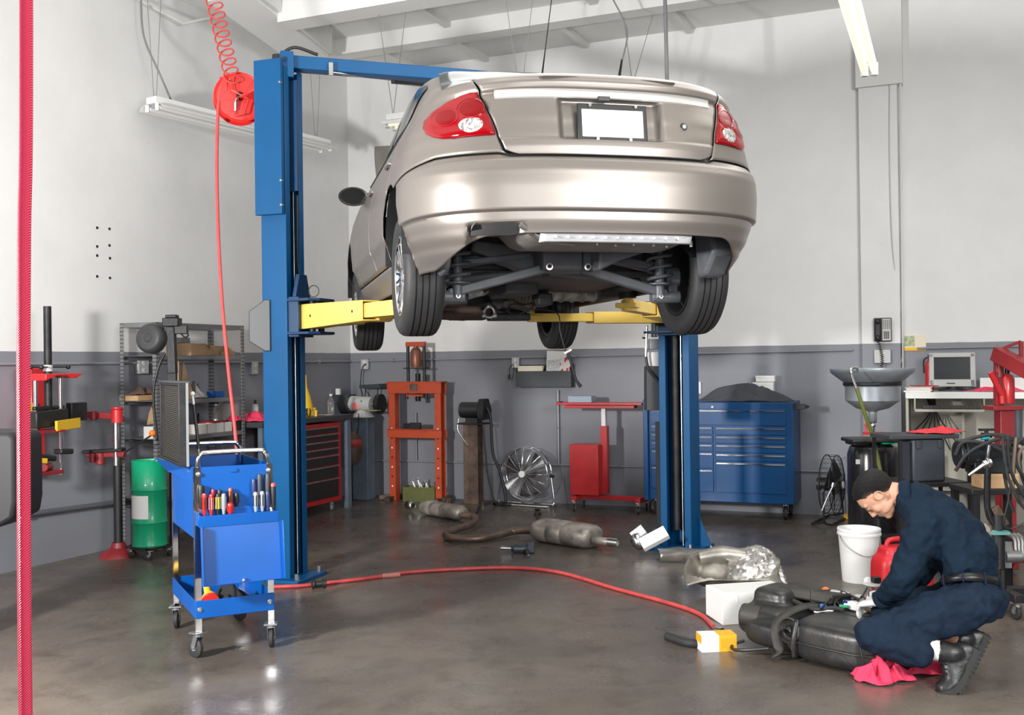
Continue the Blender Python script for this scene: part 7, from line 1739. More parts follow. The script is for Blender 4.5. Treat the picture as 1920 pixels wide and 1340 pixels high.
# silver brackets beside the right column
sb_ = thing('metal_bracket', 'bright silver curved metal bracket leaning on the floor left of the right column', 'bracket', atz(1215, 1027))
D0 = 8.02; q = lambda px, py, dd=0.0: aty(px, py, D0+dd)
MB().bar(q(1203, 1022), q(1250, 997), 0.10, 0.055, up=(0.3, -0.6, 0.8)).build('long_plate', M['paper'], sb_, world=True, bevel=0.004)
MB().bar(q(1187, 1008, .1), q(1208, 992, .1), 0.08, 0.05, up=(0.3, -0.6, 0.8)).build('short_plate', M['paper'], sb_, world=True, bevel=0.004)
MB().lathe([(0.07, -0.04), (0.075, 0), (0.06, 0.04)], o=q(1200, 1012, .08), axis=(0.6, -0.5, 0.5), seg=24, a0=2.2, a1=5.6).build('curved_band', M['steel'], sb_, world=True, solid=0.004)
ps = thing('heat_shield_plate', 'flat dull silver heat shield strip in front of the right lift column', 'heat shield', atz(1290, 1048))
D0 = 7.72; rows = []
for j, (dy, dz) in enumerate(((0.0, 0.0), (0.0, 0.055), (0.07, 0.075), (0.16, 0.07))):
    rows.append([aty(lerp(1238, 1340, i/16), 1041, D0)+V(0, dy, dz+0.015*math.exp(-((i-6)/2.5)**2)*(1 if j else 0)) for i in range(17)])
SHM = mat('dull_heat_shield', (0.50, 0.47, 0.42), 0.4, 0.75, var=0.4, vscale=7, bump=0.3, bscale=20)
o_ = MB().grid(rows); zmin = min(v.co.z for v in o_.bm.verts)
for v in o_.bm.verts: v.co.z -= zmin-0.002
o_.build('plate', SHM, ps, world=True, smooth=25, solid=0.004)
MB().cyl(V(*aty(1334, 1040, D0+.05)[:2], 0.06), V(*aty(1334, 1040, D0+.05)[:2], 0.11), 0.01, seg=10).build('stud', M['steel'], ps, world=True)
# tank heat shield tray
G = atz(1362, 1090); G.z = 0
sh = thing('heat_shield_tray', 'dented silver-brown heat shield tray lying in front of the right lift column', 'heat shield', V(G.x, 6.86, 0.055), rot=(0.24, 0.0, -0.10))
rows = []
W2, D2 = 0.30, 0.22
for j in range(31):
    row = []
    for i in range(41):
        u, v = i/20-1, j/15-1
        r = (abs(u)**3.2+abs(v)**3.2)**(1/3.2)
        x, y = u*W2*1.02, v*D2
        z = 0.02+0.085*max(0, min(1, (r-0.72)/0.25))**1.3
        if r > 0.97: z -= 0.02*(r-0.97)/0.1
        z += 0.05*math.exp(-((v-0.55)/0.22)**2)*math.exp(-((u+0.15)/0.62)**4)
        z += 0.012*math.sin(5*u+2*v)*math.cos(6*v-2*u)*(r < 0.95)
        row.append(V(x+0.02*math.sin(3*v), y, max(0.006, z)))
    rows.append(row)
MB().grid(rows).build('tray', mat('tray_brown_silver', (0.36, 0.335, 0.29), 0.42, 0.6, var=0.55, vscale=7, bump=0.3, bscale=18), sh, smooth=70, solid=0.005)
MB().tube([V(-0.20, 0.13, 0.09), V(-0.05, 0.14, 0.11), V(0.10, 0.13, 0.10)], [0.045, 0.06, 0.045], 18, smooth=5).build('domed_ridge', SHM, sh)
fo = []
rnd = random.Random(11); cell = [[rnd.uniform(-1, 1) for _ in range(30)] for _ in range(30)]
for j in range(25):
    row = []
    for i in range(25):
        u, v = i/12-1, j/12-1; x = 0.15+u*0.17*(1-0.15*v); y = 0.05+v*0.15+0.02*math.sin(4*u)
        z = 0.115-0.035*(u*u)-0.05*(v < -0.3)*(-v-0.3)+cell[j][i]*0.006+0.03*v
        row.append(V(x+cell[i][j]*0.004, y+cell[j][(i+7) % 25]*0.004, z))
    fo.append(row)
MB().grid(fo).build('crinkled_foil', mat('crinkled_foil', (0.62, 0.60, 0.57), 0.36, 0.8, var=0.3, vscale=18), sh, smooth=25, solid=0.002)
MB().ring((0.26, 0.0, 0.10), 0.07, 0.006, axis=(1, 0.3, 0.2), a0=-1.6, a1=1.6).build('bright_rim', M['steel'], sh)
# white carton, small yellow and white box, hose end
wb_ = atz(1345, 1172); wb_.z = 0
cb_ = thing('white_carton', 'open white cardboard carton behind the black fuel tank', 'box', wb_+V(0.21, 0.16, 0), 0.22)
MB().box((0, 0, 0.09), (0.42, 0.24, 0.18)).build('box', M['paper'], cb_, bevel=0.003)
MB().box((-0.12, -0.121, 0.15), (0.004, 0.002, 0.05)).box((0.0, -0.02, 0.182), (0.40, 0.20, 0.003)).build('flap', M['white'], cb_)
yb = atz(1347, 1222); yb.z = 0
yx = thing('parts_box', 'small yellow and white parts box on the floor in front of the fuel tank', 'box', yb+V(0.0, 0.05, 0), 0.10)
bw2, bd2, bh2 = 0.185, 0.10, 0.085
MB().box((-bw2*0.25, 0, bh2/2), (bw2*0.5, bd2, bh2)).build('white_half', M['paper'], yx, bevel=0.001)
MB().box((bw2*0.25, 0, bh2/2), (bw2*0.5, bd2, bh2)).build('yellow_half', mat('box_amber', (0.88, 0.42, 0.015), 0.5), yx, bevel=0.001)
MB().box((0.0, 0.0, bh2+0.0006), (bw2*0.0+0.09, bd2, 0.001)).xf(Matrix.Translation((0.047, 0, 0))).build('top_print', mat('box_amber', (0, 0, 0)), yx)
MB().box((-bw2/2-0.0006, 0.0, bh2*0.75), (0.001, bd2*0.98, bh2*0.5)).build('end_print', mat('box_amber', (0, 0, 0)), yx)
tl_ = MB()
for i in range(9): tl_.box((bw2*0.08+i*0.009, -bd2/2-0.0005, bh2*(0.5 if i % 3 else 0.45)), (0.0018, 0.001, bh2*(0.55 if i % 3 else 0.7)))
tl_.build('printed_lines', mat('print_brown', (0.55, 0.25, 0.01), 0.6), yx)
hp = [atz(1250, 1192, 0.02), atz(1265, 1197, 0.02), atz(1290, 1205, 0.02), atz(1315, 1207, 0.02)]
one('rubber_hose_piece', MB().tube(hp, 0.022, 14, smooth=6), M['rubber'], 'short piece of black rubber hose lying left of the yellow and white box', 'hose')
# ---- fuel tank
u_, v_ = V(0.67, -0.74, 0).normalized(), V(0.74, 0.67, 0).normalized()
L0 = V(1.09, 5.44, 0); tang = math.atan2(u_.y, u_.x)
TC = L0+u_*0.40+v_*0.25
TANK = mat('tank_black_plastic', (0.019, 0.0195, 0.021), 0.36, var=0.4, vscale=9, bump=0.12, bscale=70, col2=(0.034, 0.031, 0.028), lo=0.42, hi=0.62)
DUST = mat('tank_dusty_black', (0.045, 0.041, 0.035), 0.6, var=0.4, vscale=7)
tk = thing('fuel_tank', 'large black plastic fuel tank with hoses lying on the floor beside the mechanic', 'fuel tank', TC, tang); tk.scale = (1.09, 1.06, 1.06)
# local: x along u (towards camera right), y along v (away)
def rbox(b, c, s, k=0.86, seg=20):
    """superellipsoid"""
    rows = []
    for j in range(13):
        ph = -PI/2+PI*j/12; cz = math.copysign(abs(math.sin(ph))**0.45, math.sin(ph)); cr = abs(math.cos(ph))**0.45
        rows.append([V(c[0]+s[0]/2*cr*math.copysign(abs(math.cos(t))**0.45, math.cos(t)), c[1]+s[1]/2*cr*math.copysign(abs(math.sin(t))**0.45, math.sin(t)), c[2]+s[2]/2*cz) for t in [2*PI*i/seg for i in range(seg)]])
    return b.grid(rows, close=True)
tb_ = MB()
rbox(tb_, (0.19, -0.02, 0.105), (0.44, 0.44, 0.21)); rbox(tb_, (0.0, 0.02, 0.085), (0.66, 0.46, 0.14)); rbox(tb_, (-0.24, 0.05, 0.12), (0.30, 0.40, 0.15))
rbox(tb_, (-0.27, 0.10, 0.20), (0.20, 0.24, 0.13)); rbox(tb_, (0.30, 0.15, 0.10), (0.3, 0.30, 0.19)); rbox(tb_, (0.10, 0.18, 0.10), (0.4, 0.24, 0.15))
body = tb_.build('tank_shell', TANK, tk); remesh(body, 0.009, 14, 0.6)
rw = []
for dz in (0.096, 0.104): rw.append([V(0.19+0.234*math.copysign(abs(math.cos(t))**0.5, math.cos(t)), -0.02+0.230*math.copysign(abs(math.sin(t))**0.5, math.sin(t)), dz) for t in [2*PI*i/60 for i in range(60)]])
MB().grid(rw, close=True).build('mould_seam', TANK, tk, solid=0.004)
MB().lathe([(0.0005, 0.0), (0.05, 0.0), (0.055, 0.01), (0.055, 0.09), (0.04, 0.10)], o=(-0.34, -0.13, 0.15), axis=(0.9, 0.3, -0.1), seg=24).build('filler_neck', DUST, tk, bevel=0.003)
MB().lathe([(0.040, -0.012), (0.046, -0.01), (0.05, 0.0), (0.06, 0.012), (0.055, 0.02)], o=(-0.02, -0.205, 0.14), axis=(-0.1, -1, 0.2), seg=28).build('port_ring', DUST, tk, solid=0.003)
MB().cyl((-0.02, -0.24, 0.135), (-0.02, -0.19, 0.145), 0.022, seg=16, cap=False).build('port_pipe', M['black'], tk, solid=0.003)
# charcoal canister (ridged slab) on the rear top
cn = MB().box((-0.12, 0.17, 0.232), (0.30, 0.19, 0.05), rot=Matrix.Rotation(-0.15, 3, 'X')); cn.box((-0.08, 0.17, 0.236), (0.02, 0.195, 0.056), rot=Matrix.Rotation(-0.15, 3, 'X'))
cn.build('canister', DUST, tk, bevel=0.012)
def strap(pts, w, name, m=None):
    rows = []; ps_ = spline([V(*p) for p in pts], 6)
    for i, p in enumerate(ps_):
        d = (ps_[min(i+1, len(ps_)-1)]-ps_[max(i-1, 0)]).normalized(); s_ = d.cross(V(0.2, -0.3, 1)).normalized(); rows.append([p-s_*w/2, p+s_*w/2])
    MB().grid(rows).build(name, m or DUST, tk, solid=0.006)
strap([(0.02, 0.16, 0.205), (-0.06, 0.02, 0.215), (-0.09, -0.14, 0.19), (-0.09, -0.22, 0.14), (-0.05, -0.26, 0.06), (-0.08, -0.27, 0.02)], 0.045, 'strap')
strap([(0.02, -0.215, 0.20), (0.02, -0.245, 0.11), (0.02, -0.235, 0.02)], 0.022, 'band', TANK)
MB().tube([V(-0.10, -0.26, 0.05), V(-0.20, -0.30, 0.03), V(-0.27, -0.30, 0.02), V(-0.30, -0.26, 0.03), V(-0.28, -0.20, 0.04)], 0.008, 8, smooth=6).build('vent_line', M['black'], tk)
MB().tube([V(0.37, -0.24, 0.02), V(0.36, -0.25, 0.10), V(0.33, -0.22, 0.19), V(0.30, -0.12, 0.215)], 0.005, 8, smooth=6).build('wire', M['black'], tk)
# pump opening and fittings near the man's hand
mo_ = MB().lathe([(0.0005, 0.0), (0.10, 0.0), (0.105, 0.006), (0.10, 0.016), (0.085, 0.018), (0.08, 0.012), (0.0005, 0.012)], o=(0.17, 0.10, 0.200), seg=36); mo_.build('lock_ring', M['black'], tk)
pk = MB().cyl((0.17, 0.10, 0.21), (0.17, 0.10, 0.25), 0.03, seg=18).box((0.14, 0.08, 0.235), (0.05, 0.03, 0.04)).cyl((0.10, 0.06, 0.235), (0.145, 0.09, 0.235), 0.010, seg=10); pk.build('pump_head', M['white'], tk, bevel=0.003)
MB().box((0.21, 0.10, 0.24), (0.04, 0.05, 0.035)).build('connector', mat('connector_brown', (0.06, 0.035, 0.02), 0.4), tk, bevel=0.003)
MB().cyl((0.09, 0.04, 0.232), (0.125, 0.055, 0.232), 0.008, seg=10).cyl((0.08, 0.055, 0.228), (0.11, 0.075, 0.228), 0.008, seg=10).build('green_clip', mat('clip_green', (0.02, 0.30, 0.16), 0.4), tk)
for c_ in ((0.0, 0.05, 0.215), (0.055, 0.16, 0.225)): MB().box(c_, (0.03, 0.02, 0.02), rz=0.5).build('blue_clip', mat('clip_blue', (0.02, 0.18, 0.65), 0.4), tk, bevel=0.003)
MB().lathe([(0.0005, 0), (0.018, 0), (0.018, 0.02), (0.012, 0.026), (0.0005, 0.026)], o=(-0.10, 0.24, 0.235), axis=(0.3, -0.3, 1), seg=16).build('orange_cap', M['orangep'], tk)
for c_, s_ in (((-0.05, 0.25, 0.24), (0.05, 0.03, 0.025)), ((0.0, 0.26, 0.235), (0.035, 0.03, 0.03)), ((0.06, 0.27, 0.235), (0.03, 0.03, 0.02))): MB().box(c_, s_, rz=0.3).build('plastic_fitting', M['lgrey'], tk, bevel=0.004)
MB().box((0.02, 0.02, 0.20), (0.09, 0.03, 0.02), rz=0.3).build('white_tag', M['white'], tk, bevel=0.003)
rnd = random.Random(5)
for k in range(9):
    p0 = V(rnd.uniform(-0.12, 0.05), rnd.uniform(0.1, 0.26), 0.225); p3 = V(rnd.uniform(0.02, 0.18), rnd.uniform(-0.02, 0.22), 0.215)
    mid = [p0.lerp(p3, f)+V(rnd.uniform(-.04, .04), rnd.uniform(-.05, .05), rnd.uniform(0.0, 0.04)) for f in (0.33, 0.66)]
    MB().tube([p0]+mid+[p3], rnd.choice((0.0035, 0.006, 0.009)), 8, smooth=6).build('fuel_line', M['black'], tk)
MB().tube([V(0.07, 0.28, 0.23), V(0.10, 0.30, 0.29), V(0.15, 0.26, 0.28), V(0.17, 0.22, 0.22)], 0.004, 8, smooth=6).build('fuel_line', M['black'], tk)
MB().tube([V(-0.16, 0.05, 0.215), V(-0.02, 0.0, 0.205), V(0.06, 0.03, 0.22), V(0.12, 0.03, 0.22)], 0.010, 8, smooth=6).build('fuel_line', M['rubber'], tk)
# pink rag under the tank
pr = [atz(px, py) for px, py in ((1648, 1278), (1738, 1268))]
rag('shop_rag', pr[0]+V(0.02, 0.03, 0), 0.14, 0.085, 0.12, M['pink'], 'crumpled pink shop rag at the front corner of the fuel tank', 'rag', 41, n=44, rz=-0.05)
rag('shop_rag', pr[1]+V(0.03, 0.04, 0), 0.12, 0.05, 0.07, M['pink'], 'pink shop rag half under the mechanic\'s shin', 'rag', 47, n=30, rz=-0.25)
# bucket
bk0 = atz(1612, 1088); bk0.z = 0
bk = thing('bucket', 'white plastic bucket with a wire handle behind the mechanic\'s arm', 'bucket', bk0)
MB().lathe([(0.0005, 0.004), (0.105, 0.004), (0.112, 0.0), (0.135, 0.31), (0.143, 0.312), (0.143, 0.325), (0.137, 0.33), (0.143, 0.345), (0.14, 0.355), (0.13, 0.355), (0.128, 0.33), (0.106, 0.02), (0.0005, 0.02)], seg=40).build('body', M['white'], bk)
MB().tube([V(-0.143, 0, 0.325), V(-0.12, -0.10, 0.25), V(-0.02, -0.155, 0.19), V(0.09, -0.13, 0.22), V(0.143, 0, 0.325)], 0.0025, 6, smooth=8).build('wire_handle', M['mgrey'], bk)
# jerry can
jc0 = V(aty(1690, 1000, 6.45).x, 6.45, 0)
jc = thing('gas_can', 'red plastic fuel can behind the mechanic\'s left arm', 'fuel can', jc0, 0.15)
jb_ = MB(); rbox(jb_, (0, 0, 0.15), (0.36, 0.22, 0.30)); rbox(jb_, (-0.02, 0, 0.29), (0.24, 0.16, 0.10)); o = jb_.build('body', mat('can_red_plastic', (0.50, 0.012, 0.02), 0.45), jc); remesh(o, 0.010, 8)
MB().tube([V(-0.10, 0, 0.31), V(-0.08, 0, 0.37), V(0.06, 0, 0.37), V(0.10, 0, 0.31)], 0.016, 10, smooth=5).build('handle', mat('can_red_plastic', (0, 0, 0)), jc)
MB().cyl((0.14, 0, 0.28), (0.16, 0, 0.35), 0.03, seg=18).build('cap', M['black'], jc)
# ================================================================ THE MECHANIC
man = thing('person', 'kneeling person in navy work clothes and black boots bent over the fuel tank', 'person', V(1.95, 4.85, 0))
SKIN = mat('skin', (0.56, 0.30, 0.20), 0.5, var=0.1, vscale=20, spec=0.35)
NAVYC = mat('navy_work_cloth', (0.004, 0.014, 0.030), 0.85, spec=0.2, bump=0.25, bscale=90, var=0.15, vscale=6)
NAVYT = mat('navy_trouser_cloth', (0.008, 0.018, 0.038), 0.85, spec=0.2, bump=0.25, bscale=90, var=0.15, vscale=6)
HAIR = mat('black_hair', (0.012, 0.011, 0.010), 0.5, bump=1.0, bscale=120, stretch=(1, 1, 6), spec=0.3)
LEATH = mat('black_boot_leather', (0.014, 0.014, 0.015), 0.4, bump=0.15, bscale=60)
SOLE = mat('black_boot_sole', (0.022, 0.022, 0.022), 0.7)
GLOVE = mat('pale_glove', (0.62, 0.60, 0.60), 0.5, bump=0.2, bscale=90)
f_ = V(-0.75, 0.66, 0).normalized(); l_ = V(-f_.y, f_.x, 0)        # facing; his left (towards camera)
A = lambda px, py, d: aty(px, py, d)
def loft(b, secs, seg=20, cap=True):
    """secs: (centre, rx, ry, axis_dir, ref_side)"""
    rows = []
    for c, rx, ry, d, s in secs:
        d = d.normalized(); s = (s-d*s.dot(d)).normalized(); t = d.cross(s)
        rows.append([c+s*math.cos(a)*rx+t*math.sin(a)*ry for a in [2*PI*i/seg for i in range(seg)]])
    c0, c1 = secs[0][0], secs[-1][0]
    rows = [[c0]*seg]+rows+[[c1]*seg]
    return b.grid(rows, close=True)
def capsule(b, pts, rs, seg=16, flat=1.0, side=None):
    pts = [V(*p) for p in pts]; secs = []
    n = len(pts)
    for i in range(n):
        d = (pts[min(i+1, n-1)]-pts[max(i-1, 0)]).normalized(); s = side if side is not None else frame_from(d)[0]
        if i == 0: 
            for k in (-0.85, -0.5): secs.append((pts[0]+d*rs[0]*k, rs[0]*math.sqrt(1-k*k), rs[0]*math.sqrt(1-k*k)*flat, d, s))
        secs.append((pts[i], rs[i], rs[i]*flat, d, s))
        if i == n-1:
            for k in (0.5, 0.85): secs.append((pts[-1]+d*rs[-1]*k, rs[-1]*math.sqrt(1-k*k), rs[-1]*math.sqrt(1-k*k)*flat, d, s))
    return loft(b, secs, seg)
# joints
pel = A(1826, 1118, 4.82); waist = A(1818, 1078, 4.86); mid = A(1806, 1030, 4.90); chest = A(1766, 985, 4.97); nb = A(1704, 930, 5.05)
hipL, hipR = pel+l_*0.095+V(0, 0, -0.02), pel-l_*0.095+V(0, 0, -0.02)
kneeL = A(1640, 1192, 4.86); ankL = A(1768, 1222, 4.70)
kneeR = kneeL-l_*0.24+f_*0.03+V(0, 0, 0.07); ankR = ankL-l_*0.17+f_*0.0+V(0, 0, 0.03)
shL = chest+l_*0.165+(nb-chest).normalized()*0.02+V(-0.01, 0, -0.01); shR = chest-l_*0.165+(nb-chest).normalized()*0.02
elL = A(1694, 1082, 4.84); wrL = A(1652, 1127, 4.97)
elR = A(1722, 1075, 5.28); wrR = A(1668, 1112, 5.24)
up_t = (nb-pel).normalized()
# ---- shirt
sb = MB()
tor = [(pel+V(0, 0, 0.03), .150, .110), (lerp(pel, waist, .75), .165, .124), (waist, .176, .132), (mid, .178, .126), (lerp(mid, chest, .55), .185, .128), (chest, .185, .122), (lerp(chest, nb, .5), .150, .100), (lerp(chest, nb, .85), .110, .085), (nb, .084, .080), (nb+(nb-chest).normalized()*0.022, .078, .074)]
secs = []
P_ = [t[0] for t in tor]
for i, (c, rx, ry) in enumerate(tor): secs.append((c, rx, ry, P_[min(i+1, len(P_)-1)]-P_[max(0, i-1)], l_))
loft(sb, secs, 28)
capsule(sb, [chest+(shL-chest)*0.5, shL, lerp(shL, elL, .35), lerp(shL, elL, .75), elL], [.088, .090, .090, .082, .076])
capsule(sb, [elL, lerp(elL, wrL, .4), lerp(elL, wrL, .9)], [.076, .066, .044])
capsule(sb, [chest+(shR-chest)*0.5, shR, lerp(shR, elR, .35), elR], [.085, .080, .072, .060])
capsule(sb, [elR, lerp(elR, wrR, .5), wrR], [.060, .052, .040])
shirt = sb.build('shirt', NAVYC, man, world=True); remesh(shirt, 0.010, 10, 0.7); displace(shirt, 0.075, 0.026, depth=1); displace(shirt, 0.11, 0.022, 'MARBLE'); displace(shirt, 0.042, 0.018, depth=1); displace(shirt, 0.018, 0.004, depth=2)
# collar
cl_ = MB(); nd = (A(1660, 925, 5.08)-nb).normalized(); rows = []
for h_, rr in ((0.0, .080), (0.040, .068), (0.050, .071), (0.028, .086), (0.002, .098)):
    x_, y_, _ = frame_from(nd); rows.append([nb+nd*(h_+0.006*math.sin(2*a))+x_*math.cos(a)*rr+y_*math.sin(a)*rr*0.9 for a in [2*PI*i/28 for i in range(28)]])
cl_.grid(rows, close=True).build('collar', NAVYC, man, world=True, solid=0.004)
# ---- trousers
tr_ = MB()
loft(tr_, [(lerp(pel, waist, .5), .152, .114, up_t, l_), (pel+V(0, 0, 0.03)+f_*0.0, .160, .122, up_t, l_), (pel, .175, .135, up_t, l_), (pel+V(0, 0, -0.05)-f_*0.03, .178, .140, up_t, l_), (pel+V(0, 0, -0.10)-f_*0.03, .13, .10, V(0, 0, 1), l_)], 24)
for h_, k_, a_ in ((hipL, kneeL, ankL), (hipR, kneeR, ankR)):
    capsule(tr_, [h_, lerp(h_, k_, .35), lerp(h_, k_, .75), k_+V(0, 0, 0.005)], [.115, .108, .092, .082])
    capsule(tr_, [k_, lerp(k_, a_, .4), lerp(k_, a_, .64)+V(0, 0, -0.012)], [.080, .086, .080])
# fold of cloth between thigh and calf
trs = tr_.build('trousers', NAVYT, man, world=True); remesh(trs, 0.010, 10, 0.7); displace(trs, 0.085, 0.026, depth=1); displace(trs, 0.12, 0.022, 'MARBLE'); displace(trs, 0.045, 0.016, depth=1); displace(trs, 0.02, 0.004, depth=2)
# ---- belt
bc_ = lerp(pel, waist, 0.55); bd = (waist-pel).normalized()+V(0.10, 0, 0); bd.normalize(); s2 = (l_-bd*l_.dot(bd)).normalized(); t2 = bd.cross(s2)
rows = [[bc_+bd*h_+s2*math.cos(a)*0.163+t2*math.sin(a)*0.124 for a in [2*PI*i/48 for i in range(48)]] for h_ in (-0.018, 0.018)]
bel = MB().grid(rows, close=True).build('belt', mat('belt_leather', (0.008, 0.008, 0.009), 0.38), man, world=True, solid=0.005, soff=1, smooth=25)
for a in (0.2, 0.9, 1.6, -0.6, -1.3, 2.6):
    p = bc_+s2*math.cos(a)*0.167+t2*math.sin(a)*0.128; n = (s2*math.cos(a)*0.13+t2*math.sin(a)*0.17).normalized()
    MB().bar(p-bd*0.026, p+bd*0.026, 0.006, 0.014, up=n).build('belt_loop', NAVYT, man, world=True, bevel=0.002)
# ---- body (one mesh: head, neck, left shin, arms inside the sleeves)
hc = A(1642, 926, 5.10)                       # centre of the cranium
fw = V(-0.36, 0.10, -0.93).normalized()        # face direction, looking down at the work
fw = (V(-0.42, 0.12, -0.90)).normalized()
upv = V(-0.86, 0.30, 0.42); upv = (upv-fw*upv.dot(fw)).normalized()   # crown direction
rt = fw.cross(upv).normalized()                # his right
HM = Matrix((rt, fw, upv)).transposed()        # local x right, y forward, z up
def H(x, y, z): return hc+HM @ V(x, y, z)
hb = MB()
def ell(b, c, r, rot=None): return b.sphere(H(*c), 1.0, 22, 14, scale=r, rot=(HM if rot is None else HM @ rot))
ell(hb, (0, -0.010, 0.020), (.076, .096, .082)); ell(hb, (0, 0.018, 0.010), (.070, .074, .078))
ell(hb, (0, 0.030, -0.045), (.058, .058, .058)); ell(hb, (0, 0.036, -0.078), (.044, .046, .034))     # face, jaw
ell(hb, (0, 0.062, -0.096), (.026, .022, .018))                                                       # chin
for s in (-1, 1):
    ell(hb, (s*0.040, 0.020, -0.072), (.018, .042, .020)); ell(hb, (s*0.038, 0.050, -0.032), (.026, .026, .030)); ell(hb, (s*0.030, 0.072, 0.018), (.030, .012, .012))
    ell(hb, (s*0.031, 0.074, -0.002), (.015, .013, .011))
    ell(hb, (s*0.010, 0.091, -0.040), (.008, .009, .007))
capsule(hb, [H(0, 0.082, 0.004), H(0, 0.091, -0.015), H(0, 0.101, -0.035)], [.009, .009, .010])
ell(hb, (0, 0.081, -0.062), (.020, .010, .006)); ell(hb, (0, 0.077, -0.073), (.018, .010, .007))
for s in (-1, 1):   # ears
    ell(hb, (s*0.078, -0.006, -0.012), (.005, .014, .026)); 
    hb.ring(H(s*0.083, -0.007, -0.010), 0.021, 0.0045, axis=(HM @ V(1, 0.25*s, 0)), seg=20, tseg=6)
capsule(hb, [H(0, -0.035, -0.055), lerp(H(0, -0.035, -0.055), nb, .5), nb, lerp(nb, chest, .6)], [.056, .057, .060, .05])
body = hb
capsule(body, [lerp(nb, chest, .6), mid, pel], [.07, .10, .09]); 
for s_, e_, w_ in ((shL, elL, wrL), (shR, elR, wrR)):
    capsule(body, [lerp(nb, chest, .6), s_, e_], [.06, .05, .036]); capsule(body, [e_, w_], [.036, .024])
for h_, k_, a_ in ((hipL, kneeL, ankL), (hipR, kneeR, ankR)): capsule(body, [pel, h_, k_], [.08, .075, .048]); capsule(body, [k_, lerp(k_, a_, .4), a_], [.045, .05, .034])
bo = body.build('body', SKIN, man, world=True); remesh(bo, 0.0034, 9, 0.6)
# eyes (half closed, looking down), brows, hair
for s in (-1, 1):
    e = MB().sphere(H(s*0.031, 0.0835, -0.004), 0.0075, 14, 10, scale=(1.35, 0.6, 0.55), rot=HM); e.build('eye', mat('eye_dark', (0.02, 0.012, 0.01), 0.2), man, world=True)
    fy = lambda x, z: 0.018+0.074*math.sqrt(1-(x/0.07)**2)*math.sqrt(1-((z-0.010)/0.078)**2)
    BROW = mat('brow_hair', (0.014, 0.011, 0.010), 0.7)
    MB().tube([H(s*x, fy(x, z)+0.0035, z) for x, z in ((0.013, 0.0165), (0.024, 0.0205), (0.036, 0.0215), (0.047, 0.018), (0.054, 0.014))], [0.0022, 0.0036, 0.0036, 0.0028, 0.0012], 8, smooth=4).build('eyebrow', BROW, man, world=True)
    MB().tube([H(s*x, fy(x, z)+0.004, z) for x, z in ((0.017, -0.007), (0.024, -0.005), (0.032, -0.0045), (0.040, -0.006), (0.047, -0.009))], [0.0010, 0.0020, 0.0024, 0.0020, 0.0008], 8, smooth=4).build('eyelashes', BROW, man, world=True)
hr = MB(); rows = []
HL = [(-1, -.98), (-.6, -.90), (-.3, -.66), (-.12, -.36), (.02, -.16), (.12, 0.04), (.3, .16), (.5, .22), (.72, .42), (.86, .60), (1, .75)]
for j in range(61):
    ph = PI*j/60; row = []
    for i in range(96):
        t = 2*PI*i/96; x, y, z = math.sin(ph)*math.cos(t), math.sin(ph)*math.sin(t), math.cos(ph)
        gg = max(0, min(1, (z-interp(HL, y)+(0.10 if y < 0.5 else 0.0))/0.16+0.12*math.sin(31*t)*math.sin(ph)+0.1*math.sin(47*t+9*ph))); gg = gg*gg*(3-2*gg)
        k = lerp(0.90, 1.055+(0.03 if z > 0.3 else 0.02*max(0, z)/0.3)+0.012*math.sin(23*t+7*ph)*math.sin(19*ph+3*t), gg)
        row.append(V(x*.0785*k, -0.011+y*.100*k, 0.020+z*.086*k))
    rows.append(row)
hr.grid([[H(*p) for p in row] for row in rows], close=True); hair = hr.build('hair', HAIR, man, world=True, smooth=80)
uvl = hair.data.uv_layers.new(name='density'); den = {}; pm = parent_matrix(man); hi_ = HM.transposed()
for v in hair.data.vertices:
    p = hi_ @ (pm @ v.co-hc); y_n, z_n = (p.y+.011)/.103, (p.z-.020)/.089
    den[v.index] = max(0, min(1, (z_n-interp(HL, max(-1, min(1, y_n)))+(0.08 if y_n < 0.5 else 0.25))/(0.42 if y_n < 0.45 else 0.15)))
for lp in hair.data.loops: uvl.data[lp.index].uv = (den[lp.vertex_index], 0.5)
nt = HAIR.node_tree; an = nt.nodes.new('ShaderNodeUVMap'); an.uv_map = 'density'; sx_ = nt.nodes.new('ShaderNodeSeparateXYZ'); nt.links.new(an.outputs[0], sx_.inputs[0]); nz = nt.nodes.new('ShaderNodeTexNoise'); nz.inputs['Scale'].default_value = 260
mm_ = nt.nodes.new('ShaderNodeMath'); mm_.operation = 'MULTIPLY_ADD'; nt.links.new(nz.outputs[0], mm_.inputs[0]); mm_.inputs[1].default_value = 0.35; nt.links.new(sx_.outputs[0], mm_.inputs[2])
cr5 = nt.nodes.new('ShaderNodeValToRGB'); nt.links.new(mm_.outputs[0], cr5.inputs[0]); e5 = cr5.color_ramp.elements
e5[0].position = 0.15; e5[0].color = (0.36, 0.20, 0.14, 1); e5[1].position = 0.95; e5[1].color = (0.011, 0.010, 0.010, 1); x5 = e5.new(0.5); x5.color = (0.085, 0.055, 0.042, 1)
nt.links.new(cr5.outputs[0], nt.nodes['Principled BSDF'].inputs['Base Color'])
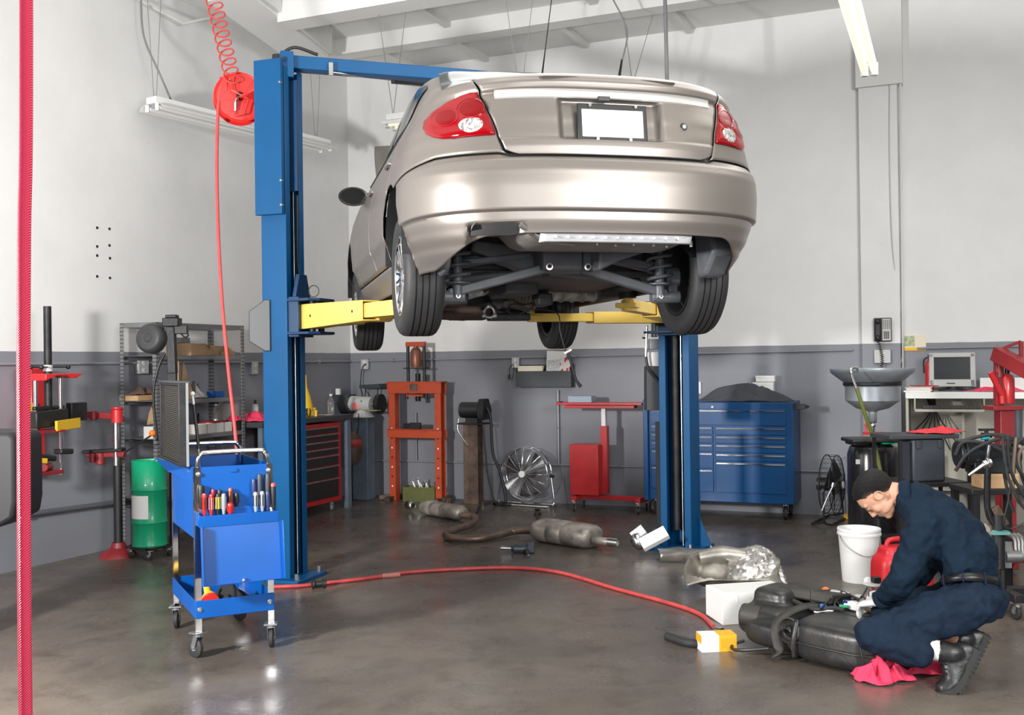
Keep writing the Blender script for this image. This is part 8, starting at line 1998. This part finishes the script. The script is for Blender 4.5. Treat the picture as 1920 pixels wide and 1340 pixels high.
# ---- boots
def boot(ank, heel_dir, sole_n, side, shin, name='boot', L_=0.285):
    """heel_dir: heel->toe, sole_n: outward from the sole"""
    a = heel_dir.normalized(); n = (sole_n-a*sole_n.dot(a)).normalized(); s = a.cross(n).normalized()
    o = ank-a*0.075+n*0.085       # heel end of sole
    def bend(x):
        if x <= 0.165: return o+a*x, n, a
        th = min(1, (x-0.165)/0.09)*0.80; R_ = 0.09/0.80
        p_ = o+a*0.165+a*(R_*math.sin(th))-n*(R_*(1-math.cos(th))); a2 = a*math.cos(th)-n*math.sin(th); n2 = n*math.cos(th)+a*math.sin(th)
        if x > 0.255: p_ = p_+a2*(x-0.255)
        return p_, n2, a2
    def Pn(x, y, z):
        p_, n2, _a = bend(x); return p_+s*y-n2*z
    b = MB()
    st = [(0.00, .030, .050), (0.02, .036, .075), (0.07, .038, .100), (0.12, .040, .095), (0.16, .046, .078), (0.20, .050, .060), (0.245, .048, .050), (0.275, .036, .040), (0.285, .018, .025)]
    rows = []
    for x, w, h in st:
        rows.append([Pn(x+0.0, math.cos(t)*w*(1 if math.sin(t) > 0 else 1), 0.014+(h*max(0, math.sin(t)) if math.sin(t) > 0 else 0.006*math.sin(t))) for t in [2*PI*i/24 for i in range(24)]])
    rows = [[Pn(0.0, 0, 0.03)]*24]+rows+[[Pn(0.287, 0, 0.025)]*24]
    b.grid(rows, close=True)
    capsule(b, [Pn(0.065, 0, 0.07), ank, ank+shin*0.02, ank+shin*0.038], [.046, .048, .050, .051])
    bo_ = b.build(name, LEATH, man, world=True); remesh(bo_, 0.005, 6, 0.6); displace(bo_, 0.035, 0.003)
    so = MB(); out = [(-0.004, .012), (0.004, .030), (0.03, .039), (0.08, .038), (0.12, .037), (0.15, .042), (0.17, .046), (0.19, .049), (0.21, .052), (0.23, .052), (0.25, .050), (0.27, .042), (0.28, .036), (0.290, .014)]
    rows = [[Pn(x, -w, -0.008), Pn(x, w, -0.008), Pn(x, w, 0.020), Pn(x, -w, 0.020)] for x, w in out]
    rows = [[sum(rows[0], V(0, 0, 0))/4]*4]+rows+[[sum(rows[-1], V(0, 0, 0))/4]*4]
    so.grid(rows, close=True)
    lu = so
    for k in range(13):
        for y_ in (-1, 1):
            x = 0.008+0.022*k; w = interp([(0, .03), (.03, .039), (.12, .037), (.21, .052), (.28, .036)], x)
            lu.box(Pn(x, y_*w*0.72, -0.010), (0.013, w*0.62, 0.010), rot=Matrix((bend(x)[2], s, bend(x)[1])).transposed())
    so.build('boot_sole', SOLE, man, world=True)
    for k in range(4):
        q = Pn(0.115+0.018*k, 0, 0.118-0.013*k); MB().tube([q-s*0.03-n*-0.006, q-n*0.006, q+s*0.03-n*-0.006], 0.003, 6).build('boot_lace', M['black'], bo_, world=True)
    return bo_
toe = V(-0.50, -0.10, -0.84); soln = V(0.86, -0.12, -0.50)
shinL = (kneeL-ankL).normalized(); shinR = (kneeR-ankR).normalized()
boot(ankL+V(0.035, -0.01, -0.005), toe, soln, None, shinL)
boot(ankR+V(0.03, 0, -0.01), toe, soln, None, shinR)
sk = MB(); capsule(sk, [ankL+V(0.03, 0, -0.005), ankL+shinL*0.052], [.046, .047]); sk.build('sock', M['white'], man, world=True)
# ---- gloved hands
def hand(w, d, back, name, curl=0.6, thumb_side=1, m=GLOVE):
    d = d.normalized(); back = (back-d*back.dot(d)).normalized(); s = d.cross(back).normalized()*thumb_side
    b = MB()
    loft(b, [(w-d*0.035, .030, .024, d, s), (w, .031, .022, d, s), (w+d*0.03, .038, .018, d, s), (w+d*0.065, .043, .016, d, s), (w+d*0.09, .041, .014, d, s)], 18)
    k0 = w+d*0.085
    for i, (off, ln) in enumerate(((0.031, 0.070), (0.010, 0.078), (-0.011, 0.072), (-0.031, 0.056))):
        p = k0+s*off; c = curl*(1+0.12*i); pts = [p]; dd = d.copy()
        for k, seg_ in enumerate((0.42, 0.32, 0.26)):
            dd = (dd*math.cos(c*0.8)-back*math.sin(c*0.8)).normalized() if True else dd
            nb2 = d*0+back; pts.append(pts[-1]+dd*ln*seg_)
            back2 = (back*1.0)
        capsule(b, pts, [.0105, .0098, .009, .0082], 10)
    tb = w+d*0.02+s*0.030-back*0.008
    capsule(b, [tb, tb+(d*0.5+s*0.75-back*0.35).normalized()*0.035, tb+(d*0.5+s*0.75-back*0.35).normalized()*0.035+(d*0.85+s*0.15-back*0.5).normalized()*0.032], [.0145, .0115, .0095], 10)
    o = b.build(name, m, man, world=True); remesh(o, 0.0032, 3, 0.5)
    return o
hand(wrL+V(-0.012, 0.01, -0.004), A(1612, 1132, 5.06)-wrL, V(0.1, -0.3, 1), 'glove', 0.75, 1)
hand(wrR+V(-0.01, 0, 0), A(1640, 1112, 5.20)-wrR, V(0.0, 0.3, 1), 'glove', 0.8, -1)
# cuffs
for w_, e_ in ((wrL, elL), (wrR, elR)):
    d = (w_-e_).normalized(); x_, y_, _ = frame_from(d)
    MB().grid([[w_+d*h_+x_*math.cos(a)*r_+y_*math.sin(a)*r_ for a in [2*PI*i/24 for i in range(24)]] for h_, r_ in ((-0.03, .045), (0.006, .041), (0.008, .034))], close=True).build('cuff', NAVYC, man, world=True, solid=0.003)
# ---- pump sender held in the right hand
pc_ = A(1636, 1097, 5.17)
ps2 = thing('fuel_pump_sender', 'pale round fuel pump sender held in the mechanic\'s hand over the tank', 'fuel pump sender', pc_-V(0, 0, 0.06))
MB().lathe([(0.0005, 0), (0.050, 0), (0.055, 0.004), (0.055, 0.010), (0.045, 0.014), (0.0005, 0.014)], o=pc_, axis=(0.1, 0, 1), seg=30).build('flange', M['lgrey'], ps2, world=True)
MB().box(pc_+V(-0.022, 0, 0.026), (0.02, 0.02, 0.03)).cyl(pc_+V(-0.035, 0, 0.014), pc_+V(-0.035, 0, 0.035), 0.008, seg=10).build('port', M['white'], ps2, world=True, bevel=0.002)
MB().box(pc_+V(0.018, 0, 0.028), (0.04, 0.035, 0.028)).build('connector', M['black'], ps2, world=True, bevel=0.003)
for dx in (-0.02, 0.02): MB().cyl(pc_+V(dx, 0, -0.055), pc_+V(dx, 0, 0), 0.004, seg=8).build('rod', M['steel'], ps2, world=True)
